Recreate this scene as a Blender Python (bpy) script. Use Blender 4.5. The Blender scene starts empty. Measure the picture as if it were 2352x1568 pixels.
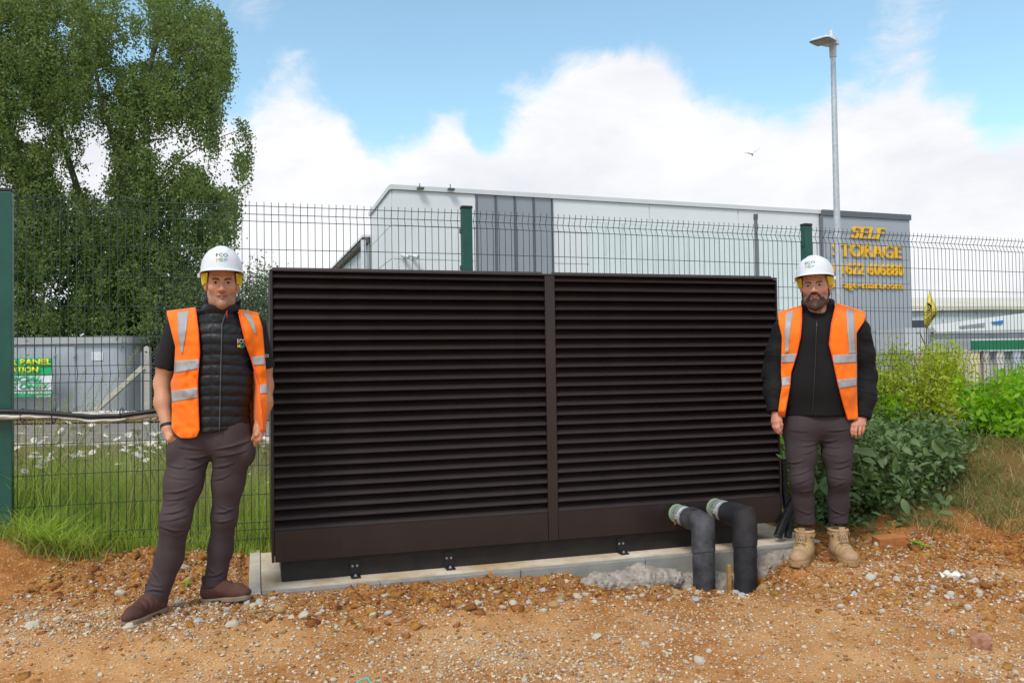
import bpy, bmesh, math, random
import numpy as np
from mathutils import Vector, Matrix
random.seed(7); np.random.seed(7)
R = math.radians
sc = bpy.context.scene
COL = sc.collection

# ------------------------------------------------------------------ camera
FPX, CX, CY = 1930.0, 1176.0, 784.0          # focal length and centre on a 2352 x 1568 picture
CAMH, PITCH, ROLL = 1.30, R(1.37), R(-0.86)
cam_d = bpy.data.cameras.new('camera'); cam = bpy.data.objects.new('camera', cam_d); COL.objects.link(cam)
cam_d.sensor_width = 36.0; cam_d.lens = 36.0*FPX/2352.0; cam_d.clip_start = 0.05; cam_d.clip_end = 3000
cam.matrix_world = Matrix.Translation((0, 0, CAMH)) @ Matrix.Rotation(R(90)+PITCH, 4, 'X') @ Matrix.Rotation(ROLL, 4, 'Z')
sc.camera = cam
_RM = np.array(cam.matrix_world.to_3x3()); _C = np.array([0, 0, CAMH])
def ray(px, py):
    v = _RM @ np.array([(px-CX)/FPX, -(py-CY)/FPX, -1.0]); return v/np.linalg.norm(v)
def W(px, py, Y):
    d = ray(px, py); return _C + d*(Y/d[1])
def G(px, py, z=0.0):
    d = ray(px, py); return _C + d*((z-CAMH)/d[2])
def proj(p):
    l = _RM.T @ (np.array(p)-_C); return CX+FPX*l[0]/-l[2], CY-FPX*l[1]/-l[2]

# ------------------------------------------------------------------ sky, sun, exposure
SUN_EL, SUN_AZ = 52.0, 205.0                  # azimuth clockwise from +Y: behind the camera, to its left
world = bpy.data.worlds.new('World'); sc.world = world; world.use_nodes = True
wt = world.node_tree; wt.nodes.clear()
def wn(t, **k):
    n = wt.nodes.new(t)
    for a, b in k.items(): setattr(n, a, b)
    return n
def wmath(op, a, b=None, c=None, clamp=False):
    n = wn('ShaderNodeMath', operation=op, use_clamp=clamp)
    for i, v in enumerate((a, b, c)):
        if v is None: continue
        if isinstance(v, (int, float)): n.inputs[i].default_value = v
        else: wt.links.new(v, n.inputs[i])
    return n.outputs[0]
w_out = wn('ShaderNodeOutputWorld'); w_bg = wn('ShaderNodeBackground'); w_bg.inputs[1].default_value = 0.10
wsky = wn('ShaderNodeTexSky', sky_type='NISHITA'); wsky.sun_disc = False
wsky.sun_elevation = R(SUN_EL); wsky.sun_rotation = R(SUN_AZ); wsky.air_density = 1.0; wsky.dust_density = 0.6; wsky.ozone_density = 2.0
wtc = wn('ShaderNodeTexCoord')
def wnoise(scale, detail, rough, zs=1.6, off=0.0, dist=0.0):
    mp = wn('ShaderNodeMapping'); mp.inputs['Scale'].default_value = (1, 1, zs); mp.inputs['Location'].default_value = (off, off*0.7, off*0.3)
    wt.links.new(wtc.outputs['Generated'], mp.inputs[0])
    n = wn('ShaderNodeTexNoise'); n.inputs['Scale'].default_value = scale; n.inputs['Detail'].default_value = detail
    n.inputs['Roughness'].default_value = rough; n.inputs['Distortion'].default_value = dist
    wt.links.new(mp.outputs[0], n.inputs['Vector']); return n.outputs['Fac']
n_big = wnoise(3.6, 10, 0.60, 1.5, 3.1, 0.25); n_fine = wnoise(11.0, 10, 0.68, 1.5, 1.7, 0.5)
sep = wn('ShaderNodeSeparateXYZ'); wt.links.new(wtc.outputs['Generated'], sep.inputs[0])
# cloud cover: a bank low over the horizon all the way round, broken cloud above it
elev = wn('ShaderNodeMapRange', interpolation_type='SMOOTHSTEP'); wt.links.new(sep.outputs['Z'], elev.inputs[0])
for i, v in zip((1, 2, 3, 4), (0.20, 0.32, 0.62, -0.22)): elev.inputs[i].default_value = v
high = wn('ShaderNodeMapRange', interpolation_type='SMOOTHSTEP'); wt.links.new(sep.outputs['Z'], high.inputs[0])
for i, v in zip((1, 2, 3, 4), (0.46, 0.72, 0.0, 0.50)): high.inputs[i].default_value = v      # thicker broken cloud overhead: the day's shadows are soft
cov = wmath('ADD', elev.outputs[0], high.outputs[0])
cov = wmath('ADD', cov, wmath('MULTIPLY', wmath('SUBTRACT', n_big, 0.5), 0.70))
cov = wmath('ADD', cov, wmath('MULTIPLY', wmath('SUBTRACT', n_fine, 0.5), 0.95))
# single clouds (positive) and gaps (negative), each by its direction and angular radius
for (px, py, rad, amp) in [(1430, 185, 5.5, .26), (1590, 255, 7.5, .36), (1240, 225, 5.0, .24), (1330, 300, 6.0, .14), (980, 285, 4.0, .22), (1330, 300, 7, .25),
                           (2060, 180, 6.5, .27), (2090, 40, 4.5, .20), (570, 70, 6.0, .17), (710, 225, 4.5, .20), (1040, 20, 4.5, .18),
                           (1250, 40, 8.0, -.22), (850, 130, 7.0, -.20), (900, 320, 3.6, -.34), (1160, 310, 3.2, -.30), (1720, 120, 6.5, -.28), (2300, 170, 5, -.32),
                           (1830, 60, 5.5, -.22), (1510, 20, 4.5, -.30), (2330, 300, 3.2, -.22), (560, 190, 4.0, -.16), (2250, 50, 4.0, -.15)]:
    d = ray(px, py); dt = wn('ShaderNodeVectorMath', operation='DOT_PRODUCT'); dt.inputs[1].default_value = tuple(d)
    nv = wn('ShaderNodeVectorMath', operation='NORMALIZE'); wt.links.new(wtc.outputs['Generated'], nv.inputs[0]); wt.links.new(nv.outputs[0], dt.inputs[0])
    mr = wn('ShaderNodeMapRange', interpolation_type='SMOOTHSTEP'); wt.links.new(dt.outputs['Value'], mr.inputs[0])
    for i, v in zip((1, 2, 3, 4), (math.cos(R(rad)), 1.0, 0.0, amp)): mr.inputs[i].default_value = v
    cov = wmath('ADD', cov, mr.outputs[0])
mask = wn('ShaderNodeMapRange', interpolation_type='SMOOTHSTEP'); wt.links.new(cov, mask.inputs[0])
for i, v in zip((1, 2, 3, 4), (-0.10, 0.34, 0.05, 1.0)): mask.inputs[i].default_value = v
cshade = wn('ShaderNodeMapRange'); wt.links.new(wnoise(4.2, 8, 0.62, 2.2, 8.3, 0.3), cshade.inputs[0])
for i, v in zip((1, 2, 3, 4), (0.30, 0.66, 0.0, 1.0)): cshade.inputs[i].default_value = v
ccol = wn('ShaderNodeMix', data_type='RGBA'); wt.links.new(cshade.outputs[0], ccol.inputs[0])
ccol.inputs[6].default_value = (5.5, 5.65, 6.1, 1); ccol.inputs[7].default_value = (7.1, 7.1, 7.2, 1)
skyt = wn('ShaderNodeMix', data_type='RGBA', blend_type='MULTIPLY'); skyt.inputs[0].default_value = 1.0
wt.links.new(wsky.outputs[0], skyt.inputs[6]); skyt.inputs[7].default_value = (1.55, 1.74, 1.50, 1)
wmix = wn('ShaderNodeMix', data_type='RGBA'); wt.links.new(mask.outputs[0], wmix.inputs[0])
wt.links.new(skyt.outputs[2], wmix.inputs[6]); wt.links.new(ccol.outputs[2], wmix.inputs[7])
wt.links.new(wmix.outputs[2], w_bg.inputs[0]); wt.links.new(w_bg.outputs[0], w_out.inputs[0])

sun_d = bpy.data.lights.new('sun', 'SUN'); sun_d.energy = 1.5; sun_d.angle = R(16); sun_d.color = (1.0, 0.95, 0.87)
sun = bpy.data.objects.new('sun', sun_d); COL.objects.link(sun)
sd = Vector((math.sin(R(SUN_AZ))*math.cos(R(SUN_EL)), math.cos(R(SUN_AZ))*math.cos(R(SUN_EL)), math.sin(R(SUN_EL))))
sun.rotation_euler = sd.to_track_quat('Z', 'Y').to_euler()
sc.view_settings.view_transform = 'Standard'; sc.view_settings.look = 'None'; sc.view_settings.exposure = 0.55; sc.view_settings.gamma = 1.0
sc.view_settings.use_curve_mapping = False
sc.cycles.max_bounces = 6; sc.cycles.transparent_max_bounces = 12; sc.cycles.use_denoising = True

# ------------------------------------------------------------------ object helpers
def tag(o, label=None, cat=None, group=None, kind=None):
    if label: o['label'] = label
    if cat: o['category'] = cat
    if group: o['group'] = group
    if kind: o['kind'] = kind
    return o
def empty(name, loc=(0, 0, 0), label=None, cat=None, group=None):
    o = bpy.data.objects.new(name, None); COL.objects.link(o); o.location = loc; o.empty_display_size = 0.1
    return tag(o, label, cat, group)
def link(name, me, mat=None, parent=None, smooth=False, loc=None):
    o = bpy.data.objects.new(name, me); COL.objects.link(o)
    if mat is not None and len(me.materials) == 0:
        for m in (mat if isinstance(mat, (list, tuple)) else [mat]): me.materials.append(m)
    if smooth and len(me.polygons): me.polygons.foreach_set('use_smooth', np.ones(len(me.polygons), bool))
    if parent is not None:
        o.parent = parent
        if parent.parent is None: off = parent.location
        else: off = parent.location + parent.parent.location
        o.location = (Vector(loc) - off) if loc is not None else -off      # meshes are built in world coordinates
    elif loc is not None: o.location = loc
    return o
def pyd(name, v, f, mat=None, parent=None, smooth=False, mi=None, loc=None):
    me = bpy.data.meshes.new(name)
    v = np.asarray(v, dtype=np.float32)
    if isinstance(f, np.ndarray) and f.ndim == 2:
        n, k = f.shape
        me.vertices.add(len(v)); me.vertices.foreach_set('co', v.ravel())
        me.loops.add(n*k); me.loops.foreach_set('vertex_index', f.astype(np.int32).ravel())
        me.polygons.add(n); me.polygons.foreach_set('loop_start', np.arange(0, n*k, k, dtype=np.int32))
        me.update(calc_edges=True)
    else:
        me.from_pydata([tuple(map(float, p)) for p in v], [], [tuple(map(int, q)) for q in f]); me.update()
    o = link(name, me, mat, parent, smooth, loc)
    if mi is not None: me.polygons.foreach_set('material_index', np.asarray(mi, dtype=np.int32))
    return o
def vcol(o, cols, name='Col'):
    a = o.data.attributes.new(name, 'FLOAT_COLOR', 'POINT')
    c = np.ones((len(cols), 4), np.float32); c[:, :3] = cols; a.data.foreach_set('color', c.ravel())
def copy_tree(o, parent=None):
    c = o.copy(); COL.objects.link(c); c.parent = parent
    for ch in o.children: copy_tree(ch, c)
    return c

class MB:
    """collects simple solids into one mesh"""
    def __init__(s): s.v = []; s.f = []
    def add(s, vs, fs):
        n = len(s.v); s.v += [tuple(map(float, p)) for p in vs]; s.f += [tuple(i+n for i in q) for q in fs]; return s
    def box(s, c, size, M=None, bev=0.0):
        hx, hy, hz = size[0]/2, size[1]/2, size[2]/2
        if bev <= 0:
            vs = [(x*hx, y*hy, z*hz) for x in (-1, 1) for y in (-1, 1) for z in (-1, 1)]
            fs = [(0, 1, 3, 2), (4, 6, 7, 5), (0, 4, 5, 1), (2, 3, 7, 6), (0, 2, 6, 4), (1, 5, 7, 3)]
        else:
            bm = bmesh.new(); bmesh.ops.create_cube(bm, size=1.0)
            for v in bm.verts: v.co = Vector((v.co.x*size[0], v.co.y*size[1], v.co.z*size[2]))
            bmesh.ops.bevel(bm, geom=bm.edges[:], offset=bev, segments=2, affect='EDGES', profile=0.5)
            bm.verts.index_update(); vs = [v.co[:] for v in bm.verts]; fs = [tuple(v.index for v in f.verts) for f in bm.faces]; bm.free()
        out = []
        for p in vs:
            q = Vector(p)
            if M is not None: q = M @ q
            out.append((q.x+c[0], q.y+c[1], q.z+c[2]))
        return s.add(out, fs)
    def tube(s, pts, r, n=8, cap=True):
        pts = [np.array(p, float) for p in pts]; rr = r if hasattr(r, '__len__') else [r]*len(pts)
        rings = []; up = np.array([0, 0, 1.0]); prev = None
        for i, p in enumerate(pts):
            t = pts[min(i+1, len(pts)-1)] - pts[max(i-1, 0)]; t = t/(np.linalg.norm(t)+1e-9)
            if prev is None:
                a = np.cross(t, up)
                if np.linalg.norm(a) < 0.05: a = np.cross(t, [1, 0, 0])
            else: a = prev - t*np.dot(prev, t)
            a /= np.linalg.norm(a); prev = a; b = np.cross(t, a)
            rings.append([p + rr[i]*(math.cos(2*math.pi*k/n)*a + math.sin(2*math.pi*k/n)*b) for k in range(n)])
        vs = [q for rg in rings for q in rg]; fs = []
        for i in range(len(pts)-1):
            for k in range(n):
                k2 = (k+1) % n; fs.append((i*n+k, i*n+k2, (i+1)*n+k2, (i+1)*n+k))
        if cap: fs += [tuple(range(n))[::-1], tuple((len(pts)-1)*n+k for k in range(n))]
        return s.add(vs, fs)
    def quad(s, a, b, c, d): return s.add([a, b, c, d], [(0, 1, 2, 3)])
    def build(s, name, mat, parent=None, smooth=False, loc=None):
        o = pyd(name, s.v, s.f, mat, parent, smooth, None, loc)
        return o
def fixn(o):
    bm = bmesh.new(); bm.from_mesh(o.data); bmesh.ops.recalc_face_normals(bm, faces=bm.faces[:]); bm.to_mesh(o.data); bm.free(); return o
def autosmooth(o, ang=35):
    me = o.data; me.polygons.foreach_set('use_smooth', np.ones(len(me.polygons), bool)); me.set_sharp_from_angle(angle=R(ang)); return o

def text_mesh(txt, size, shear=0.0, extrude=0.0, offset=0.0, align='LEFT', sx=1.0, spacing=1.0):
    cu = bpy.data.curves.new('lettering', 'FONT'); cu.body = txt; cu.size = size; cu.shear = shear; cu.extrude = extrude; cu.offset = offset
    cu.align_x = align; cu.space_character = spacing; cu.resolution_u = 3
    ob = bpy.data.objects.new('tmp_lettering', cu); COL.objects.link(ob)
    bpy.context.view_layer.update()
    me = bpy.data.meshes.new_from_object(ob.evaluated_get(bpy.context.evaluated_depsgraph_get()))
    bpy.data.objects.remove(ob); bpy.data.curves.remove(cu)
    co = np.zeros(len(me.vertices)*3, np.float32); me.vertices.foreach_get('co', co); co = co.reshape(-1, 3); co[:, 0] *= sx
    return me, co
def set_co(me, co):
    me.vertices.foreach_set('co', np.ascontiguousarray(co, dtype=np.float32).ravel()); me.update()
def fit_text(txt, x0, x1, h, o, ax, up, nrm, shear=0.0, extrude=0.01, offset=0.0):
    """lettering laid on a plane: from x0 to x1 along ax, cap height h, base at o"""
    me, co = text_mesh(txt, 1.0, shear, 0.0, offset)
    mn, mx = co.min(0), co.max(0)
    u = (co[:, 0]-mn[0])/(mx[0]-mn[0])*(x1-x0)+x0
    v = co[:, 1]/0.73*h
    o = np.array(o); P = o + u[:, None]*np.array(ax) + v[:, None]*np.array(up)
    set_co(me, P + np.array(nrm)*0.0)
    if extrude > 0:
        bm = bmesh.new(); bm.from_mesh(me)
        r = bmesh.ops.extrude_face_region(bm, geom=bm.faces[:])
        for v_ in r['geom']:
            if isinstance(v_, bmesh.types.BMVert): v_.co += Vector(nrm)*extrude
        bmesh.ops.recalc_face_normals(bm, faces=bm.faces[:]); bm.to_mesh(me); bm.free()
    return me

# ------------------------------------------------------------------ materials
def newmat(name):
    m = bpy.data.materials.new(name); m.use_nodes = True; nt = m.node_tree
    return m, nt, nt.nodes['Principled BSDF']
def nnode(nt, t, **k):
    n = nt.nodes.new(t)
    for a, b in k.items(): setattr(n, a, b)
    return n
def mat(name, col, rough=0.6, metal=0.0, var=0.12, nscale=8.0, bump=0.0, bscale=60.0, spec=0.5, island=0.0, col2=None, trans=0.0, alpha=1.0, coat=0.0):
    """plain surface with a little uneven colour, and fine relief"""
    m, nt, b = newmat(name); L = nt.links.new
    tc = nnode(nt, 'ShaderNodeTexCoord'); nz = nnode(nt, 'ShaderNodeTexNoise'); nz.inputs['Scale'].default_value = nscale; nz.inputs['Detail'].default_value = 6
    nz.inputs['Roughness'].default_value = 0.62
    L(tc.outputs['Object'], nz.inputs['Vector'])
    mr = nnode(nt, 'ShaderNodeMapRange'); L(nz.outputs['Fac'], mr.inputs[0])
    for i, v in zip((1, 2, 3, 4), (0.3, 0.7, 0.0, 1.0)): mr.inputs[i].default_value = v
    mx = nnode(nt, 'ShaderNodeMix', data_type='RGBA'); L(mr.outputs[0], mx.inputs[0])
    c = np.array(col); a = c*(1-var); e = np.minimum(c*(1+var), 1.0) if col2 is None else np.array(col2)
    mx.inputs[6].default_value = (*a, 1); mx.inputs[7].default_value = (*e, 1)
    out = mx.outputs[2]
    if island > 0:
        g = nnode(nt, 'ShaderNodeNewGeometry'); hs = nnode(nt, 'ShaderNodeHueSaturation')
        m2 = nnode(nt, 'ShaderNodeMapRange'); L(g.outputs['Random Per Island'], m2.inputs[0]); m2.inputs[3].default_value = 1-island; m2.inputs[4].default_value = 1+island
        L(m2.outputs[0], hs.inputs['Value']); L(out, hs.inputs['Color'])
        m3 = nnode(nt, 'ShaderNodeMapRange'); L(g.outputs['Random Per Island'], m3.inputs[0]); m3.inputs[3].default_value = 0.5-island*0.06; m3.inputs[4].default_value = 0.5+island*0.06
        L(m3.outputs[0], hs.inputs['Hue']); out = hs.outputs[0]
    L(out, b.inputs['Base Color'])
    b.inputs['Roughness'].default_value = rough; b.inputs['Metallic'].default_value = metal; b.inputs['Specular IOR Level'].default_value = spec
    if coat: b.inputs['Coat Weight'].default_value = coat
    if trans: b.inputs['Transmission Weight'].default_value = trans
    if alpha < 1: b.inputs['Alpha'].default_value = alpha
    if bump > 0:
        n2 = nnode(nt, 'ShaderNodeTexNoise'); n2.inputs['Scale'].default_value = bscale; n2.inputs['Detail'].default_value = 5
        L(tc.outputs['Object'], n2.inputs['Vector']); bp = nnode(nt, 'ShaderNodeBump'); bp.inputs['Strength'].default_value = bump; bp.inputs['Distance'].default_value = 0.01
        L(n2.outputs['Fac'], bp.inputs['Height']); L(bp.outputs[0], b.inputs['Normal'])
    return m
def vmat(name, rough=0.55, bump=0.0, bscale=80.0, sss=0.0, spec=0.4, sheen=0.0):
    """colour from the mesh's own paint (Col), times a fine mottling"""
    m, nt, b = newmat(name); L = nt.links.new
    at = nnode(nt, 'ShaderNodeAttribute', attribute_name='Col'); tc = nnode(nt, 'ShaderNodeTexCoord')
    nz = nnode(nt, 'ShaderNodeTexNoise'); nz.inputs['Scale'].default_value = bscale; nz.inputs['Detail'].default_value = 5; L(tc.outputs['Object'], nz.inputs['Vector'])
    mr = nnode(nt, 'ShaderNodeMapRange'); L(nz.outputs['Fac'], mr.inputs[0]); mr.inputs[3].default_value = 0.82; mr.inputs[4].default_value = 1.18
    vm = nnode(nt, 'ShaderNodeVectorMath', operation='SCALE'); L(at.outputs['Color'], vm.inputs[0]); L(mr.outputs[0], vm.inputs['Scale'])
    L(vm.outputs[0], b.inputs['Base Color']); b.inputs['Roughness'].default_value = rough; b.inputs['Specular IOR Level'].default_value = spec
    if sss:
        b.inputs['Subsurface Weight'].default_value = sss; b.inputs['Subsurface Radius'].default_value = (0.012, 0.005, 0.003); b.inputs['Subsurface Scale'].default_value = 0.5
    if sheen: b.inputs['Sheen Weight'].default_value = sheen
    if bump:
        bp = nnode(nt, 'ShaderNodeBump'); bp.inputs['Strength'].default_value = bump; bp.inputs['Distance'].default_value = 0.004; L(nz.outputs['Fac'], bp.inputs['Height']); L(bp.outputs[0], b.inputs['Normal'])
    return m
def leafmat(name, col, col2, trans=0.25, rough=0.5):
    m, nt, b = newmat(name); L = nt.links.new
    g = nnode(nt, 'ShaderNodeNewGeometry'); mx = nnode(nt, 'ShaderNodeMix', data_type='RGBA'); L(g.outputs['Random Per Island'], mx.inputs[0])
    mx.inputs[6].default_value = (*col, 1); mx.inputs[7].default_value = (*col2, 1)
    L(mx.outputs[2], b.inputs['Base Color']); b.inputs['Roughness'].default_value = rough; b.inputs['Specular IOR Level'].default_value = 0.35
    tr = nnode(nt, 'ShaderNodeBsdfTranslucent'); hs = nnode(nt, 'ShaderNodeHueSaturation'); hs.inputs['Value'].default_value = 1.5; hs.inputs['Saturation'].default_value = 1.1
    L(mx.outputs[2], hs.inputs['Color']); L(hs.outputs[0], tr.inputs['Color'])
    ms = nnode(nt, 'ShaderNodeMixShader'); ms.inputs[0].default_value = trans; L(b.outputs[0], ms.inputs[1]); L(tr.outputs[0], ms.inputs[2])
    L(ms.outputs[0], nt.nodes['Material Output'].inputs['Surface']); return m

# ------------------------------------------------------------------ numpy noise and implicit surfaces
def _hash(i, j, k, seed):
    h = (i*374761393 + j*668265263 + k*2147483647 + seed*974634777) & 0xffffffff
    h = ((h ^ (h >> 13))*1274126177) & 0xffffffff
    return ((h ^ (h >> 16)) & 0xffff)/65535.0
def vnoise(P, scale, seed=0):
    Q = np.asarray(P, float)*scale; I = np.floor(Q).astype(np.int64); F = Q-I; F = F*F*(3-2*F); out = 0
    for a in (0, 1):
        for b in (0, 1):
            for c in (0, 1):
                w = (F[:, 0] if a else 1-F[:, 0])*(F[:, 1] if b else 1-F[:, 1])*(F[:, 2] if c else 1-F[:, 2])
                out = out + w*_hash(I[:, 0]+a, I[:, 1]+b, I[:, 2]+c, seed)
    return out*2-1
def fbm(P, scale, oct=4, rough=0.5, seed=0):
    o = 0; a = 1.0; t = 0
    for k in range(oct): o = o + a*vnoise(P, scale*2**k, seed+k*17); t += a; a *= rough
    return o/t

def smin(a, b, k):
    h = np.clip(0.5+0.5*(b-a)/k, 0, 1); return b*(1-h)+a*h-k*h*(1-h)
def smax(a, b, k): return -smin(-a, -b, k)
def s_cone(P, a, b, ra, rb, ky=1.0):
    """round cone; ky < 1 flattens it in depth"""
    a = np.asarray(a, float); b = np.asarray(b, float)
    S = np.array([1, 1/ky, 1.0]); p = (P-a)*S; d = (b-a)*S
    t = np.clip((p@d)/(d@d), 0, 1); return (np.linalg.norm(p-t[:, None]*d, axis=1) - (ra+(rb-ra)*t))*(0.5+0.5*ky)
def s_ell(P, c, r, M=None):
    p = P-np.asarray(c, float)
    if M is not None: p = p@M
    r = np.asarray(r, float); k0 = np.linalg.norm(p/r, axis=1); k1 = np.linalg.norm(p/(r*r), axis=1)
    return k0*(k0-1)/np.maximum(k1, 1e-6)
def s_box(P, c, h, r=0.0, M=None):
    p = P-np.asarray(c, float)
    if M is not None: p = p@M
    q = np.abs(p)-np.asarray(h)+r
    return np.linalg.norm(np.maximum(q, 0), axis=1)+np.minimum(q.max(1), 0)-r
def s_chain(P, pts, rad, ky=1.0, k=0.02):
    d = None
    for i in range(len(pts)-1):
        e = s_cone(P, pts[i], pts[i+1], rad[i], rad[i+1], ky); d = e if d is None else smin(d, e, k)
    return d
def rotz(a): c, s = math.cos(a), math.sin(a); return np.array([[c, -s, 0], [s, c, 0], [0, 0, 1.0]])

def nets(fn, lo, hi, h):
    """surface-nets mesh of fn = 0, evaluated finely only near the surface"""
    lo = np.array(lo, float); hi = np.array(hi, float); B = 4
    nb = np.ceil((hi-lo)/(h*B)).astype(int)+1; n = nb*B
    cc = [lo[i]+(np.arange(nb[i])+0.5)*h*B-0.5*h for i in range(3)]
    Cg = np.stack(np.meshgrid(*cc, indexing='ij'), -1).reshape(-1, 3)
    dc = fn(Cg); act = np.abs(dc) < h*B*1.25
    D = np.repeat(np.repeat(np.repeat(np.where(dc > 0, 1.0, -1.0).reshape(nb), B, 0), B, 1), B, 2).astype(np.float32)
    ai = np.array(np.unravel_index(np.nonzero(act)[0], nb)).T
    off = np.stack(np.meshgrid(*[np.arange(B)]*3, indexing='ij'), -1).reshape(-1, 3)
    idx = (ai[:, None, :]*B+off[None]).reshape(-1, 3)
    for s in range(0, len(idx), 400000):
        q = idx[s:s+400000]; D[q[:, 0], q[:, 1], q[:, 2]] = fn(lo+q*h)
    S = D < 0
    nx, ny, nz = n
    cnt = np.zeros((nx-1, ny-1, nz-1), np.int8)
    for a in (0, 1):
        for b in (0, 1):
            for c in (0, 1): cnt += S[a:nx-1+a, b:ny-1+b, c:nz-1+c]
    cells = np.array(np.nonzero((cnt > 0) & (cnt < 8))).T
    vid = -np.ones((nx-1, ny-1, nz-1), np.int32); vid[cells[:, 0], cells[:, 1], cells[:, 2]] = np.arange(len(cells))
    acc = np.zeros((len(cells), 3)); num = np.zeros(len(cells))
    for ax in range(3):
        o1, o2 = [k for k in range(3) if k != ax]
        for a in (0, 1):
            for b in (0, 1):
                p = cells.copy(); p[:, o1] += a; p[:, o2] += b; q = p.copy(); q[:, ax] += 1
                d0 = D[p[:, 0], p[:, 1], p[:, 2]]; d1 = D[q[:, 0], q[:, 1], q[:, 2]]; m = (d0 < 0) != (d1 < 0)
                t = d0[m]/(d0[m]-d1[m]); v = p[m].astype(float); v[:, ax] += t; acc[m] += v; num[m] += 1
    V = lo+acc/num[:, None]*h
    faces = []
    for ax in range(3):
        o1, o2 = [(1, 2), (2, 0), (0, 1)][ax]
        sl0 = [slice(None)]*3; sl1 = [slice(None)]*3; sl0[ax] = slice(0, n[ax]-1); sl1[ax] = slice(1, n[ax])
        s0 = S[tuple(sl0)]; s1 = S[tuple(sl1)]
        e = np.array(np.nonzero(s0 != s1)).T
        e = e[(e[:, o1] > 0) & (e[:, o2] > 0) & (e[:, o1] < n[o1]-1) & (e[:, o2] < n[o2]-1)]
        inside0 = s0[e[:, 0], e[:, 1], e[:, 2]]
        def cid(a, b):
            q = e.copy(); q[:, o1] -= a; q[:, o2] -= b; return vid[q[:, 0], q[:, 1], q[:, 2]]
        Q = np.stack([cid(1, 1), cid(0, 1), cid(0, 0), cid(1, 0)], 1)
        Q[~inside0] = Q[~inside0][:, ::-1]; faces.append(Q)
    F = np.concatenate(faces); F = F[(F >= 0).all(1)]
    return V, F
def sdf_obj(name, fn, lo, hi, h, m, parent=None, paint=None):
    V, F = nets(fn, lo, hi, h)
    o = pyd(name, V, F, m, parent, True)
    if paint is not None: vcol(o, paint(V))
    return o
# ------------------------------------------------------------------ palette
M_wire = mat('green_wire_paint', (0.010, 0.050, 0.038), 0.35, var=0.25)
M_post = mat('green_post_paint', (0.010, 0.085, 0.062), 0.38, var=0.2, nscale=5, bump=0.05)
M_black = mat('black_plastic', (0.012, 0.012, 0.013), 0.45, var=0.3)
M_louv = mat('brown_coated_metal', (0.024, 0.0160, 0.0152), 0.34, var=0.16, nscale=6, bump=0.04, bscale=250)
def speckle(m, col, scale, lo, hi):
    """dust specks and splashes on a plain surface"""
    nt = m.node_tree; L = nt.links.new; b = nt.nodes['Principled BSDF']; src = b.inputs['Base Color'].links[0].from_socket
    tc = nnode(nt, 'ShaderNodeTexCoord'); n = nnode(nt, 'ShaderNodeTexNoise'); n.inputs['Scale'].default_value = scale; n.inputs['Detail'].default_value = 3; n.inputs['Roughness'].default_value = 0.7
    n2 = nnode(nt, 'ShaderNodeTexNoise'); n2.inputs['Scale'].default_value = 2.0; n2.inputs['Detail'].default_value = 4
    L(tc.outputs['Object'], n.inputs['Vector']); L(tc.outputs['Object'], n2.inputs['Vector'])
    ad = nnode(nt, 'ShaderNodeMath', operation='MULTIPLY_ADD'); L(n2.outputs['Fac'], ad.inputs[0]); ad.inputs[1].default_value = 0.25; L(n.outputs['Fac'], ad.inputs[2])
    r = nnode(nt, 'ShaderNodeMapRange'); L(ad.outputs[0], r.inputs[0]); r.inputs[1].default_value = lo; r.inputs[2].default_value = hi
    x = nnode(nt, 'ShaderNodeMix', data_type='RGBA'); L(r.outputs[0], x.inputs[0]); L(src, x.inputs[6]); x.inputs[7].default_value = (*col, 1); L(x.outputs[2], b.inputs['Base Color'])
speckle(M_louv, (0.12, 0.09, 0.07), 95, 0.86, 0.96)
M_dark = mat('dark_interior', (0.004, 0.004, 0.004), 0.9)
M_plinth = mat('black_steel_rail', (0.010, 0.009, 0.009), 0.6, var=0.5, nscale=9, col2=(0.022, 0.015, 0.010))
M_conc = mat('slab_concrete', (0.60, 0.40, 0.20), 0.9, var=0.2, nscale=3.6, bump=0.25, bscale=90, col2=(0.78, 0.71, 0.60))
M_kerb = mat('grey_kerb_concrete', (0.30, 0.29, 0.265), 0.9, var=0.18, nscale=7, bump=0.5, bscale=160)
M_kerbtop = mat('pale_kerb_concrete', (0.56, 0.50, 0.41), 0.9, var=0.14, nscale=6, bump=0.3, bscale=120)
M_steel = mat('galvanised_steel', (0.56, 0.58, 0.59), 0.38, metal=0.55, var=0.15, nscale=14)
M_bolt = mat('bolt_steel', (0.7, 0.7, 0.7), 0.3, metal=0.9)
M_rubber = mat('rubber_insulation', (0.016, 0.016, 0.018), 0.62, var=0.35, nscale=9, col2=(0.105, 0.105, 0.118), bump=0.08, bscale=70)
M_rubberd = mat('rubber_insulation_dark', (0.016, 0.016, 0.018), 0.55, var=0.35, nscale=9, col2=(0.040, 0.040, 0.045), bump=0.08, bscale=70)
M_foam = mat('pale_green_foam', (0.27, 0.34, 0.24), 0.8, var=0.12, nscale=40, bump=0.2)
M_wood = mat('raw_timber', (0.45, 0.25, 0.08), 0.8, var=0.25, nscale=20)
M_white = mat('white_cladding', (0.82, 0.83, 0.84), 0.5, var=0.03, nscale=0.3)
M_asph = mat('asphalt', (0.20, 0.19, 0.19), 0.95, var=0.15, nscale=1.2, bump=0.3, bscale=40)

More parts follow.
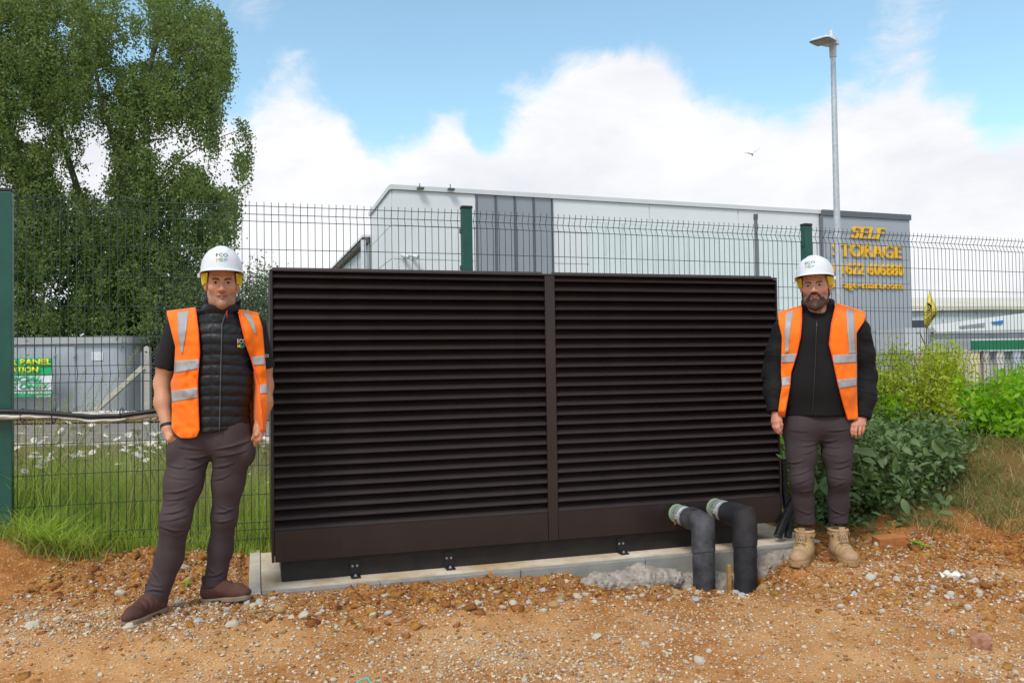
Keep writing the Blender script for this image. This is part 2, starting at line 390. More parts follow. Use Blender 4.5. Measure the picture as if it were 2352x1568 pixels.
def soilmat():
    m, nt, b = newmat('orange_clay_soil'); L = nt.links.new
    tc = nnode(nt, 'ShaderNodeTexCoord')
    def nz(s, d, r=0.6):
        n = nnode(nt, 'ShaderNodeTexNoise'); n.inputs['Scale'].default_value = s; n.inputs['Detail'].default_value = d; n.inputs['Roughness'].default_value = r
        L(tc.outputs['Object'], n.inputs['Vector']); return n.outputs['Fac']
    def ramp(f, a, c):
        r = nnode(nt, 'ShaderNodeMapRange'); L(f, r.inputs[0]); r.inputs[1].default_value = a; r.inputs[2].default_value = c; return r.outputs[0]
    def mix(f, a, c):
        x = nnode(nt, 'ShaderNodeMix', data_type='RGBA'); L(f, x.inputs[0])
        for i, v in ((6, a), (7, c)):
            if isinstance(v, tuple): x.inputs[i].default_value = (*v, 1)
            else: L(v, x.inputs[i])
        return x.outputs[2]
    at = nnode(nt, 'ShaderNodeAttribute', attribute_name='Col')
    sp = nnode(nt, 'ShaderNodeSeparateColor'); L(at.outputs['Color'], sp.inputs[0])       # R: churned clay, G: turf, B: tarmac
    c1 = mix(ramp(nz(1.6, 9, 0.65), 0.38, 0.62), (0.40, 0.165, 0.045), (0.62, 0.350, 0.155))
    c2 = mix(ramp(nz(5.0, 8, 0.7), 0.34, 0.66), (0.27, 0.090, 0.020), (0.46, 0.190, 0.050))
    base = mix(sp.outputs[0], c1, c2)
    pale = mix(ramp(nz(60, 4, 0.75), 0.56, 0.66), base, (0.72, 0.53, 0.32))
    dark = mix(ramp(nz(95, 4, 0.75), 0.58, 0.66), pale, (0.17, 0.066, 0.020))
    turf = mix(ramp(nz(9, 6), 0.35, 0.65), (0.10, 0.075, 0.028), (0.075, 0.105, 0.028))
    out = mix(sp.outputs[1], dark, turf)
    L(out, b.inputs['Base Color']); b.inputs['Roughness'].default_value = 0.97; b.inputs['Specular IOR Level'].default_value = 0.15
    bp = nnode(nt, 'ShaderNodeBump'); bp.inputs['Strength'].default_value = 0.9; bp.inputs['Distance'].default_value = 0.012; L(nz(70, 8, 0.7), bp.inputs['Height'])
    L(bp.outputs[0], b.inputs['Normal']); return m
M_soil = soilmat()

# ------------------------------------------------------------------ the plant enclosure's frame of reference
TH = math.atan2(1.02, 3.354); UX = np.array([math.cos(TH), math.sin(TH), 0.0]); NX = np.array([math.sin(TH), -math.cos(TH), 0.0]); ZX = np.array([0, 0, 1.0])
BA = np.array([-1.442, 5.008, 0.0]); BL = math.hypot(1.02, 3.354); BZ0, BZ1 = 0.130, 1.874
def B(u, n, z): return BA + UX*u + NX*n + ZX*z
MB3 = Matrix.Rotation(TH, 3, 'Z')
# fence line
POSTS = [np.array(p) for p in [(-6.35, 4.66), (-3.328, 5.527), (-0.335, 6.397), (2.647, 7.49), (5.62, 8.66)]]
FTOP = 2.48
def fence_y(X): return np.interp(X, [p[0] for p in POSTS], [p[1] for p in POSTS])

# ------------------------------------------------------------------ ground
def sstep(a, b, x): t = np.clip((x-a)/(b-a), 0, 1); return t*t*(3-2*t)
def bump2(X, Y, cx, cy, rx, ry): return np.exp(-(((X-cx)/rx)**2+((Y-cy)/ry)**2))
def slab_n(X, Y):       # distance in front of the slab's front face
    return (X-BA[0])*NX[0]+(Y-BA[1])*NX[1]-0.15
def slab_u(X, Y): return (X-BA[0])*UX[0]+(Y-BA[1])*UX[1]
def rough_mask(X, Y):
    n = slab_n(X, Y); u = slab_u(X, Y)
    m = sstep(0.95, 0.35, n)*sstep(-2.8, -0.3, X)
    m = np.maximum(m, sstep(-1.3, -2.0, X)*sstep(4.35, 4.95, Y)*0.85)
    m = np.maximum(m, bump2(X, Y, 2.45, 4.9, 0.8, 0.45)*0.9)
    m = np.maximum(m, sstep(1.9, 2.4, X)*sstep(5.15, 5.5, Y))
    return np.clip(m, 0, 1)
def gz(X, Y, detail=True):
    X = np.asarray(X, float); Y = np.asarray(Y, float); sh = np.broadcast(X, Y).shape
    X = np.broadcast_to(X, sh).ravel(); Y = np.broadcast_to(Y, sh).ravel()
    n = slab_n(X, Y); u = slab_u(X, Y)
    z = -0.085 + 0.085*sstep(3.5, 4.35, Y)*sstep(-0.7, -1.5, X) + 0.0*X
    front = sstep(1.1, 0.2, n)
    along = np.interp(u, [-0.5, 0.3, 1.0, 1.8, 2.5, 3.05, 3.5, 3.9], [-0.0, -0.012, -0.045, -0.08, -0.15, -0.15, -0.03, 0.0])
    z = z*(1-front)+along*front
    ridge = np.exp(-((n-0.62)/0.13)**2)*np.interp(u, [-0.4, 0.2, 1.4, 2.0, 2.6, 3.2, 3.6], [0, 0.015, 0.035, 0.03, 0.0, 0.0, 0])
    z = z+ridge
    z -= 0.12*bump2(X, Y, 1.45, 5.42, 0.34, 0.17)
    z += 0.05*bump2(X, Y, 2.1, 5.35, 0.45, 0.28) + 0.05*bump2(X, Y, 2.5, 4.85, 0.6, 0.3)
    z += 0.17*sstep(-2.6, -3.3, X)*sstep(4.9, 5.6, Y) + 0.05*sstep(-1.8, -2.6, X)*sstep(5.1, 5.7, Y)
    z += 0.45*sstep(6.0, 7.6, Y)*sstep(3.0, 4.4, X) + 0.10*sstep(5.6, 6.4, Y)*sstep(2.2, 2.9, X)
    z += -0.02*sstep(6.6, 8.0, Y)
    if detail:
        P = np.stack([X, Y, 0*X], 1); r = rough_mask(X, Y)
        near = sstep(8.0, 6.5, Y)
        z += near*(0.012*fbm(P, 1.7, 3, 0.5, 3)+ (0.006+0.045*r)*fbm(P, 6.5, 4, 0.55, 11) + (0.003+0.016*r)*(0.5-np.abs(fbm(P, 17, 3, 0.55, 23)))*1.6 + (0.002+0.006*r)*fbm(P, 55, 2, 0.6, 31))
    for fx_, fy_, fz_ in ((-1.93, 4.40, -.004), (-1.56, 4.65, .0), (1.83, 5.36, -.004), (2.12, 5.36, -.004)):
        wq_ = np.clip(1.6*bump2(X, Y, fx_, fy_, 0.17, 0.17), 0, 1); z = z*(1-wq_)+fz_*wq_
    inslab = (u > -0.10) & (u < 3.72) & (n < -0.02) & (n > -1.15)
    z = np.where(inslab, np.minimum(z, -0.03), z)
    z = np.where((u > -0.19) & (u < 3.80) & (n <= 0.04) & (n > -1.25) & (~inslab), np.minimum(z, -0.025+0.0*z), z)
    return z.reshape(sh)
def axis(parts): return np.concatenate([np.arange(a, b, s) for a, b, s in parts])
gx = axis([(-30, -7, 1.0), (-7, -3.2, 0.08), (-3.2, 4.0, 0.018), (4.0, 8, 0.09), (8, 31, 1.0)])
gy = axis([(-12, 2.0, 1.0), (2.0, 3.3, 0.07), (3.3, 6.2, 0.014), (6.2, 8.5, 0.05), (8.5, 12.1, 0.25)])
GX, GY = np.meshgrid(gx, gy, indexing='ij'); GZ = gz(GX, GY)
nX, nY = GX.shape; ii = np.arange(nX*nY).reshape(nX, nY)
quads = np.stack([ii[:-1, :-1], ii[1:, :-1], ii[1:, 1:], ii[:-1, 1:]], -1).reshape(-1, 4)
ground = pyd('ground', np.stack([GX, GY, GZ], -1).reshape(-1, 3), quads, M_soil, None, True); tag(ground, kind='structure')
fx, fy = GX.ravel(), GY.ravel()
turf = np.clip(sstep(-0.12, 0.1, fy-fence_y(fx)) + sstep(5.9, 6.8, fy)*sstep(2.5, 3.3, fx)*0.75, 0, 1)
vcol(ground, np.stack([rough_mask(fx, fy), turf, 0*fx], 1))

# land beyond, to the horizon
M_land = mat('rough_grassland', (0.10, 0.12, 0.04), 0.95, var=0.3, nscale=0.4, col2=(0.16, 0.14, 0.07))
lx = np.array([-900, -120, -40, -31, 31, 60, 150, 900.0]); ly = np.array([-300, -12.5, 11.8, 12.0, 40, 80, 200, 1500.0])
LX, LY = np.meshgrid(lx, ly, indexing='ij'); LZ = np.where(LY < 11.9, -0.35, -0.06)
jj = np.arange(64).reshape(8, 8); lq = np.stack([jj[:-1, :-1], jj[1:, :-1], jj[1:, 1:], jj[:-1, 1:]], -1).reshape(-1, 4)
tag(pyd('terrain', np.stack([LX, LY, LZ], -1).reshape(-1, 3), lq, M_land), kind='structure')

# road behind the verge, its kerb and the dirt strip on the far side
def strip(name, y0, y1, z, m, x0=-160, x1=160, skew=0.0, kind='structure', th=0.0):
    v = []; n = 64
    for i in range(n+1):
        x = x0+(x1-x0)*i/n; v += [(x, y0+skew*x, z), (x, y1+skew*x, z)]
    f = [(2*i, 2*i+2, 2*i+3, 2*i+1) for i in range(n)]
    if th:
        k = len(v); v += [(a, b, c-th) for a, b, c in v]
        f += [(2*i, k+2*i, k+2*i+2, 2*i+2) for i in range(n)] + [(2*i+1, 2*i+3, k+2*i+3, k+2*i+1) for i in range(n)]
    return tag(pyd(name, v, f, m), kind=kind)
strip('road', 11.9, 20.0, -0.02, M_asph)
strip('kerb', 13.6, 13.85, 0.09, mat('kerb_stone', (0.52, 0.45, 0.34), 0.9, var=0.2, nscale=2.5), th=0.12)
strip('pavement', 11.95, 13.6, 0.075, mat('worn_tarmac', (0.24, 0.235, 0.23), 0.95, var=0.12, nscale=2.0), th=0.1)
strip('dirt_verge', 19.9, 22.0, 0.02, mat('reddish_dirt', (0.22, 0.105, 0.06), 0.95, var=0.3, nscale=3.0, col2=(0.15, 0.13, 0.06)))
yl = strip('road_marking', 16.8, 16.92, -0.012, mat('worn_white_line', (0.42, 0.42, 0.40), 0.9, var=0.2, nscale=4))

# ------------------------------------------------------------------ concrete base
base = empty('concrete_plinth', tuple(B(1.8, -0.4, -0.1)), 'sandy concrete plinth with grey kerb edging under the louvred enclosure', 'plinth')
mb = MB(); mb.box(B(1.815, -0.415, -0.1515), (3.75, 1.01, 0.30), MB3); mb.build('slab', M_conc, base)
cuts = [-0.06, 0.62, 1.50, 2.36, 3.10, 3.69]
for a, c in zip(cuts[:-1], cuts[1:]):
    o = MB(); o.box(B((a+c)/2, 0.118, -0.158), (c-a-0.006, 0.050, 0.30), MB3, 0.004); o.build('kerb_piece', M_kerb, base)
for k in range(2):
    o = MB(); o.box(B(-0.098, 0.143-0.30-0.6*k, -0.155), (0.068, 0.594, 0.30), MB3, 0.005); o.build('kerb_piece', M_kerbtop, base)
    o = MB(); o.box(B(3.725, 0.143-0.30-0.6*k, -0.155), (0.066, 0.594, 0.30), MB3, 0.005); o.build('kerb_piece', M_kerbtop, base)

# ------------------------------------------------------------------ louvred enclosure
enc = empty('louvred_enclosure', tuple(B(BL/2, -0.4, 0)), 'long dark brown louvred metal plant enclosure standing between the two men', 'enclosure')
DEP = 0.80
def bx(name, u0, u1, n0, n1, z0, z1, m=M_louv, bev=0.002, par=enc):
    o = MB(); o.box(B((u0+u1)/2, (n0+n1)/2, (z0+z1)/2), (abs(u1-u0), abs(n1-n0), z1-z0), MB3, bev); return o.build(name, m, par)
bx('top_panel', 0.0, BL, 0.0, -DEP, BZ1-0.012, BZ1)
bx('side_panel', 0.0, 0.010, -0.019, -DEP, BZ0, BZ1-0.014); bx('side_panel', BL-0.010, BL, -0.019, -DEP, BZ0, BZ1-0.014)
bx('back_panel', 0.012, BL-0.012, -DEP, -DEP-0.004, BZ0, BZ1-0.014)
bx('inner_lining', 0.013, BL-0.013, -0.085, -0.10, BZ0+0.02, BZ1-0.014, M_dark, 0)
bx('corner_stile', 0.0, 0.016, 0.0, -0.018, BZ0, BZ1-0.014); bx('corner_stile', BL-0.012, BL, 0.0, -0.018, BZ0, BZ1-0.014)
MU = 1.771
bx('centre_mullion', MU-0.034, MU+0.034, 0.004, -0.08, BZ0, BZ1-0.014)
PT = BZ0+0.183                                     # top of the solid skirt panels
bx('skirt_panel', 0.018, MU-0.036, 0.0, -0.02, BZ0, PT); bx('skirt_panel', MU+0.036, BL-0.014, 0.0, -0.02, BZ0, PT)
bx('access_plate', 0.075, 0.40, 0.0025, 0.0005, BZ0+0.012, PT-0.06, bev=0.0008)
bx('access_plate', 2.60, 3.03, 0.0025, 0.0005, BZ0+0.010, PT-0.03, bev=0.0008)
def blade_mesh(L):
    prof = [(0.0, -0.003), (0.006, 0.0005), (0.0, 0.005), (-0.056, 0.066), (-0.058, 0.0645), (-0.003, -0.004)]
    v = []; 
    for u in (-L/2, L/2): v += [tuple(UX*u+NX*n+ZX*z) for n, z in prof]
    k = len(prof); f = [(i, (i+1) % k, k+(i+1) % k, k+i) for i in range(k)] + [tuple(range(k))[::-1], tuple(range(k, 2*k))]
    me = bpy.data.meshes.new('louvre_blade'); me.from_pydata(v, [], f); me.update(); me.materials.append(M_louv); return me
for (u0, u1) in ((0.017, MU-0.035), (MU+0.035, BL-0.013)):
    me = blade_mesh(u1-u0); nb = 25
    bm = bmesh.new(); bm.from_mesh(me); bmesh.ops.recalc_face_normals(bm, faces=bm.faces[:]); bm.to_mesh(me); bm.free()
    for i in range(nb):
        z = PT + 0.0015 + (BZ1-0.050-PT)*i/(nb-1)
        link('louvre_blade', me, None, enc, False, loc=tuple(B((u0+u1)/2, -0.004+random.uniform(-.0008, .0008), z)))
bx('base_rail', 0.055, BL-0.17, -0.055, -0.12, 0.003, BZ0-0.002, M_plinth); bx('base_rail', 0.055, BL-0.17, -0.66, -0.72, 0.003, BZ0-0.002, M_plinth)
bx('base_rail', 0.055, 0.115, -0.122, -0.658, 0.003, BZ0-0.002, M_plinth); bx('base_rail', BL-0.23, BL-0.17, -0.122, -0.658, 0.003, BZ0-0.002, M_plinth)
for u in (0.49, 1.08, 2.27, 2.84):
    o = MB(); o.box(B(u, -0.052, 0.052), (0.058, 0.005, 0.09), MB3); o.box(B(u, -0.015, 0.006), (0.058, 0.075, 0.006), MB3)
    br = o.build('foot_bracket', M_black, enc)
    for k, (du, n, z) in enumerate(((-0.014, -0.047, 0.062), (0.014, -0.047, 0.062), (0, -0.004, 0.012))):
        o = MB()
        if k < 2: o.tube([B(u+du, n-0.002, z), B(u+du, n+0.006, z)], 0.0075, 6)
        else: o.tube([B(u, n, z-0.003), B(u, n, z)], 0.013, 12); o.tube([B(u, n, z), B(u, n, z+0.009)], 0.006, 6)
        o.build('bolt', M_bolt, br)

# ------------------------------------------------------------------ insulated pipes
def insulated_pipe(px, hz, L, r, zb, label, m, m2, br=0.055):
    # flange on the skirt panel at picture column px
    k = (px-CX)/FPX; u = (k*BA[1]-BA[0])/(UX[0]-k*UX[1])
    root = empty('insulated_pipe', tuple(B(u, L, zb)), label, 'pipe', 'lagged pipes leaving the enclosure')
    o = MB(); o.tube([B(u, 0.003, hz), B(u, 0.020, hz)], [r*0.90, r*0.84], 28); autosmooth(o.build('foam_collar', M_foam, root))
    o = MB(); o.tube([B(u, 0.018, hz), B(u, 0.16, hz)], r*0.60, 24); autosmooth(o.build('pipe_stub', mat('pipe_paint_%d' % px, (0.09, 0.12, 0.12), 0.5), root))
    o = MB(); o.tube([B(u, 0.070, hz), B(u, 0.075, hz), B(u, 0.12, hz), B(u, 0.125, hz)], [r*0.80, r*0.92, r*0.92, r*0.80], 28)
    o.tube([B(u, 0.125, hz), B(u, 0.175, hz)], r*0.84, 24)
    cl = autosmooth(o.build('coupling_clamp', M_steel, root))
    for s in (-1, 1):
        o = MB(); o.box(B(u-s*0.006, 0.098, hz-r*0.0)+UX*(-s*r*0.82), (r*0.36, 0.05, r*0.42), MB3, 0.004); o.build('clamp_lug', M_steel, cl)
    o = MB(); o.tube([B(u-r*0.92, 0.098, hz+r*0.30), B(u-r*0.92, 0.098, hz-r*0.75)], 0.007, 8); o.build('clamp_bolt', mat('copper_bolt_%d' % px, (0.45, 0.22, 0.10), 0.4, metal=0.8), cl)
    # horizontal lagging up to the mitre, then the drop
    pts = [B(u, n, hz+0.004*math.sin(n*30)) for n in np.linspace(0.165, L-0.08, 9)]
    o = MB(); o.tube(pts, [r*(0.97+0.03*math.sin(i*1.7)) for i in range(9)], 32); h = autosmooth(o.build('lagging_sleeve', m2, root), 50)
    # mitred elbow: both sleeves cut on the 45 degree plane, the corner slightly dressed back
    n_ = 36; v = []; R1 = r*1.045
    for (dn, dz) in ((-0.16, None), (-0.10, None), (0, 0), (None, -0.13), (None, -0.19)):
        for k in range(n_):
            a = 2*math.pi*k/n_; ca, sa = R1*math.cos(a), R1*math.sin(a); cut = sa if br < 0.03 else min(sa, R1*0.55)
            if dn == 0: v.append(B(u+ca, L+0.005+cut, hz+cut))
            elif dz is None: v.append(B(u+ca, L+dn, hz+sa+0.002*math.sin(3*a)))
            else: v.append(B(u+ca, L+0.005+sa, hz+dz+0.25*sa))
    f = [(i*n_+k, i*n_+(k+1) % n_, (i+1)*n_+(k+1) % n_, (i+1)*n_+k) for i in range(4) for k in range(n_)]
    autosmooth(fixn(pyd('elbow_sleeve', v, f, m2, root)), 40)
    zz = np.linspace(hz-0.12, zb, 14)
    o = MB(); o.tube([B(u+0.002*math.sin(z*40), L+0.005, z) for z in zz], [r*(0.985+0.012*math.sin(z*55+px)) for z in zz], 32)
    autosmooth(o.build('lagging_sleeve', m, root), 50)
    return root
insulated_pipe(1547, 0.245, 0.345, 0.072, -0.33, 'nearer grey lagged pipe with dusty drop, left of the two', M_rubber, M_rubber)
insulated_pipe(1634, 0.262, 0.365, 0.076, -0.33, 'blacker lagged pipe with sharp elbow, right of the two', M_rubberd, M_rubberd, 0.018)
st = W(1674, 1300, 5.50)
o = MB(); o.box((st[0], st[1], -0.17), (0.024, 0.020, 0.26), Matrix.Rotation(0.3, 3, 'Z'), 0.002)
tag(o.build('timber_stake', M_wood), 'short raw timber stake between the two lagged pipes', 'stake')

# corrugated conduits at the right end
def hose(pts, r, label):
    P = [np.array(p) for p in pts]; dense = []; 
    seg = [np.linalg.norm(P[i+1]-P[i]) for i in range(len(P)-1)]; T = np.concatenate([[0], np.cumsum(seg)]); n = int(T[-1]/0.0045)
    for t in np.linspace(0, T[-1], n): dense.append([np.interp(t, T, [p[k] for p in P]) for k in range(3)])
    dense = np.array(dense)
    for _ in range(30): dense[1:-1] = (dense[:-2]+dense[1:-1]*2+dense[2:])/4
    rr = [r*(1.0 if i % 3 else 0.86) for i in range(n)]
    o = MB(); o.tube(dense, rr, 16); tag(autosmooth(o.build('conduit_hose', M_black), 40), label, 'hose', 'corrugated hoses beside the enclosure')
hose([W(1798, 1052, 6.12), W(1800, 1120, 6.12), W(1808, 1165, 6.1), W(1812, 1200, 6.05), W(1810, 1232, 6.0)], 0.028, 'upright black corrugated hose behind the tan boot')
hose([W(1822, 1150, 6.10), W(1806, 1185, 6.02), W(1794, 1212, 5.98), W(1786, 1232, 5.96)], 0.032, 'slanting black corrugated hose standing on the slab corner')
# ------------------------------------------------------------------ green mesh fence
fence = empty('mesh_fence', (POSTS[2][0], POSTS[2][1], 0.0), 'green welded wire mesh fence with square posts behind the enclosure', 'fence')
for p in POSTS[:4]:
    i = [k for k in range(len(POSTS)) if POSTS[k] is p][0]
    a = math.atan2(*(POSTS[min(i+1, 4)]-POSTS[max(i-1, 0)])[::-1])
    Mz = Matrix.Rotation(a, 3, 'Z')
    o = MB(); o.box((p[0], p[1], (FTOP-0.012-0.3)/2), (0.080, 0.060, FTOP-0.012+0.3), Mz, 0.004); po = o.build('post', M_post, fence)
    o = MB(); o.box((p[0], p[1], FTOP), (0.086, 0.066, 0.022), Mz, 0.004); o.build('post_cap', M_black, po)
    n = np.array([math.sin(a), -math.cos(a)]); t = np.array([math.cos(a), math.sin(a)])
    for z in (0.5, 1.3, 2.02, 2.30):
        q = p - t*0.045; o = MB(); o.box((q[0], q[1], z), (0.016, 0.035, 0.035), Mz, 0.002); o.build('fixing_clip', M_post, po)
FW = 0.0026
HZ = [(-0.030, 0), (-0.085, 0.026), (-0.140, 0), (-0.340, 0), (-0.545, 0), (-0.750, 0), (-0.955, 0), (-1.150, 0), (-1.205, 0.026), (-1.260, 0), (-1.460, 0),
      (-1.665, 0), (-1.870, 0), (-2.075, 0), (-2.270, 0), (-2.325, 0.026), (-2.385, 0)]
def wire_profile(): return [(0.0, 0)] + HZ + [(-2.40, 0)]
vw = MB(); vw.tube([(0, n, z) for z, n in wire_profile()], FW, 6)
vw_me = None
for k in range(4):
    a, b = POSTS[k], POSTS[k+1]; d = b-a; Lp = np.linalg.norm(d); t = d/Lp; ang = math.atan2(t[1], t[0]); away = np.array([-t[1], t[0]])
    pan = bpy.data.objects.new('mesh_panel', None); COL.objects.link(pan); pan.parent = fence
    pan.location = Vector((a[0], a[1], FTOP-0.015))-fence.location; pan.rotation_euler = (0, 0, ang)
    L0, L1 = 0.045, Lp-0.045
    nw = int((L1-L0-0.03)/0.050)
    for i in range(nw+1):
        if vw_me is None:
            ob = vw.build('vertical_wire', M_wire, None, True); vw_me = ob.data; ob.parent = pan
        else:
            ob = bpy.data.objects.new('vertical_wire', vw_me); COL.objects.link(ob); ob.parent = pan
        ob.location = (L0+0.02+i*(L1-L0-0.04)/nw, 0.0, 0)
    hme = None
    for z, n in HZ:
        if hme is None:
            h = MB(); h.tube([(L0, 0, 0), (L1, 0, 0)], FW*1.05, 6); ob = h.build('horizontal_wire', M_wire, None, True); hme = ob.data; ob.parent = pan
        else:
            ob = bpy.data.objects.new('horizontal_wire', hme); COL.objects.link(ob); ob.parent = pan
        ob.location = (0, n-0.006, z)

# bundle of cable and caution tape tied along the fence
M_tape = mat('white_caution_tape', (0.66, 0.62, 0.50), 0.45, var=0.15, nscale=12, col2=(0.74, 0.73, 0.70))
M_ink = mat('black_print', (0.02, 0.02, 0.02), 0.7)
def along_fence(px, py, off=0.06):
    d = ray(px, py); best = None
    for k in range(4):
        a, b = POSTS[k], POSTS[k+1]; t = (b-a)/np.linalg.norm(b-a); nrm = np.array([t[1], -t[0]]); a2 = a+nrm*off
        den = d[0]*nrm[0]+d[1]*nrm[1]; s = ((a2-_C[:2])@nrm)/den; p = _C+d*s
        if a[0]-0.01 <= p[0] <= b[0]+0.01: best = p
    return best
cab = [along_fence(x, y, 0.075) for x, y in ((-80, 938), (0, 944), (60, 945), (120, 949), (205, 956), (270, 955), (330, 947), (357, 943), (420, 940), (520, 942))]
o = MB(); o.tube(np.array(cab), 0.0155, 12); tag(autosmooth(o.build('power_cable', M_black)), 'thick black cable tied along the green fence', 'cable')
cau = empty('caution_tape', tuple(cab[4]), 'twisted white caution tape bundled along the fence below the black cable', 'tape')
def ribbon(name, tops, bots, off, m, par):
    v = []; f = []; n = 40; tx = np.linspace(tops[0][0], tops[-1][0], n)
    for i, x in enumerate(tx):
        yt = np.interp(x, [p[0] for p in tops], [p[1] for p in tops]); yb = np.interp(x, [p[0] for p in bots], [p[1] for p in bots])
        for j in range(6):
            s = j/5; p = along_fence(x, yt+(yb-yt)*s, off+0.022*math.sin(math.pi*s)+0.006*math.sin(x*0.11+s*5)); v.append(p)
    for i in range(n-1):
        for j in range(5): f.append((i*6+j, i*6+j+1, (i+1)*6+j+1, (i+1)*6+j))
    o = pyd(name, v, f, m, par, True); md = o.modifiers.new('thick', 'SOLIDIFY'); md.thickness = 0.003; return o
ribbon('tape_fold', [(-80, 950), (60, 951), (130, 956), (210, 962), (290, 958)], [(-80, 966), (40, 963), (130, 960), (210, 972), (290, 968)], 0.068, M_tape, cau)
ribbon('tape_fold', [(165, 946), (230, 942), (300, 943), (357, 946), (480, 940)], [(165, 950), (230, 963), (300, 966), (357, 958), (480, 950)], 0.055, M_tape, cau)
def fence_text(txt, x0, y0, x1, y1, hpx, off, par):
    a = along_fence(x0, y0, off); b = along_fence(x1, y1, off); ax = (b-a); Lx = np.linalg.norm(ax); ax /= Lx
    h = hpx*a[1]/FPX; up = np.array([0, 0, 1.0]); nr = np.cross(ax, up)
    me = fit_text(txt, 0, Lx, h, a+nr*0.0, ax, up, nr, 0.2, 0.0005, 0.012); link('printed_word', me, M_ink, par)
fence_text('CAUTION', 240, 947.5, 307, 948, 7, 0.088, cau)
fence_text('CAUTION', 188, 946, 228, 946.5, 5, 0.080, cau)
fence_text('CAUTION', 312, 955, 352, 951, 6, 0.086, cau)
for px, y in ((52, 954), (124, 955), (280, 952)):
    c = along_fence(px, y, 0.062); o = MB()
    pts = [c+np.array([0, -0.030*math.cos(a), 0.046*math.sin(a)]) for a in np.linspace(0, 2*math.pi, 13)]; o.tube(pts, 0.0035, 6, False)
    tag(o.build('cable_tie', M_black), {52: 'black cable tie nearest the left fence post', 124: 'black cable tie midway along the tape bundle', 280: 'black cable tie nearest the man with hands in pockets'}[px], 'cable tie', 'ties on the tape bundle')

# ------------------------------------------------------------------ lamp column
LY0 = 16.5
lb = W(1922, 760, LY0); lt = W(1913, 118, LY0); lx0 = lt[0]
lamp = empty('street_lamp', (lx0, LY0, 0), 'tall galvanised street lamp column with flat white lantern', 'street lamp')
o = MB(); o.tube([(lx0, LY0, -0.05), (lx0, LY0, 2.0), (lx0, LY0, lt[2]-0.1)], [0.076, 0.068, 0.050], 20); autosmooth(o.build('column', M_steel, lamp))
M_lant = mat('white_lantern', (0.62, 0.66, 0.68), 0.4, var=0.05)
o = MB(); o.tube([(lx0, LY0, lt[2]-0.12), (lx0, LY0, lt[2]-0.115), (lx0, LY0, lt[2]+0.1), (lx0, LY0, lt[2]+0.17)], [0.066, 0.066, 0.072, 0.06], 20); autosmooth(o.build('spigot', M_lant, lamp))
def wq(pts, Ys): return [W(x, y, Y) for (x, y), Y in zip(pts, Ys)]
hd = empty('lantern_tmp'); bpy.data.objects.remove(hd)
A = np.array([lx0, LY0, lt[2]+0.13]); dirL = np.array([-0.56, -0.60, -0.05]); dirL /= np.linalg.norm(dirL); sid = np.cross(dirL, [0, 0, 1]); sid /= np.linalg.norm(sid)
def lantern_pt(l, s, z): return A + dirL*l + sid*s + np.array([0, 0, z])
secs = [(-0.13, 0.09, 0.10, 0.0), (0.0, 0.11, 0.13, -0.02), (0.25, 0.15, 0.11, -0.03), (0.28, 0.20, 0.10, -0.03), (0.66, 0.20, 0.05, -0.035), (0.70, 0.16, 0.02, -0.03)]
v = []; f = []
for l, w, h, zb in secs: v += [lantern_pt(l, -w, zb), lantern_pt(l, w, zb), lantern_pt(l, w*0.75, zb+h), lantern_pt(l, -w*0.75, zb+h)]
for i in range(len(secs)-1):
    for k in range(4): f.append((i*4+k, i*4+(k+1) % 4, i*4+4+(k+1) % 4, i*4+4+k))
f += [(0, 1, 2, 3), (20, 23, 22, 21)]
fixn(pyd('lantern_housing', v, f, M_lant, lamp))
v = [lantern_pt(0.29, -0.185, -0.037), lantern_pt(0.29, 0.185, -0.037), lantern_pt(0.65, 0.185, -0.042), lantern_pt(0.65, -0.185, -0.042)]
v += [p-np.array([0, 0, 0.012]) for p in v]
fixn(pyd('lantern_glass', v, [(0, 1, 2, 3), (4, 7, 6, 5), (0, 4, 5, 1), (1, 5, 6, 2), (2, 6, 7, 3), (3, 7, 4, 0)], mat('lantern_glass', (0.26, 0.23, 0.21), 0.25, var=0.1), lamp))
ph = lantern_pt(0.06, 0, 0.12); o = MB(); o.tube([ph, ph+np.array([0, 0, 0.15])], [0.055, 0.038], 14); autosmooth(o.build('photocell', M_lant, lamp))

# ------------------------------------------------------------------ storage building
Hc = 7.7
def fac(px, py):  # point on the long facade plane
    d = ray(px, py); a = FA; t = (FBp-FA); nrm = np.array([t[1], -t[0], 0]); s = ((a-_C)@nrm)/(d@nrm); return _C+d*s
_yh = 834.0
dA = ray(900, 425); FA = _C+dA*(Hc/dA[2]); dB = ray(2080, 495); FBp = _C+dB*(Hc/dB[2]); dC = ray(853, 487); FC = _C+dC*(Hc/dC[2])
FC = FA+(FC-FA)*1.02
ZT = FA[2]
fu = FBp-FA; FL = np.linalg.norm(fu[:2]); fu = np.array([fu[0], fu[1], 0])/FL; fn_ = np.array([fu[1], -fu[0], 0])
su = FC-FA; SL = np.linalg.norm(su[:2]); su = np.array([su[0], su[1], 0])/SL; sn = np.array([-su[1], su[0], 0]); sn = sn*np.sign(sn@np.array([-1, 0, 0]))
def F(u, n, z): return np.array([FA[0], FA[1], 0]) + fu*u + fn_*n + np.array([0, 0, z])
def fuz(px, py): p = fac(px, py); return (p-FA)@fu, p[2]
store = empty('storage_building', (FA[0], FA[1], 0), 'large pale grey clad self storage building with tall window bay and yellow lettering', 'building')
MF = Matrix.Rotation(math.atan2(fu[1], fu[0]), 3, 'Z')
def fbx(name, u0, u1, n0, n1, z0, z1, m, par, bev=0.0):
    o = MB(); o.box(F((u0+u1)/2, (n0+n1)/2, (z0+z1)/2), (u1-u0, n1-n0, z1-z0), MF, bev); return o.build(name, m, par)
uP, _ = fuz(1887, 700)                                # start of the grey sign tower
mb = MB(); back = FBp-FA+su*SL
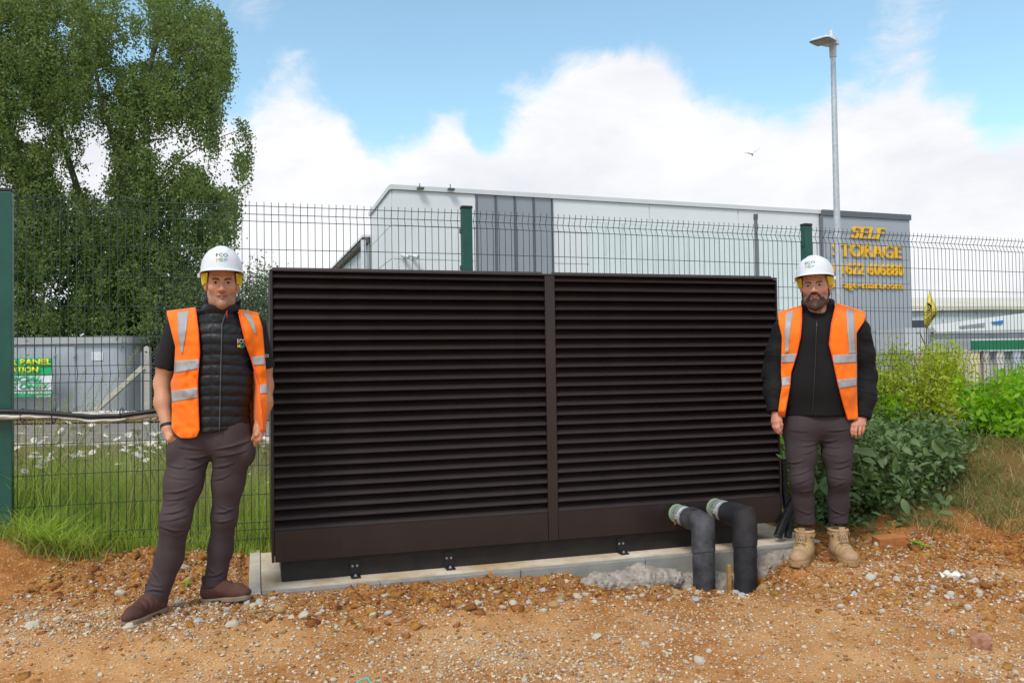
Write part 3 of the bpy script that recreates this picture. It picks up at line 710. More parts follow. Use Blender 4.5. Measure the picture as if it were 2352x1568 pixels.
v = [F(0, 0, -0.1), F(FL, 0, -0.1), F(FL, 0, -0.1)+su*SL, F(0, 0, -0.1)+su*SL]; v += [p+np.array([0, 0, ZT+0.1-0.02]) for p in v]
wall = fixn(pyd('wall', v, [(0, 1, 2, 3), (4, 5, 6, 7), (0, 1, 5, 4), (1, 2, 6, 5), (2, 3, 7, 6), (3, 0, 4, 7)], M_white, store))
M_join = mat('panel_joint', (0.42, 0.43, 0.45), 0.6); M_par = mat('parapet_metal', (0.70, 0.71, 0.72), 0.45, var=0.06, nscale=0.8)
fbx('parapet', -0.08, uP, 0.0, 0.14, ZT-0.20, ZT, M_par, store)
o = MB(); 
p0 = F(0, 0, ZT-0.10); p1 = p0+su*SL
MS = Matrix.Rotation(math.atan2(su[1], su[0]), 3, 'Z'); o.box((p0+p1)/2+sn*0.06, (SL, 0.14, 0.20), MS); o.build('parapet', M_par, store)
uw0, zw1 = fuz(1093, 444); uw1, _ = fuz(1267, 452); zs = [0.2, 3.0, 4.55, zw1]
# horizontal and vertical cladding panels, each proud of the wall with an open joint
rows = [0.0, 1.45, 2.9, 4.35, 5.8, 7.25, ZT-0.21]
for (a, c, n) in ((0.0, uw0-0.02, 1), (uw1+0.02, uP-0.03, 3)):
    for i in range(n):
        for r0, r1 in zip(rows[:-1], rows[1:]):
            fbx('cladding_panel', a+(c-a)*i/n+0.03, a+(c-a)*(i+1)/n-0.03, 0.004, 0.05, r0+0.02, r1-0.02, M_white, wall)
for r0, r1 in zip(rows[:-1], rows[1:]):
    o = MB(); q = (F(0, 0, (r0+r1)/2)+su*(SL/2)+sn*0.03); o.box(q, (SL-0.2, 0.045, r1-r0-0.04), MS); o.build('cladding_panel', M_white, wall)
# tall window bay
M_frame = mat('grey_window_frame', (0.16, 0.16, 0.19), 0.45); M_pane = mat('grey_tinted_glass', (0.30, 0.33, 0.36), 0.15, var=0.05, nscale=0.5, spec=0.6)
win = fbx('window', uw0, uw1, 0.002, 0.03, zs[0], zw1, M_frame, store)
for i in range(4):
    for r0, r1 in zip(zs[:-1], zs[1:]):
        w = (uw1-uw0)/4; fbx('pane', uw0+w*i+0.06, uw0+w*(i+1)-0.06, 0.032, 0.045, r0+0.06, r1-0.06, M_pane, win)
for i in range(5):
    w = (uw1-uw0)/4; fbx('window_mullion', uw0+w*i-0.025, uw0+w*i+0.025, 0.032, 0.10, zs[0], zw1, M_frame, win)
for z in zs[1:3]+[zw1]: fbx('window_transom', uw0, uw1, 0.031, 0.09, z-0.025, z+0.025, M_frame, win)
# long strip of pale obscured glazing
ug0, zg1 = fuz(1350, 492); ug1, _ = fuz(1848, 505)
M_pale = mat('pale_green_glazing', (0.76, 0.83, 0.83), 0.2, var=0.04, nscale=0.9); M_palef = mat('pale_frame', (0.66, 0.70, 0.72), 0.5)
gl = fbx('window', ug0, ug1, 0.051, 0.075, 0.6, zg1-0.35, M_palef, store)
zz = [0.65, 2.4, 4.35, zg1-0.40]; ng = 14
for i in range(ng):
    w = (ug1-ug0)/ng
    for r0, r1 in zip(zz[:-1], zz[1:]): fbx('pane', ug0+w*i+0.04, ug0+w*(i+1)-0.04, 0.077, 0.09, r0+0.04, r1-0.04, M_pale, gl)
# yellow band low on the facade
fbx('yellow_band', uw1+0.5, uP-0.1, 0.055, 0.11, 2.55, 3.0, mat('yellow_paint', (0.80, 0.52, 0.02), 0.5), store)
# grey sign tower
M_tow = mat('grey_tower_cladding', (0.40, 0.42, 0.46), 0.5, var=0.03, nscale=0.4)
trow = [0.0, 1.3, 2.6, 3.9, 5.2, 6.5, 7.8, ZT-0.30]
for r0, r1 in zip(trow[:-1], trow[1:]): fbx('tower_panel', uP+0.02, FL+0.04, 0.004, 0.22, r0+0.012, r1-0.012, M_tow, store)
fbx('tower_core', uP, FL+0.02, -0.3, 0.19, 0.0, ZT-0.02, mat('grey_joint', (0.25, 0.26, 0.28), 0.6), store)
fbx('tower_coping', uP-0.02, FL+0.1, -0.35, 0.30, ZT-0.30, ZT-0.005, mat('slate_coping', (0.13, 0.14, 0.16), 0.5), store)
fbx('tower_edge', uP-0.10, uP-0.003, 0.0, 0.26, 0.0, ZT-0.31, M_frame, store)
M_yel = mat('amber_lettering', (0.95, 0.52, 0.015), 0.45, var=0.05)
def facade_word(txt, xa, xb, ytop, ybot, shear=0.0, bold=0.03):
    ua, zb = fuz(xa, ybot); ub, _ = fuz(xb, ybot); _, zt = fuz((xa+xb)/2, ytop); _, zb2 = fuz((xa+xb)/2, ybot)
    hh = 0.045*(zt-zb2)
    for dx, dn in ((-hh, 0.0), (0.0, 0.006), (hh, 0.012)):      # heavy strokes
        me = fit_text(txt, ua+0.05+dx, ub-0.05+dx, (zt-zb2), F(0, 0.222+dn, zb2), fu, np.array([0, 0, 1.0]), fn_, shear, 0.08, 0.0); link('lettering', me, M_yel, store)
facade_word('SELF', 1945, 2026, 522, 550, 0.25, 0.022)
facade_word('STORAGE', 1904, 2063, 562, 592, 0.0, 0.022)
facade_word('01622 606880', 1905, 2067, 606, 632, 0.0, 0.018)
facade_word('storage-mart.com', 1886, 2065, 647, 663, 0.0, 0.018)
# floodlights and cameras on the facade
M_dkg = mat('dark_grey_metal', (0.10, 0.11, 0.11), 0.5)
for x, y in ((962, 436), (1032, 438)):
    u, z = fuz(x, y); o = MB(); o.box(F(u, 0.30, z), (0.30, 0.20, 0.10), MF, 0.02); o.box(F(u, 0.16, z+0.14), (0.03, 0.05, 0.22), MF); o.build('floodlight', M_dkg, store)
for x, y in ((925, 591), (946, 591)):
    u, z = fuz(x, y); o = MB(); o.tube([F(u, 0.05, z-0.1), F(u, 0.22, z-0.1), F(u, 0.24, z)], 0.035, 8); o.tube([F(u-0.06, 0.16, z+0.07), F(u+0.14, 0.55, z-0.06)], 0.085, 10); o.build('security_camera', M_palef, store)
# lower shed behind its left end
shed = empty('low_shed', tuple(F(0, 0, 0)+su*7), 'low corrugated shed wing behind the left end of the storage building', 'building')
dS = ray(848, 543); q0 = W(848, 543, FA[1]+su[1]*SL*1.0); dT = ray(775, 614); q1 = _C+dT*((q0[2]-CAMH)/dT[2])
sdv = q1-q0; sl = np.linalg.norm(sdv[:2]); sdv = sdv/np.linalg.norm(sdv); q1 = q0+sdv*(sl*1.5); sl *= 1.5
M_corr = mat('corrugated_wall', (0.50, 0.52, 0.53), 0.5); M_dgut = mat('brown_gutter', (0.14, 0.11, 0.09), 0.6)
v = []; f = []; n = 140
for i in range(n+1):
    p = q0+sdv*(sl*i/n); off = 0.05*(i % 2); pn = np.array([-sdv[1], sdv[0], 0]); pn = pn*np.sign(pn[0]*-1)
    v += [(p[0]+pn[0]*off, p[1]+pn[1]*off, 0), (p[0]+pn[0]*off, p[1]+pn[1]*off, q0[2]-0.3)]
f = [(2*i, 2*i+2, 2*i+3, 2*i+1) for i in range(n)]
pyd('corrugated_wall', v, f, M_corr, shed)
o = MB(); o.tube([q0+pn*0.15-[0, 0, 0.2], q1+pn*0.15-[0, 0, 0.2]], 0.16, 8); o.build('gutter', M_dgut, shed)
o = MB(); c0 = q0+np.array([0, 0, -0.05]); c1 = q1+np.array([0, 0, -0.05]); inn = -pn*9+np.array([0, 0, 0.5])
o.add([c0+pn*0.35, c1+pn*0.35, c1+inn, c0+inn, c0+pn*0.35+[0, 0, 0.12], c1+pn*0.35+[0, 0, 0.12], c1+inn+[0, 0, 0.12], c0+inn+[0, 0, 0.12]], [(0, 1, 2, 3), (4, 5, 6, 7), (0, 1, 5, 4), (1, 2, 6, 5), (2, 3, 7, 6), (3, 0, 4, 7)])
fixn(o.build('roof', M_par, shed))
dp = q0+pn*0.3; o = MB(); o.tube([dp+[0, 0, -0.2], (dp[0], dp[1], 0.0)], 0.13, 10); o.build('downpipe', M_palef, shed)

# slim post standing beyond the fence
c = W(1737, 560, 10.5); ct = W(1737, 500, 10.5)
pst = empty('steel_post', (c[0], 10.5, 0), 'slim dark steel post beyond the fence, before the pale glazing', 'post')
o = MB(); o.box((c[0], 10.5, ct[2]/2), (0.036, 0.036, ct[2]), None, 0.003); o.build('shaft', M_frame, pst)
o = MB(); o.box((c[0], 10.5, ct[2]+0.01), (0.046, 0.046, 0.07), None, 0.003); o.build('clamp_head', M_dkg, pst)

# gull
gp = W(1727, 354, 60); gull = empty('gull', tuple(gp), 'small gull gliding before the white cloud', 'bird')
M_gull = mat('gull_feathers', (0.42, 0.42, 0.42), 0.8, var=0.1)
o = MB(); o.tube([gp+np.array(q) for q in [(-0.06, -0.30, -0.02), (-0.04, -0.2, 0.0), (0.02, 0.0, 0.0), (0.10, 0.22, -0.03), (0.16, 0.36, -0.06)]], [0.02, 0.06, 0.075, 0.04, 0.02], 10); o.build('body', mat('gull_white', (0.75, 0.75, 0.75), 0.8), gull, True)
def wing(path, ch):
    v = []; f = []
    for (x, z), c in zip(path, ch):
        for y, dz in ((-c*0.4, -0.004), (c*0.1, 0.018), (c*0.6, 0.0)): v.append(gp+np.array([x, y, z+dz]))
        for y, dz in ((c*0.1, -0.008),): v.append(gp+np.array([x, y, z+dz]))
    for i in range(len(path)-1):
        a = i*4; b = a+4
        f += [(a, b, b+1, a+1), (a+1, b+1, b+2, a+2), (a+2, b+2, b+3, a+3), (a+3, b+3, b, a)]
    fixn(pyd('wing', v, f, M_gull, gull, True))
wing([(0.03, 0.02), (0.15, 0.14), (0.30, 0.20), (0.48, 0.33), (0.60, 0.42)], [0.22, 0.2, 0.16, 0.09, 0.02])
wing([(0.0, 0.0), (-0.14, 0.03), (-0.27, 0.09), (-0.42, 0.08), (-0.58, 0.07)], [0.22, 0.2, 0.16, 0.09, 0.02])

# ------------------------------------------------------------------ kiosk, banner and chain link fence across the road
KY = 21.0; sK = FPX/KY
kb = W(160, 960, KY); kx0 = W(-260, 860, KY)[0]; kx1 = W(291, 860, KY)[0]; kz1 = W(160, 773, KY)[2]; KZ = kz1
M_grp = mat('grey_kiosk_plastic', (0.42, 0.45, 0.49), 0.55, var=0.06, nscale=1.5); M_grpl = mat('pale_kiosk_lid', (0.52, 0.53, 0.53), 0.7, var=0.15, nscale=6, col2=(0.40, 0.39, 0.37))
kio = empty('electricity_kiosk', ((kx0+kx1)/2, KY+0.8, 0), 'long grey plastic electricity kiosk across the road under the birch', 'kiosk')
def rrect(x0, x1, y0, y1, r, z0, z1, name, m, par):
    pts = []
    for cx, cy, a0 in ((x1-r, y0+r, -90), (x1-r, y1-r, 0), (x0+r, y1-r, 90), (x0+r, y0+r, 180)):
        for k in range(7): a = R(a0+15*k); pts.append((cx+r*math.cos(a), cy+r*math.sin(a)))
    n = len(pts); v = [(x, y, z0) for x, y in pts]+[(x, y, z1) for x, y in pts]
    f = [(i, (i+1) % n, n+(i+1) % n, n+i) for i in range(n)]+[tuple(range(n))[::-1], tuple(range(n, 2*n))]
    return autosmooth(pyd(name, v, f, m, par), 30)
rrect(kx0, kx1, KY, KY+1.7, 0.35, 0.05, KZ-0.18, 'housing', M_grp, kio)
rrect(kx0-0.09, kx1+0.09, KY-0.09, KY+1.79, 0.42, KZ-0.18, KZ, 'lid', M_grpl, kio)
def kpl(px0, px1, py0, py1, name, m, par, d=0.02, dy=0.0):
    a = W(px0, py1, KY+dy); b = W(px1, py0, KY+dy); o = MB(); o.box(((a[0]+b[0])/2, KY+dy-d/2-0.003, (a[2]+b[2])/2), (b[0]-a[0], d, b[2]-a[2]), None, 0.003); return o.build(name, m, par)
for a, c in ((-60, 24), (26, 81), (83, 129), (131, 174)): kpl(a, c-1.0, 795, 944, 'kiosk_door', M_grp, kio, 0.03)
for x, y in ((127, 815), (172, 816), (172, 934), (127, 930)): kpl(x-2, x+3, y-3, y+4, 'hinge', M_grpl, kio, 0.07)
kpl(211, 237, 808, 828, 'notice_plate', mat('white_plate', (0.75, 0.77, 0.78), 0.5), kio, 0.015)
kpl(278, 311, 800, 818, 'side_duct', M_grp, kio, 0.3, 0.9); kpl(290, 311, 919, 948, 'side_duct', M_grp, kio, 0.3, 0.9)
# banner
ban = empty('advert_banner', tuple(W(60, 912, KY-0.5)), 'green and white advertising banner on the chain link fence', 'banner')
BY = KY-0.55
def bpl(px0, px1, py0, py1, name, m, d=0.01):
    a = W(px0, py1, BY); b = W(px1, py0, BY); n = 24; v = []; f = []
    for i in range(n+1):
        x = a[0]+(b[0]-a[0])*i/n; y = BY+0.02*math.sin(x*7)
        v += [(x, y, a[2]), (x, y, b[2]), (x, y+d, a[2]), (x, y+d, b[2])]
    for i in range(n):
        k = 4*i; f += [(k, k+4, k+5, k+1), (k+2, k+3, k+7, k+6), (k+1, k+5, k+7, k+3), (k, k+2, k+6, k+4)]
    return pyd(name, v, f, m, ban)
M_bg = mat('banner_green', (0.015, 0.42, 0.14), 0.5, var=0.06); M_bw = mat('banner_white', (0.78, 0.78, 0.80), 0.5, var=0.04); M_by = mat('banner_yellow', (0.80, 0.72, 0.02), 0.5)
bpl(-90, 120, 821.5, 862, 'green_field', M_bg); bpl(-90, 120, 862.4, 897.8, 'white_field', M_bw); bpl(-90, 120, 898.2, 913, 'green_strip', M_bg)
def bword(txt, xa, xb, yt, yb, m, sh=0.0, bold=0.04):
    a = W(xa, yb, BY-0.035); b = W(xb, yb, BY-0.035); c = W(xa, yt, BY-0.035)
    me = fit_text(txt, 0, b[0]-a[0], c[2]-a[2], a, np.array([1, 0, 0.]), np.array([0, 0, 1.]), np.array([0, -1., 0]), sh, 0.002, bold); link('printed_word', me, m, ban)
bword('R PANEL', 24, 119, 825, 838, M_by); bword('ATION', 24, 88, 843, 856, M_by)
bword('RCIAL', 24, 96, 864, 876.5, M_bg, 0.25); bword('S ONLY', 24, 116, 880, 893, M_bg, 0.25)
bword('SPACE REQUIRED', 28, 118, 899.5, 905, M_bw, 0, 0.02); bword('solar.co.uk', 84, 117, 907, 911.5, M_bw, 0, 0.02)
# chain link
CYk = KY-0.35; M_chain = mat('chain_link_wire', (0.42, 0.44, 0.44), 0.5, metal=0.4); M_cpost = mat('concrete_post', (0.50, 0.47, 0.41), 0.9, var=0.15, nscale=8, bump=0.3)
chf = empty('chain_link_fence', (W(335, 955, CYk)[0], CYk, 0), 'grey chain link fence with concrete posts before the kiosk', 'fence')
xa, xb = W(-200, 850, CYk)[0], W(640, 850, CYk)[0]; zt = W(335, 808, CYk)[2]
o = MB(); st_ = 0.085; n = int((xb-xa)/st_); H_ = zt-0.1
def bar(o, p, q, r=0.0022):
    p = np.array(p); q = np.array(q); e = np.array([0, -1, 0.])*r; s = np.array([1, 0, 0.])*r
    o.add([p-s, p+s, p+e, q-s, q+s, q+e], [(0, 2, 5, 3), (2, 1, 4, 5), (1, 0, 3, 4)])
for i in range(-int(H_/st_)-1, n+1):
    for sg in (1, -1):
        x0 = xa+i*st_; 
        if sg == 1: pa, pb = (x0, 0.1), (x0+H_, zt)
        else: pa, pb = (x0, zt), (x0+H_, 0.1)
        # clip to the panel
        (x1, z1), (x2, z2) = pa, pb
        if x2 < xa or x1 > xb: continue
        if x1 < xa: z1 += (z2-z1)*(xa-x1)/(x2-x1); x1 = xa
        if x2 > xb: z2 = z1+(z2-z1)*(xb-x1)/(x2-x1); x2 = xb
        bar(o, (x1, CYk+0.004*sg, z1), (x2, CYk+0.004*sg, z2))
tag(o.build('wire_netting', M_chain, chf), kind='stuff')
for px in (335, -125, 640):
    x = W(px, 850, CYk)[0]; z = W(335, 794, CYk)[2]; o = MB(); o.box((x, CYk+0.10, z/2-0.05), (0.14, 0.12, z+0.1-0.06), None, 0.01)
    o.tube([(x, CYk+0.05, z-0.07), (x, CYk+0.15, z-0.07)], 0.068, 16); o.build('post', M_cpost, chf)
x = W(335, 850, CYk)[0]; o = MB(); a = np.array(W(331, 843, CYk+0.08)); c = np.array(W(205, 955, CYk-0.02)); mid = (a+c)/2; dv = c-a; Ld = np.linalg.norm(dv)
o.box(mid, (Ld, 0.10, 0.12), Matrix.Rotation(-math.atan2(dv[2], dv[0]), 3, 'Y'), 0.008); o.build('raking_strut', M_cpost, chf)
x = W(325, 850, CYk)[0]; o = MB(); o.tube([(x, CYk, 0), (x, CYk, zt)], 0.018, 8); o.build('straining_bar', M_chain, chf)

# ------------------------------------------------------------------ right-hand background
RY = 60.0
wh = empty('far_warehouse', tuple(W(2250, 780, RY)*np.array([1, 1, 0])), 'long low white warehouse with cream roof at the far right', 'building')
def rb(x0, x1, y0, y1, Y, D, name, m, par, bev=0.0):
    a = W(x0, y1, Y); b = W(x1, y0, Y); o = MB(); o.box(((a[0]+b[0])/2, Y+D/2, (a[2]+b[2])/2), (b[0]-a[0], D, b[2]-a[2]), None, bev); return o.build(name, m, par)
M_wht2 = mat('far_white_wall', (0.62, 0.66, 0.66), 0.6, var=0.05, nscale=0.2); M_crm = mat('cream_roof', (0.60, 0.57, 0.46), 0.6, var=0.06, nscale=0.3)
rb(2060, 2440, 708, 838, RY, 14, 'wall', M_wht2, wh)
a = W(2060, 703, RY-0.4); b = W(2440, 703, RY-0.4); t0 = W(2060, 684, RY+6); t1 = W(2440, 684, RY+6)
v = [a, b, t1, t0]; v += [np.array(p)-[0, 0, 0.25] for p in v]; fixn(pyd('roof', v, [(0, 1, 2, 3), (4, 5, 6, 7), (0, 1, 5, 4), (1, 2, 6, 5), (2, 3, 7, 6), (3, 0, 4, 7)], M_crm, wh))
rb(2060, 2440, 703, 709, RY-0.3, 0.3, 'gutter', M_dkg, wh)
for x in (2085, 2125, 2165, 2205, 2245, 2285, 2325, 2365): rb(x, x+1.2, 710, 735, RY-0.1, 0.08, 'cladding_rib', M_palef, wh)
rb(2080, 2135, 735, 752, RY-0.05, 0.04, 'window', mat('far_dark_window', (0.05, 0.06, 0.08), 0.3), wh)
SY = 38.0
shop = empty('forecourt_building', tuple(W(2260, 860, SY)*np.array([1, 1, 0])), 'white fascia forecourt building with green band at the far right', 'building')
# sloping white fascia
def poly_slab(pts, Y, D, name, m, par):
    v = [W(x, y, Y) for x, y in pts]; n = len(v); v += [np.array(p)+[0, D, 0] for p in v]
    return fixn(pyd(name, v, [tuple(range(n)), tuple(range(n, 2*n))[::-1]]+[(i, n+i, n+(i+1) % n, (i+1) % n) for i in range(n)], m, par))
poly_slab([(2145, 752), (2145, 747), (2440, 708), (2440, 754), (2150, 762)], SY, 0.5, 'fascia', M_white, shop)
poly_slab([(2205, 748), (2262, 741), (2262, 749), (2205, 753)], SY-0.05, 0.04, 'fascia_recess', mat('grey_recess', (0.34, 0.36, 0.38), 0.6), shop)
poly_slab([(2278, 739), (2306, 735), (2302, 744), (2280, 744)], SY-0.05, 0.04, 'blue_sign_patch', mat('blue_sign', (0.02, 0.22, 0.55), 0.5), shop)
rb(2145, 2440, 762, 779, SY+0.05, 0.4, 'dark_fascia_band', mat('weathered_band', (0.20, 0.21, 0.24), 0.7, var=0.25, nscale=1.0), shop)
rb(2145, 2440, 758, 762, SY-0.02, 0.4, 'pink_trim', mat('pinkish_trim', (0.50, 0.38, 0.33), 0.7), shop)
rb(2232, 2440, 779, 804, SY+0.02, 0.3, 'green_band', mat('shop_green', (0.010, 0.17, 0.075), 0.5, var=0.2, nscale=1.0), shop)
rb(2145, 2232, 779, 804, SY+0.06, 0.3, 'grey_band', mat('shop_grey', (0.36, 0.38, 0.38), 0.6, var=0.2, nscale=1.0), shop)
rb(2095, 2440, 804, 910, SY+0.4, 3, 'wall', mat('shop_wall', (0.52, 0.50, 0.50), 0.8, var=0.1, nscale=0.5), shop)
rb(2080, 2145, 752, 806, SY+0.5, 3, 'wall', mat('shop_wall_pale', (0.56, 0.56, 0.60), 0.8, var=0.05), shop)
for x, w_, c in ((2118, 16, (0.60, 0.40, 0.30)), (2198, 14, (0.62, 0.52, 0.33)), (2214, 12, (0.55, 0.46, 0.40)), (2230, 20, (0.66, 0.58, 0.34)), (2262, 10, (0.55, 0.46, 0.42)), (2292, 14, (0.60, 0.55, 0.50)), (2330, 14, (0.50, 0.52, 0.60))):
    rb(x, x+w_, 805, 905, SY+0.1, 0.25, 'door_panel', mat('panel_%d' % x, c, 0.7), shop)
# cctv flag
FY = 9.6
fl = empty('warning_flag', tuple(W(2130, 900, FY)), 'crumpled yellow warning flag with black lettering tied to a thin pole', 'flag')
outline = [(2135, 668), (2142, 690), (2153, 712), (2152, 721), (2140, 737), (2128, 756), (2122, 745), (2122, 716), (2128, 695)]
n = len(outline); ctr = np.mean(outline, 0); v = [W(*ctr, FY-0.03)]; f = []
for k, (x, y) in enumerate(outline): v.append(W(x, y, FY+0.04*math.sin(k*1.9)))
for k, (x, y) in enumerate(outline): q = ctr+(np.array([x, y])-ctr)*0.5; v.append(W(q[0], q[1], FY-0.02+0.02*math.cos(k*2.3)))
for k in range(n): k2 = (k+1) % n; f += [(0, 1+n+k, 1+n+k2), (1+n+k, 1+k, 1+k2, 1+n+k2)]
o = pyd('flag_cloth', v, f, mat('yellow_flag', (0.72, 0.58, 0.06), 0.5, var=0.12, nscale=30), fl, True); md = o.modifiers.new('thick', 'SOLIDIFY'); md.thickness = 0.004
o = MB(); o.tube([W(2124, 900, FY+0.03), W(2128, 800, FY+0.03), W(2128, 740, FY+0.03), W(2135, 667, FY+0.03)], [0.009, 0.008, 0.006, 0.004], 8); o.build('pole', M_dkg, fl)
o = MB(); o.tube([W(2140, 775, FY+0.05), W(2128, 800, FY+0.03), W(2112, 762, FY)], 0.006, 6); o.build('tie_cord', M_dkg, fl)
def fword(txt, x0, y0, x1, y1, hpx, Y):
    a = W(x0, y0, Y); b = W(x1, y1, Y); ax = b-a; Lx = np.linalg.norm(ax); ax /= Lx; nr = np.array([0, -1., 0]); up = np.cross(nr, ax); up = up*np.sign(up[2])
    me = fit_text(txt, 0, Lx, hpx*Y/FPX, a, ax, up, nr, 0, 0.0005, 0.03); link('printed_word', me, M_ink, fl)
fword('CCTV', 2124.5, 726, 2143, 711, 7, FY-0.075); fword('SURVEILLANCE', 2128, 742, 2149, 725, 3, FY-0.07); fword('24 HR VIDEO', 2127, 736, 2145, 722, 3, FY-0.075)
o = MB(); o.tube([W(2131, 697, FY-0.07), W(2139, 704, FY-0.07)], 0.014, 8); o.tube([W(2131, 703, FY-0.07), W(2134, 708, FY-0.07), W(2140, 706, FY-0.07)], 0.006, 6); o.build('printed_camera', M_ink, fl)
# ------------------------------------------------------------------ vegetation
rng = np.random.default_rng(11)
def leaf_quads(C, size, aspect=0.6, droop=0.0, rng=rng, flat=0.0):
    """one folded leaf (2 tris as a rhomb) at each centre C, random attitude; droop turns tips down"""
    n = len(C); d = rng.normal(size=(n, 3)); d[:, 2] = d[:, 2]*(1-flat) - droop; d /= np.linalg.norm(d, axis=1)[:, None]
    a = rng.normal(size=(n, 3)); a[:, 2] *= (1-flat*0.5); s = np.cross(d, a); s /= np.linalg.norm(s, axis=1)[:, None]+1e-9
    sz = (size*(0.65+0.7*rng.random(n)))[:, None]
    v = np.stack([C-d*sz*0.5, C+s*sz*aspect*0.5, C+d*sz*0.5, C-s*sz*aspect*0.5], 1).reshape(-1, 3)
    f = np.arange(4*n).reshape(n, 4); return v, f
def clump_tone(m, scale, lo, hi):
    """sprays of paler and darker leaves, toned at random by noise"""
    nt = m.node_tree; L = nt.links.new; mx = [n for n in nt.nodes if n.type == 'MIX'][0]; tc = nnode(nt, 'ShaderNodeTexCoord'); n = nnode(nt, 'ShaderNodeTexNoise'); n.inputs['Scale'].default_value = scale; n.inputs['Detail'].default_value = 3
    L(tc.outputs['Object'], n.inputs['Vector']); r = nnode(nt, 'ShaderNodeMapRange'); L(n.outputs['Fac'], r.inputs[0]); r.inputs[1].default_value = 0.35; r.inputs[2].default_value = 0.65; r.inputs[3].default_value = lo; r.inputs[4].default_value = hi
    src = mx.inputs[0].links[0].from_socket; a = nnode(nt, 'ShaderNodeMath', operation='MULTIPLY_ADD', use_clamp=True); L(src, a.inputs[0]); a.inputs[1].default_value = 0.55; L(r.outputs[0], a.inputs[2]); L(a.outputs[0], mx.inputs[0])
def merge(lst):
    V = []; Fq = []; n = 0
    for v, f in lst: V.append(v); Fq.append(f+n); n += len(v)
    return np.concatenate(V), np.concatenate(Fq)
def in_poly(x, y, poly):
    c = np.zeros(len(x), bool); n = len(poly); j = n-1
    for i in range(n):
        xi, yi = poly[i]; xj, yj = poly[j]
        m = ((yi > y) != (yj > y)) & (x < (xj-xi)*(y-yi)/(yj-yi+1e-9)+xi); c ^= m; j = i
    return c
def Wv(x, y, Y): return np.array([W(a, b, c) for a, b, c in zip(x, y, Y)])
M_bark = mat('birch_bark', (0.34, 0.31, 0.28), 0.85, var=0.4, nscale=7, col2=(0.14, 0.12, 0.10))
M_twig = mat('dark_twig', (0.06, 0.045, 0.035), 0.8)
M_birch = leafmat('birch_leaf', (0.075, 0.125, 0.024), (0.21, 0.275, 0.080), 0.42)
clump_tone(M_birch, 1.1, -0.15, 0.6)
# birch: weeping strands of small leaves hung from arching limbs
TY = 24.0
crown = [(-90, -40), (60, -30), (200, -25), (330, -20), (470, -10), (505, 30), (528, 90), (532, 160), (515, 225), (492, 280), (545, 275), (578, 300), (572, 365), (556, 420), (548, 480), (530, 545), (500, 560), (478, 600), (470, 640), (430, 700), (390, 745), (300, 765), (100, 770), (-90, 765)]
birch = empty('birch_tree', tuple(W(290, 950, TY)*np.array([1, 1, 0])), 'big weeping birch tree with dense green crown at the left', 'tree')
def limb(pts, r0, r1, par, name='limb', m=M_bark):
    P = np.array(pts); t = np.linspace(0, 1, len(P)); tt = np.linspace(0, 1, len(P)*4); Q = np.stack([np.interp(tt, t, P[:, k]) for k in range(3)], 1)
    for _ in range(3): Q[1:-1] = (Q[:-2]+Q[1:-1]*2+Q[2:])/4
    o = MB(); o.tube(Q, np.linspace(r0, r1, len(Q)), 8); return autosmooth(o.build(name, m, par), 60)
limb([W(290, 962, TY), W(285, 760, TY), W(283, 560, TY), W(288, 350, TY), W(318, 250, TY), W(345, 150, TY-0.3), (W(380, 20, TY-0.5))], 0.26, 0.04, birch, 'trunk')
limb([W(285, 720, TY), W(220, 560, TY+0.4), W(160, 380, TY+0.5), W(110, 200, TY+0.4), W(70, 60, TY)], 0.14, 0.03, birch)
limb([W(286, 420, TY), W(250, 290, TY-0.5), W(215, 150, TY-0.8), (W(190, 0, TY-1))], 0.09, 0.02, birch)
limb([W(292, 345, TY), W(340, 322, TY-0.8), W(385, 318, TY-1.5)], 0.05, 0.02, birch)
limb([W(330, 215, TY), W(400, 140, TY-0.8), W(470, 90, TY-1.2), W(515, 110, TY-1.3)], 0.05, 0.012, birch)
limb([W(300, 480, TY), W(380, 390, TY-1), W(470, 330, TY-1.2), W(545, 300, TY-1.4)], 0.035, 0.008, birch)
limb([W(286, 600, TY), W(360, 520, TY-1), W(440, 480, TY-1.4), W(520, 470, TY-1.5)], 0.06, 0.012, birch)
N = 15500; x = rng.uniform(-90, 580, N); y = rng.uniform(-60, 760, N)
ok = in_poly(x, y, crown); x, y = x[ok], y[ok]
dens = fbm(np.stack([x/75, y/60, 0*x], 1), 1.0, 3, 0.55, 5)
gap = np.zeros(len(x))
for gx_, gy_, gr, ga in ((345, 300, 70, .35), (455, 390, 80, .45), (520, 400, 70, .4), (320, 110, 40, .35), (130, 380, 45, .25), (30, 120, 60, .35), (420, 290, 50, .3), (160, 120, 45, .25), (500, 560, 60, .5), (60, 300, 50, .2)):
    gap += ga*np.exp(-((x-gx_)**2+(y-gy_)**2)/gr**2)
low = np.clip((y-420)/250, 0, 1)
keep = 1.5*dens - 0.85*gap + 0.22*low + 0.17 > rng.uniform(-0.35, 0.22, len(x)); x, y = x[keep], y[keep]
print('birch strands', len(x))
Yd = TY+rng.normal(size=len(x))*1.3; S = Wv(x, y, Yd)
leaves = []; tw = MB()
for k in range(len(S)):
    L = rng.uniform(0.35, 1.15); n = int(L*40); t = np.sort(rng.random(n)); dx = rng.normal(size=2)*0.16
    P = S[k][None] + np.stack([dx[0]*t*(1.5-t), dx[1]*t, 0.12*np.sin(t*2.6)-L*t*t*0.95], 1)+rng.normal(size=(n, 3))*0.07
    leaves.append(P)
    if k % 5 == 0: tw.tube([S[k], S[k]+[dx[0]*0.7, dx[1]*.5, -L*0.25], S[k]+[dx[0]*.6, dx[1], -L*0.9]], 0.006, 3, False)
LP = np.concatenate(leaves); v, f = leaf_quads(LP, 0.076, 0.72, 0.6)
print('birch leaves', len(f))
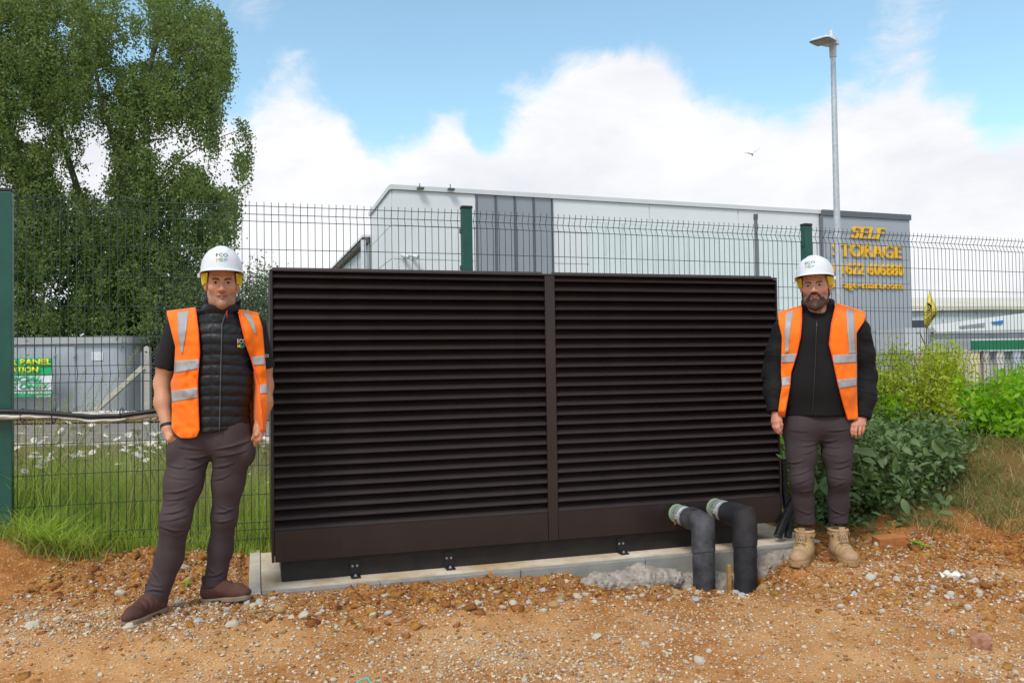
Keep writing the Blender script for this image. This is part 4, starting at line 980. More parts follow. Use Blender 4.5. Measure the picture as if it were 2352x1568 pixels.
tag(pyd('crown', v, f, M_birch, birch), kind='stuff'); tag(tw.build('twigs', M_twig, birch), kind='stuff')
# clumped shrubs and hedges
def shrub(name, label, poly, Y, dy, n, size, m, cat='shrub', clump=0.35, ncl=None, aspect=0.5, droop=0.1, trunk=True, group=None, seed=0):
    r2 = np.random.default_rng(seed+100)
    xs = [p[0] for p in poly]; ys = [p[1] for p in poly]; ncl = ncl or max(30, n//90)
    X = r2.uniform(min(xs), max(xs), ncl*6); Yp = r2.uniform(min(ys), max(ys), ncl*6); ok = in_poly(X, Yp, poly); X, Yp = X[ok][:ncl], Yp[ok][:ncl]
    C = Wv(X, Yp, Y+r2.normal(size=len(X))*dy); k = r2.integers(0, len(C), n)
    P = C[k]+r2.normal(size=(n, 3))*clump*np.array([1, 1, 0.8]); P[:, 2] = np.maximum(P[:, 2], 0.02)
    v, f = leaf_quads(P, size, aspect, droop, r2)
    bx_, by_ = np.mean(xs), max(ys); root = empty(name, tuple(W(bx_, by_, Y)*np.array([1, 1, 0])), label, cat, group)
    tag(pyd('foliage', v, f, m, root), kind='stuff')
    if trunk:
        bpos = W(bx_, by_, Y); bpos[2] = 0; o = MB()
        for q in C[::max(1, len(C)//14)]: o.tube([bpos+[(q[0]-bpos[0])*0.5, 0, 0], (bpos+q)/2+[(q[0]-bpos[0])*0.3, 0, 0.1], q], [0.03, 0.02, 0.008], 5)
        o.build('stems', M_twig, root)
    return root
M_dkleaf = leafmat('dark_hedge_leaf', (0.018, 0.040, 0.010), (0.060, 0.105, 0.024), 0.2)
M_olive = leafmat('willow_leaf', (0.080, 0.120, 0.050), (0.190, 0.240, 0.115), 0.25)
M_bright = leafmat('bright_leaf', (0.14, 0.33, 0.015), (0.34, 0.56, 0.035), 0.5)
M_broad = leafmat('broad_leaf', (0.055, 0.115, 0.026), (0.155, 0.235, 0.085), 0.2, 0.45)
M_yelg = leafmat('yellow_green_leaf', (0.26, 0.36, 0.02), (0.52, 0.56, 0.07), 0.45)
shrub('hedge', 'dark evergreen hedge behind the kiosk under the birch', [(-90, 560), (330, 560), (420, 680), (430, 960), (-90, 960)], 25.2, 0.5, 15000, 0.14, M_dkleaf, 'hedge', 0.45, 260, 0.6)
shrub('hedge', 'glossy ivy covered hedge behind the concrete fence post', [(290, 735), (520, 730), (620, 770), (620, 960), (290, 960)], 23.6, 0.3, 9000, 0.13, M_dkleaf, 'hedge', 0.4, 160, 0.75, seed=4)
shrub('willow_shrub', 'pale olive willow shrub behind the man with hands in pockets', [(375, 690), (420, 650), (470, 640), (500, 660), (500, 800), (385, 800)], 22.6, 0.35, 12000, 0.11, M_olive, 'shrub', 0.32, 90, 0.30, -0.3, seed=2)
shrub('willow_shrub', 'pale olive willow shrub at the left edge of the enclosure', [(535, 660), (560, 632), (585, 628), (610, 650), (640, 655), (660, 800), (520, 800)], 22.4, 0.35, 14000, 0.11, M_olive, 'shrub', 0.30, 100, 0.30, -0.3, seed=3)

# ------------------------------------------------------------------ grass
M_grass = leafmat('long_grass', (0.25, 0.38, 0.045), (0.50, 0.58, 0.17), 0.55)
M_dry = leafmat('dry_grass', (0.36, 0.28, 0.12), (0.55, 0.46, 0.25), 0.3)
def blades(P, H, lean, w, rng=rng, seg=3):
    n = len(P); a = rng.uniform(0, 2*math.pi, n); d = np.stack([np.cos(a), np.sin(a), 0*a], 1); b = a+math.pi/2+rng.normal(size=n)*0.5
    s = np.stack([np.cos(b), np.sin(b), 0*b], 1); V = []; 
    for k in range(seg+1):
        t = k/seg; c = P+np.array([0, 0, 1.])*(H*t*(1-0.25*lean*t))[:, None]+d*(H*lean*t*t)[:, None]; hw = (w*(1-t*0.92)*0.5)[:, None]
        V += [c-s*hw, c+s*hw]
    V = np.stack(V, 1); m = 2*(seg+1); idx = np.arange(n)[:, None]*m
    Fq = np.concatenate([idx+np.array([[2*k, 2*k+1, 2*k+3, 2*k+2]]) for k in range(seg)]); return V.reshape(-1, 3), Fq
def field(n, x0, x1, y0, y1, follow=True):
    X = rng.uniform(x0, x1, n); T = rng.uniform(y0, y1, n); Y = (fence_y(X)+T) if follow else T; return X, Y
# verge behind the fence, left of the enclosure
X, Y = field(17000, -5.2, 0.2, 0.02, 2.4); H = rng.uniform(0.25, 0.66, len(X))*(0.75+0.35*vnoise(np.stack([X, Y, 0*X], 1), 1.3, 2))
v1 = blades(np.stack([X, Y, gz(X, Y, False)-0.02], 1), H, rng.uniform(0.1, 0.75, len(X)), rng.uniform(0.005, 0.011, len(X)))
X, Y = field(1300, -3.6, -1.5, -0.08, 0.05); H = rng.uniform(0.08, 0.34, len(X))*np.clip(0.75+0.5*vnoise(np.stack([X, Y, 0*X], 1), 2.5, 2), .3, 1.2)
v2 = blades(np.stack([X, Y, gz(X, Y)-0.01], 1), H, rng.uniform(0.2, 1.0, len(X)), rng.uniform(0.005, 0.010, len(X)))
# tussock by the left post
X = rng.normal(size=900)*0.13-3.02; Y = rng.normal(size=900)*0.06+fence_y(-3.02)-0.12; H = rng.uniform(0.10, 0.34, 900)
v3 = blades(np.stack([X, Y, gz(X, Y)-0.01], 1), H, rng.uniform(0.5, 1.4, 900), rng.uniform(0.006, 0.011, 900))
# right of the enclosure and on the bank
X, Y = field(5000, 1.7, 6.0, 0.0, 1.8); H = rng.uniform(0.15, 0.45, len(X))
v4 = blades(np.stack([X, Y, gz(X, Y, False)-0.02], 1), H, rng.uniform(0.2, 0.9, len(X)), rng.uniform(0.005, 0.010, len(X)))
X = rng.uniform(2.75, 5.2, 9000); Y = rng.uniform(5.9, 7.9, 9000); k = vnoise(np.stack([X, Y, 0*X], 1), 4.0, 8) > -0.25; X, Y = X[k], Y[k]; H = rng.uniform(0.05, 0.19, len(X))
v5 = blades(np.stack([X, Y, gz(X, Y)-0.005], 1), H, rng.uniform(0.4, 1.6, len(X)), rng.uniform(0.004, 0.008, len(X)), seg=2)
V, Fq = merge([v1, v2, v3, v4]); g_ = tag(pyd('long_grass', V, Fq, M_grass), 'long green verge grass growing through and behind the fence', 'grass', None, 'stuff')
M_bank = leafmat('bank_grass', (0.11, 0.165, 0.035), (0.27, 0.25, 0.085), 0.3)
tag(pyd('bank_grass', v5[0], v5[1], M_bank), 'thin brownish grass on the bank at the right', 'grass', None, 'stuff')
X, Y = field(3000, -5.0, -0.6, 0.05, 2.0); H = rng.uniform(0.5, 0.92, len(X)); d1 = blades(np.stack([X, Y, gz(X, Y, False)], 1), H, rng.uniform(0.1, 0.5, len(X)), rng.uniform(0.003, 0.006, len(X)))
X = rng.normal(size=260)*0.12-2.98; Y = fence_y(X)-0.17+rng.normal(size=260)*0.05; d2 = blades(np.stack([X, Y, gz(X, Y)-0.01], 1), rng.uniform(0.1, 0.24, 260), rng.uniform(0.8, 2.0, 260), rng.uniform(0.003, 0.006, 260))
X = rng.uniform(2.8, 5.0, 900); Y = rng.uniform(5.9, 7.4, 900); d3 = blades(np.stack([X, Y, gz(X, Y)-0.01], 1), rng.uniform(0.06, 0.22, 900), rng.uniform(0.6, 1.8, 900), rng.uniform(0.003, 0.006, 900))
V, Fq = merge([d1, d2, d3]); tag(pyd('dry_grass', V, Fq, M_dry), 'dry straw coloured grass stems among the green', 'grass', None, 'stuff')
# tall seeding grasses near the left post
o_ = []; Vs = []
for (bx0, by0, tx, ty) in ((40, 1180, 128, 905), (60, 1190, 200, 845), (90, 1150, 160, 900), (110, 1180, 318, 800), (70, 1180, 95, 880), (150, 1150, 240, 860), (30, 1190, 60, 1000), (125, 1130, 310, 860), (95, 1190, 215, 880), (50, 1190, 150, 960)):
    Yb = 5.72+rng.uniform(0, 0.35); a = W(bx0, by0, Yb); b = W(tx, ty, Yb-0.1); n = 10; st_ = MB()
    a[2] = 0.05; c = (a+b)/2+np.array([-(b[0]-a[0])*0.22, 0, 0.12]); t = np.linspace(0, 1, n)[:, None]; Q = (1-t)**2*a+2*t*(1-t)*c+t*t*b
    root = empty('seeding_grass', tuple(a), 'tall seeding grass stalk leaning by the left fence post', 'grass', 'tall seeding grasses by the fence post')
    st_.tube(Q, np.linspace(0.0035, 0.0012, n), 5); st_.build('stalk', M_grass, root)
    m = 190; tt = rng.uniform(0.62, 1.0, m); base_ = np.stack([np.interp(tt, t[:, 0], Q[:, k]) for k in range(3)], 1)
    P = base_+rng.normal(size=(m, 3))*0.035*np.clip((1.12-tt)*2.2, .15, 1)[:, None]+np.stack([0.05*(1-tt), 0*tt, 0.0*tt], 1)
    v, f = leaf_quads(P, 0.014, 0.35, -0.4); pyd('seed_head', v, f, M_dry, root)
# daisies
M_petal = mat('white_petal', (0.80, 0.80, 0.78), 0.6, var=0.05); M_disc = mat('yellow_disc', (0.75, 0.42, 0.01), 0.7); M_stem = mat('daisy_stem', (0.12, 0.18, 0.04), 0.7)
dme = []
for k in range(3):
    v = []; f = []; mi = []; npet = 14
    for i in range(npet):
        a = 2*math.pi*i/npet+rng.normal()*0.06; d = np.array([math.cos(a), math.sin(a), 0]); s = np.array([-d[1], d[0], 0]); dr = (-0.1, 0.12, -0.45)[k]+rng.normal()*0.1; n0 = len(v)
        for r_, w_ in ((0.006, 0.002), (0.016, 0.0042), (0.026, 0.002)): 
            c = d*r_+np.array([0, 0, dr*(r_-0.006)]); v += [c-s*w_, c+s*w_]
        f += [(n0, n0+1, n0+3, n0+2), (n0+2, n0+3, n0+5, n0+4)]; mi += [0, 0]
    n0 = len(v); v.append(np.array([0, 0, 0.006])); 
    for i in range(8): v.append(np.array([0.008*math.cos(i*math.pi/4), 0.008*math.sin(i*math.pi/4), 0.001]))
    for i in range(8): f.append((n0, n0+1+i, n0+1+(i+1) % 8)); mi.append(1)
    n0 = len(v); L = 0.55
    for z, q in ((0, 0), (-0.2, 0.012), (-L, 0.03)):
        for i in range(3): v.append(np.array([q+0.0016*math.cos(i*2.1), 0.0016*math.sin(i*2.1), z]))
    for j in range(2):
        for i in range(3): f.append((n0+3*j+i, n0+3*j+(i+1) % 3, n0+3*j+3+(i+1) % 3, n0+3*j+3+i)); mi.append(2)
    me = bpy.data.meshes.new('oxeye_daisy'); me.from_pydata([tuple(p) for p in v], [], f); me.update()
    for m in (M_petal, M_disc, M_stem): me.materials.append(m)
    me.polygons.foreach_set('material_index', np.array(mi, np.int32)); dme.append(me)
cnt = 0
while cnt < 298:
    Xd = rng.uniform(-3.9, -1.35); T = rng.uniform(0.06, 2.0); Yd_ = float(fence_y(Xd))+T; z = rng.uniform(0.56, 0.90)
    if rng.random() < 0.15: z -= 0.15
    ob = bpy.data.objects.new('oxeye_daisy', dme[cnt % 3]); COL.objects.link(ob); sc_ = rng.uniform(0.85, 1.35)
    ob.location = (Xd, Yd_, z); ob.rotation_euler = (rng.normal()*0.35+0.15, rng.normal()*0.35, rng.uniform(0, 6)); ob.scale = (sc_, sc_, sc_)
    tag(ob, 'white oxeye daisy in the long grass behind the left fence panel', 'daisy', 'daisies in the verge behind the fence'); cnt += 1

# ------------------------------------------------------------------ bush at the right
def big_leaf_mesh(L, w, curl):
    v = []; f = []; n = 5
    for i in range(n+1):
        t = i/n; hw = w*math.sin(math.pi*min(t*0.92+0.04, 1))**0.8*(1-0.25*t); z = -curl*L*t*t
        v += [(L*t, -hw, z+hw*0.25), (L*t, 0, z), (L*t, hw, z+hw*0.25)]
    for i in range(n):
        for j in range(2): f.append((3*i+j, 3*i+3+j, 3*i+4+j, 3*i+1+j))
    me = bpy.data.meshes.new('leaf'); me.from_pydata(v, [], f); me.update(); me.materials.append(M_broad)
    me.polygons.foreach_set('use_smooth', np.ones(len(me.polygons), bool)); return me
lms = [big_leaf_mesh(0.13, 0.035, 0.25), big_leaf_mesh(0.10, 0.030, 0.4), big_leaf_mesh(0.17, 0.05, 0.3), big_leaf_mesh(0.08, 0.022, 0.2)]
bush = empty('broadleaf_bush', tuple(W(2020, 1235, 6.6)*np.array([1, 1, 0])), 'dark broad leaved sallow bush beside the bearded man', 'bush')
bpoly = [(1838, 1020), (1885, 1000), (1965, 960), (2030, 985), (2110, 1000), (2200, 985), (2240, 1010), (2235, 1060), (2180, 1110), (2110, 1170), (2090, 1235), (1838, 1240)]
X = rng.uniform(1790, 2240, 900); Yp = rng.uniform(960, 1240, 900); ok = in_poly(X, Yp, bpoly); X, Yp = X[ok], Yp[ok]
C = Wv(X, Yp, 6.55+0.25*(X-1980)/200+rng.normal(size=len(X))*0.28)
# inner mass
k = rng.integers(0, len(C), 16000); P = C[k]+rng.normal(size=(16000, 3))*0.095+[0, 0.22, 0]; P[:, 2] = np.maximum(P[:, 2], gz(P[:, 0], P[:, 1], False))
v, f = leaf_quads(P, 0.052, 0.48, 0.3, flat=0.3); tag(pyd('inner_foliage', v, f, M_broad, bush), kind='stuff')
o = MB()
for i in range(46):
    q = C[rng.integers(0, len(C))]; b0 = np.array([np.clip(q[0]+rng.normal()*0.12, 2.2, 3.4), 6.75, 0.02]); o.tube([b0, (b0+q)/2+[0, -0.05, 0.14], q+[0, -0.12, 0]], [0.007, 0.005, 0.002], 5)
o.build('stems', mat('bush_stem', (0.10, 0.09, 0.035), 0.7), bush)
for i in range(280):
    q = C[rng.integers(0, len(C))]; ob = bpy.data.objects.new('leaf', lms[rng.integers(0, 4)]); COL.objects.link(ob); ob.parent = bush
    p = q+rng.normal(size=3)*0.03+[0, -0.28, 0]; p[2] = max(p[2], float(gz(p[0], p[1], False))+0.03)
    p[1] = max(p[1], 6.0)
    if proj(p)[0] < 1825: p[0] += 0.35; p[1] += 0.1
    if proj(p)[0] > 2190: p[0] -= 0.55
    ob.location = Vector(p)-bush.location; ob.rotation_euler = (rng.normal()*0.5, 0.35+rng.normal()*0.4, rng.uniform(-2.8, -0.3)); s_ = rng.uniform(0.4, 0.95); ob.scale = (s_, s_, s_)
# sunlit weeds and a feathery shrub behind the fence
def stemmy(name, label, poly, Y, dy, ns, nl, size, m, base_y, stemm, group=None, seed=0, cl=0.05, aspect=0.45, lean=0.1):
    r2 = np.random.default_rng(seed); xs = [p[0] for p in poly]; ys = [p[1] for p in poly]
    X = r2.uniform(min(xs), max(xs), ns*8); Yp = r2.uniform(min(ys), max(ys), ns*8); ok = in_poly(X, Yp, poly); X, Yp = X[ok][:ns], Yp[ok][:ns]
    T = Wv(X, Yp, Y+r2.normal(size=len(X))*dy); root = empty(name, tuple(W(np.mean(xs), base_y, Y)*np.array([1, 1, 0])), label, 'shrub', group); o = MB(); LPs = []
    cx = np.mean(T[:, 0])
    for q in T:
        b0 = np.array([cx+(q[0]-cx)*0.55+r2.normal()*0.06, q[1]+r2.normal()*0.1, float(gz(q[0], min(q[1], 12.0), False))]); mid = (b0+q)/2+[r2.normal()*lean*0.5, 0, 0.08]
        o.tube([b0, mid, q], [0.006, 0.0045, 0.002], 4)
        n = nl//ns; t = r2.uniform(0.35, 1.0, n)[:, None]; LPs.append((1-t)**2*b0+2*t*(1-t)*mid+t*t*q+r2.normal(size=(n, 3))*cl)
    o.build('stems', stemm, root); v, f = leaf_quads(np.concatenate(LPs), size, aspect, 0.0, r2); tag(pyd('foliage', v, f, m, root), kind='stuff'); return root
M_bst = mat('pale_brown_stem', (0.20, 0.15, 0.07), 0.8)
stemmy('feathery_shrub', 'yellow green feathery shrub with bare lower stems against the fence', [(2010, 795), (2050, 782), (2120, 790), (2180, 775), (2215, 795), (2222, 850), (2200, 930), (2030, 920), (2008, 850)], 8.0, 0.22, 130, 11000, 0.050, M_yelg, 1010, M_bst, seed=21, cl=0.055, aspect=0.35)
stemmy('nettle_clump', 'bright green nettle clump behind the fence near the jacketed arm', [(2005, 880), (2060, 870), (2090, 920), (2090, 1000), (2005, 1000)], 8.3, 0.25, 40, 2400, 0.085, M_bright, 1030, M_stem, seed=22, cl=0.06, aspect=0.55)
stemmy('nettle_clump', 'bright green nettle clump behind the fence below the feathery shrub', [(2110, 870), (2200, 880), (2290, 900), (2290, 1000), (2110, 1000)], 8.5, 0.3, 60, 4200, 0.075, M_bright, 1030, M_stem, seed=23, cl=0.07, aspect=0.5)
stemmy('briar_tangle', 'tangled leafy briar with thin bare stems at the right edge', [(2230, 870), (2290, 840), (2360, 830), (2420, 840), (2420, 1010), (2250, 1010)], 8.4, 0.3, 110, 5200, 0.05, M_bright, 1040, M_bst, seed=24, cl=0.06, aspect=0.45, lean=0.35)
stemmy('nettle_clump', 'bright green weeds seen between the enclosure and the bearded man', [(1780, 1000), (1905, 1000), (1905, 1060), (1780, 1060)], 7.9, 0.2, 40, 2600, 0.07, M_bright, 1150, M_stem, seed=25, cl=0.08, aspect=0.4)
stemmy('nettle_clump', 'tall bright green weeds at the right edge above the bank', [(2260, 900), (2330, 860), (2420, 850), (2420, 1000), (2260, 1010)], 8.0, 0.2, 60, 4200, 0.07, M_bright, 1040, M_stem, seed=27, cl=0.07, aspect=0.45)
# small weeds on the soil
wl = big_leaf_mesh(0.05, 0.014, 0.3); wl.materials[0] = M_bright
for i, (px, py, lab) in enumerate(((427, 1288, 'small green weed seedling between the legs of the left man'), (462, 1272, 'tiny upright weed beside the left man\'s rear trouser leg'), (478, 1285, 'pale green weed leaf touching the rear trouser cuff'), (428, 1355, 'yellow green weed sprout on the clods behind the front shoe'), (65, 1265, 'low clover like weed below the left fence post'), (2115, 1255, 'blue green dock weed beside the broken brick'))):
    p = G(px, py, 0.0); p[2] = float(gz(p[0], p[1])); root = empty('weed', tuple(p), lab, 'weed', 'weeds on the bare soil')
    for k in range(6 if i < 4 else 10):
        ob = bpy.data.objects.new('leaf', wl); COL.objects.link(ob); ob.parent = root; ob.location = (rng.normal()*0.008, rng.normal()*0.008, 0.005+0.012*rng.random())
        ob.rotation_euler = (0, -0.5+rng.normal()*0.3, k*1.05+rng.normal()*0.3); s_ = rng.uniform(0.6, 1.1)*(0.8 if i < 4 else 1.8); ob.scale = (s_, s_, s_)
# ------------------------------------------------------------------ stones, gravel, clods, rubble
rs = np.random.default_rng(5)
def rock_mesh(name, seed, sub=2, amp=0.28, flat=0.7, m=None):
    bm = bmesh.new(); bmesh.ops.create_icosphere(bm, subdivisions=sub, radius=1.0); P = np.array([v.co[:] for v in bm.verts]); r2 = np.random.default_rng(seed)
    d = 1+amp*fbm(P+seed*3.7, 0.9, 3, 0.55, seed)
    for _ in range(5):
        n = r2.normal(size=3); n /= np.linalg.norm(n); c = r2.uniform(0.55, 0.85); h = P@n; d = np.where(h*d > c, c/np.maximum(h, 0.2), d)
    P = P*d[:, None]*np.array([1.0, r2.uniform(0.65, 0.95), flat*r2.uniform(0.8, 1.1)])
    for v, p in zip(bm.verts, P): v.co = p
    me = bpy.data.meshes.new(name); bm.to_mesh(me); bm.free(); me.polygons.foreach_set('use_smooth', np.ones(len(me.polygons), bool)); me.set_sharp_from_angle(angle=R(38))
    if m: me.materials.append(m)
    return me
M_lime = mat('pale_limestone', (0.56, 0.46, 0.31), 0.9, var=0.25, nscale=14, col2=(0.72, 0.66, 0.54), bump=0.5, bscale=60)
M_ochre = mat('ochre_stone', (0.42, 0.22, 0.07), 0.9, var=0.3, nscale=16, col2=(0.58, 0.38, 0.17), bump=0.5, bscale=60)
M_grey = mat('grey_stone', (0.42, 0.41, 0.40), 0.9, var=0.25, nscale=16, bump=0.4, bscale=60)
kinds = [('pale limestone', M_lime), ('ochre clay stained', M_ochre), ('grey', M_grey)]
rm = {k: [rock_mesh('stone_shape', 10*i+j, 2, 0.30, 0.72, kinds[i][1]) for j in range(6)] for i, (k, _) in enumerate(kinds)}
def put_stone(X, Y, size, kind, label, group, j=None, sink=0.38):
    me = rm[kind][rs.integers(0, 6) if j is None else j]; ob = bpy.data.objects.new('stone', me); COL.objects.link(ob)
    z = float(gz(X, Y)); ob.location = (X, Y, z+size*(0.55-sink)); ob.scale = (size,)*3; ob.rotation_euler = (rs.normal()*0.25, rs.normal()*0.25, rs.uniform(0, 6.3))
    tag(ob, label, 'stone', group)
# stones one can name, by where they lie in the photograph
named = [(295, 1444, .040, 'pale limestone', 'pale limestone lump against the toe of the left man\'s front shoe'), (425, 1305, .050, 'pale limestone', 'upright pale limestone between the left man\'s feet'),
 (432, 1330, .045, 'ochre clay stained', 'brown clod like stone below the upright limestone'), (540, 1350, .050, 'ochre clay stained', 'flat tan stone in front of the rear shoe at the slab corner'),
 (580, 1393, .030, 'pale limestone', 'rounded cream stone right of the rear shoe'), (643, 1406, .040, 'ochre clay stained', 'amber ochre stone right of the rear shoe'),
 (865, 1469, .024, 'pale limestone', 'small white stone on open ground below the enclosure\'s left half'), (700, 1420, .045, 'pale limestone', 'largest pale limestone among the rubble under the enclosure\'s left half'),
 (857, 1414, .030, 'pale limestone', 'egg shaped limestone in the rubble below the second bracket'), (1187, 1328, .028, 'ochre clay stained', 'orange stone perched on the rubble touching the plinth'),
 (790, 1376, .026, 'ochre clay stained', 'wide orange stone against the kerb below the first bracket'), (1180, 1388, .036, 'pale limestone', 'pair forming limestone lump below the plinth\'s centre'),
 (1330, 1372, .045, 'pale limestone', 'long pale limestone in front of the grey concrete spill'), (1370, 1464, .034, 'pale limestone', 'cream stone capping a small clod on the open foreground'),
 (1605, 1520, .042, 'pale limestone', 'flat cream stone in the bottom foreground below the pipes'), (1705, 1400, .018, 'ochre clay stained', 'small ochre stone on open ground below the right pipe'),
 (1750, 1352, .048, 'ochre clay stained', 'tan block of stone at the foot of the right pipe'), (1555, 1375, .038, 'ochre clay stained', 'tan stone at the foot of the left pipe'),
 (1978, 1255, .042, 'pale limestone', 'cream stone right of the bearded man\'s boots, left of the broken brick'), (2012, 1253, .040, 'pale limestone', 'middle of the cream stones in front of the broken brick'),
 (2040, 1257, .048, 'pale limestone', 'large cream stone touching the broken brick'), (2002, 1330, .050, 'pale limestone', 'knobbly pale limestone on the mound right of the boots'),
 (2060, 1325, .046, 'pale limestone', 'bright white limestone on the mound right of the boots'), (1930, 1318, .036, 'ochre clay stained', 'ochre clod stone just below the right boot'),
 (1900, 1310, .034, 'ochre clay stained', 'ochre stone lying between and below the two tan boots'), (2130, 1390, .030, 'pale limestone', 'single cream stone at the lower right of the mound'),
 (1962, 1365, .026, 'grey', 'pale grey stone on the mound below the boots'), (1990, 1236, .034, 'ochre clay stained', 'orange stone left of the broken brick'), (2185, 1450, .022, 'pale limestone', 'small flat stone left of the red broken brick')]
for px, py, sz, kd, lab in named:
    z = 0.0
    for _ in range(6): p = G(px, py, z); z = float(gz(p[0], p[1]))
    put_stone(p[0], p[1], sz*0.85, kd, lab, 'stones on the building site soil')
# further stones that nothing tells apart, by patch
patches = [(110, 'rubble strip before the plinth', lambda: (lambda u, n: B(u, 0.15+n, 0))(rs.uniform(-0.2, 3.0), rs.uniform(0.18, 0.72))),
           (70, 'mound right of the tan boots', lambda: np.array([2.5+rs.normal()*0.45, 4.85+rs.normal()*0.33, 0])),
           (50, 'churned soil around the brown shoes', lambda: np.array([rs.uniform(-2.9, -1.4), rs.uniform(4.2, 5.2), 0])),
           (40, 'open foreground soil', lambda: np.array([rs.uniform(-2.0, 2.6), rs.uniform(3.5, 4.3), 0]))]
for num, where, fnp in patches:
    for i in range(num):
        p = fnp(); kd = kinds[rs.choice(3, p=[0.55, 0.33, 0.12])][0]; sz = rs.uniform(0.012, 0.030)*(1.5 if rs.random() < 0.15 else 1)
        if 'foreground' in where: sz *= 0.7
        put_stone(p[0], p[1], sz, kd, 'small %s stone on the %s' % (kd, where), 'small %s stones on the %s' % (kd, where))
# gravel and clods as loose stuff
def scatter_lumps(name, label, P, size, m, variants, asp=(1, .8, .6)):
    vs = []; fs = []; n0 = 0; base_ = []
    for k in range(variants):
        bm = bmesh.new(); bmesh.ops.create_icosphere(bm, subdivisions=1, radius=1.0); q = np.array([v.co[:] for v in bm.verts]); fq = np.array([[v.index for v in f.verts] for f in bm.faces]); bm.free()
        q *= np.clip(1+0.38*np.random.default_rng(k).normal(size=len(q))[:, None], .45, 1.7); base_.append(q*np.array(asp))
    k = rs.integers(0, variants, len(P)); Bv = np.stack(base_)[k]
    a = rs.uniform(0, 2*math.pi, len(P)); ca, sa = np.cos(a), np.sin(a); t = rs.normal(size=len(P))*0.4; ct, s_t = np.cos(t), np.sin(t)
    x, y, z = Bv[..., 0], Bv[..., 1], Bv[..., 2]; y, z = y*ct[:, None]-z*s_t[:, None], y*s_t[:, None]+z*ct[:, None]
    Bv = np.stack([x*ca[:, None]-y*sa[:, None], x*sa[:, None]+y*ca[:, None], z], -1)*size[:, None, None]+P[:, None, :]
    nv = Bv.shape[1]; Fq = (np.arange(len(P))[:, None, None]*nv+fq[None]).reshape(-1, 3)
    return tag(pyd(name, Bv.reshape(-1, 3), Fq, m), label, 'gravel' if 'gravel' in name else 'soil', None, 'stuff')
def gravmat():
    m, nt, b = newmat('mixed_gravel'); L = nt.links.new; g = nnode(nt, 'ShaderNodeNewGeometry'); r = nnode(nt, 'ShaderNodeValToRGB'); L(g.outputs['Random Per Island'], r.inputs[0])
    cols = [(0.0, (0.30, 0.15, 0.06)), (0.2, (0.52, 0.36, 0.19)), (0.4, (0.60, 0.48, 0.32)), (0.6, (0.46, 0.39, 0.30)), (0.75, (0.64, 0.55, 0.42)), (0.9, (0.36, 0.33, 0.29)), (1.0, (0.74, 0.66, 0.54))]
    e = r.color_ramp.elements; e[0].position = 0; e[0].color = (*cols[0][1], 1); e[1].position = 1; e[1].color = (*cols[-1][1], 1)
    for p, c in cols[1:-1]: k = e.new(p); k.color = (*c, 1)
    r.color_ramp.interpolation = 'CONSTANT'; L(r.outputs[0], b.inputs['Base Color']); b.inputs['Roughness'].default_value = 0.9; return m
n = 95000; X = rs.uniform(-2.9, 4.2, n); Y = rs.uniform(3.3, 5.9, n); Q = np.stack([X, Y, 0*X], 1)
dens = 0.35+0.55*fbm(Q, 1.6, 3, 0.6, 41) + 0.7*bump2(X, Y, 0.0, 3.85, 0.7, 0.3)+0.5*bump2(X, Y, 2.5, 4.8, 0.6, 0.4)+0.8*bump2(X, Y, -1.55, 4.62, 0.3, 0.14)+0.6*bump2(X, Y, -1.9, 4.3, 0.4, 0.15)+0.4*sstep(0.8, 0.3, slab_n(X, Y))+0.4*bump2(X, Y, 2.3, 3.6, 0.6, 0.3)
u_, n_ = slab_u(X, Y), slab_n(X, Y); onslab = (u_ > -0.16) & (u_ < 3.78) & (n_ < 0.01)
k = (dens > rs.uniform(0, 1.15, n)) & ~onslab & (sstep(2.9, 3.6, X)*sstep(5.0, 5.6, Y) < 0.5); X, Y = X[k], Y[k]
sz = np.exp(rs.normal(size=len(X))*0.48)*0.0046; sz = np.clip(sz, 0.002, 0.013)
scatter_lumps('gravel', 'loose mixed gravel scattered over the orange soil', np.stack([X, Y, gz(X, Y)+sz*0.3], 1), sz, gravmat(), 8)
M_clod = mat('clay_clod', (0.33, 0.130, 0.032), 0.97, var=0.35, nscale=30, col2=(0.47, 0.215, 0.064), bump=0.8, bscale=120, island=0.25, spec=0.1)
n = 30000; X = rs.uniform(-2.9, 4.0, n); Y = rs.uniform(3.4, 5.9, n); r = rough_mask(X, Y); u_, n_ = slab_u(X, Y), slab_n(X, Y)
k = (r*0.9+0.06 > rs.random(n)) & ~((u_ > -0.16) & (u_ < 3.78) & (n_ < 0.015)); X, Y, r = X[k], Y[k], r[k]
sz = np.clip(np.exp(rs.normal(size=len(X))*0.65)*0.0082*(0.6+0.6*r), 0.003, 0.040)
scatter_lumps('clay_clods', 'crumbly orange clay clods on the churned soil', np.stack([X, Y, gz(X, Y)-sz*0.12], 1), sz, M_clod, 10, (1, .85, .7))

# grey concrete spill against the plinth
M_spill = mat('rough_concrete_spill', (0.30, 0.25, 0.205), 0.95, var=0.25, nscale=22, col2=(0.46, 0.405, 0.35), bump=1.0, bscale=70)
def spill(name, pts, rad, label):
    P0 = [np.array(p) for p in pts]
    def fn(P):
        d = s_chain(P, P0, rad, 1.0, 0.05); m = np.abs(d) < 0.12; out = d.copy(); Q = P[m]
        out[m] = d[m]-0.022*fbm(Q, 14, 3, 0.6, 3)-0.012*(0.5-np.abs(fbm(Q, 38, 2, 0.6, 9)))*2
        return np.maximum(out, -((P[:, 0]-BA[0])*NX[0]+(P[:, 1]-BA[1])*NX[1]-0.147))
    lo = np.min(P0, 0)-max(rad)-0.06; hi = np.max(P0, 0)+max(rad)+0.06
    tag(sdf_obj(name, fn, lo, hi, 0.007, M_spill), label, 'concrete', 'concrete spills along the plinth')
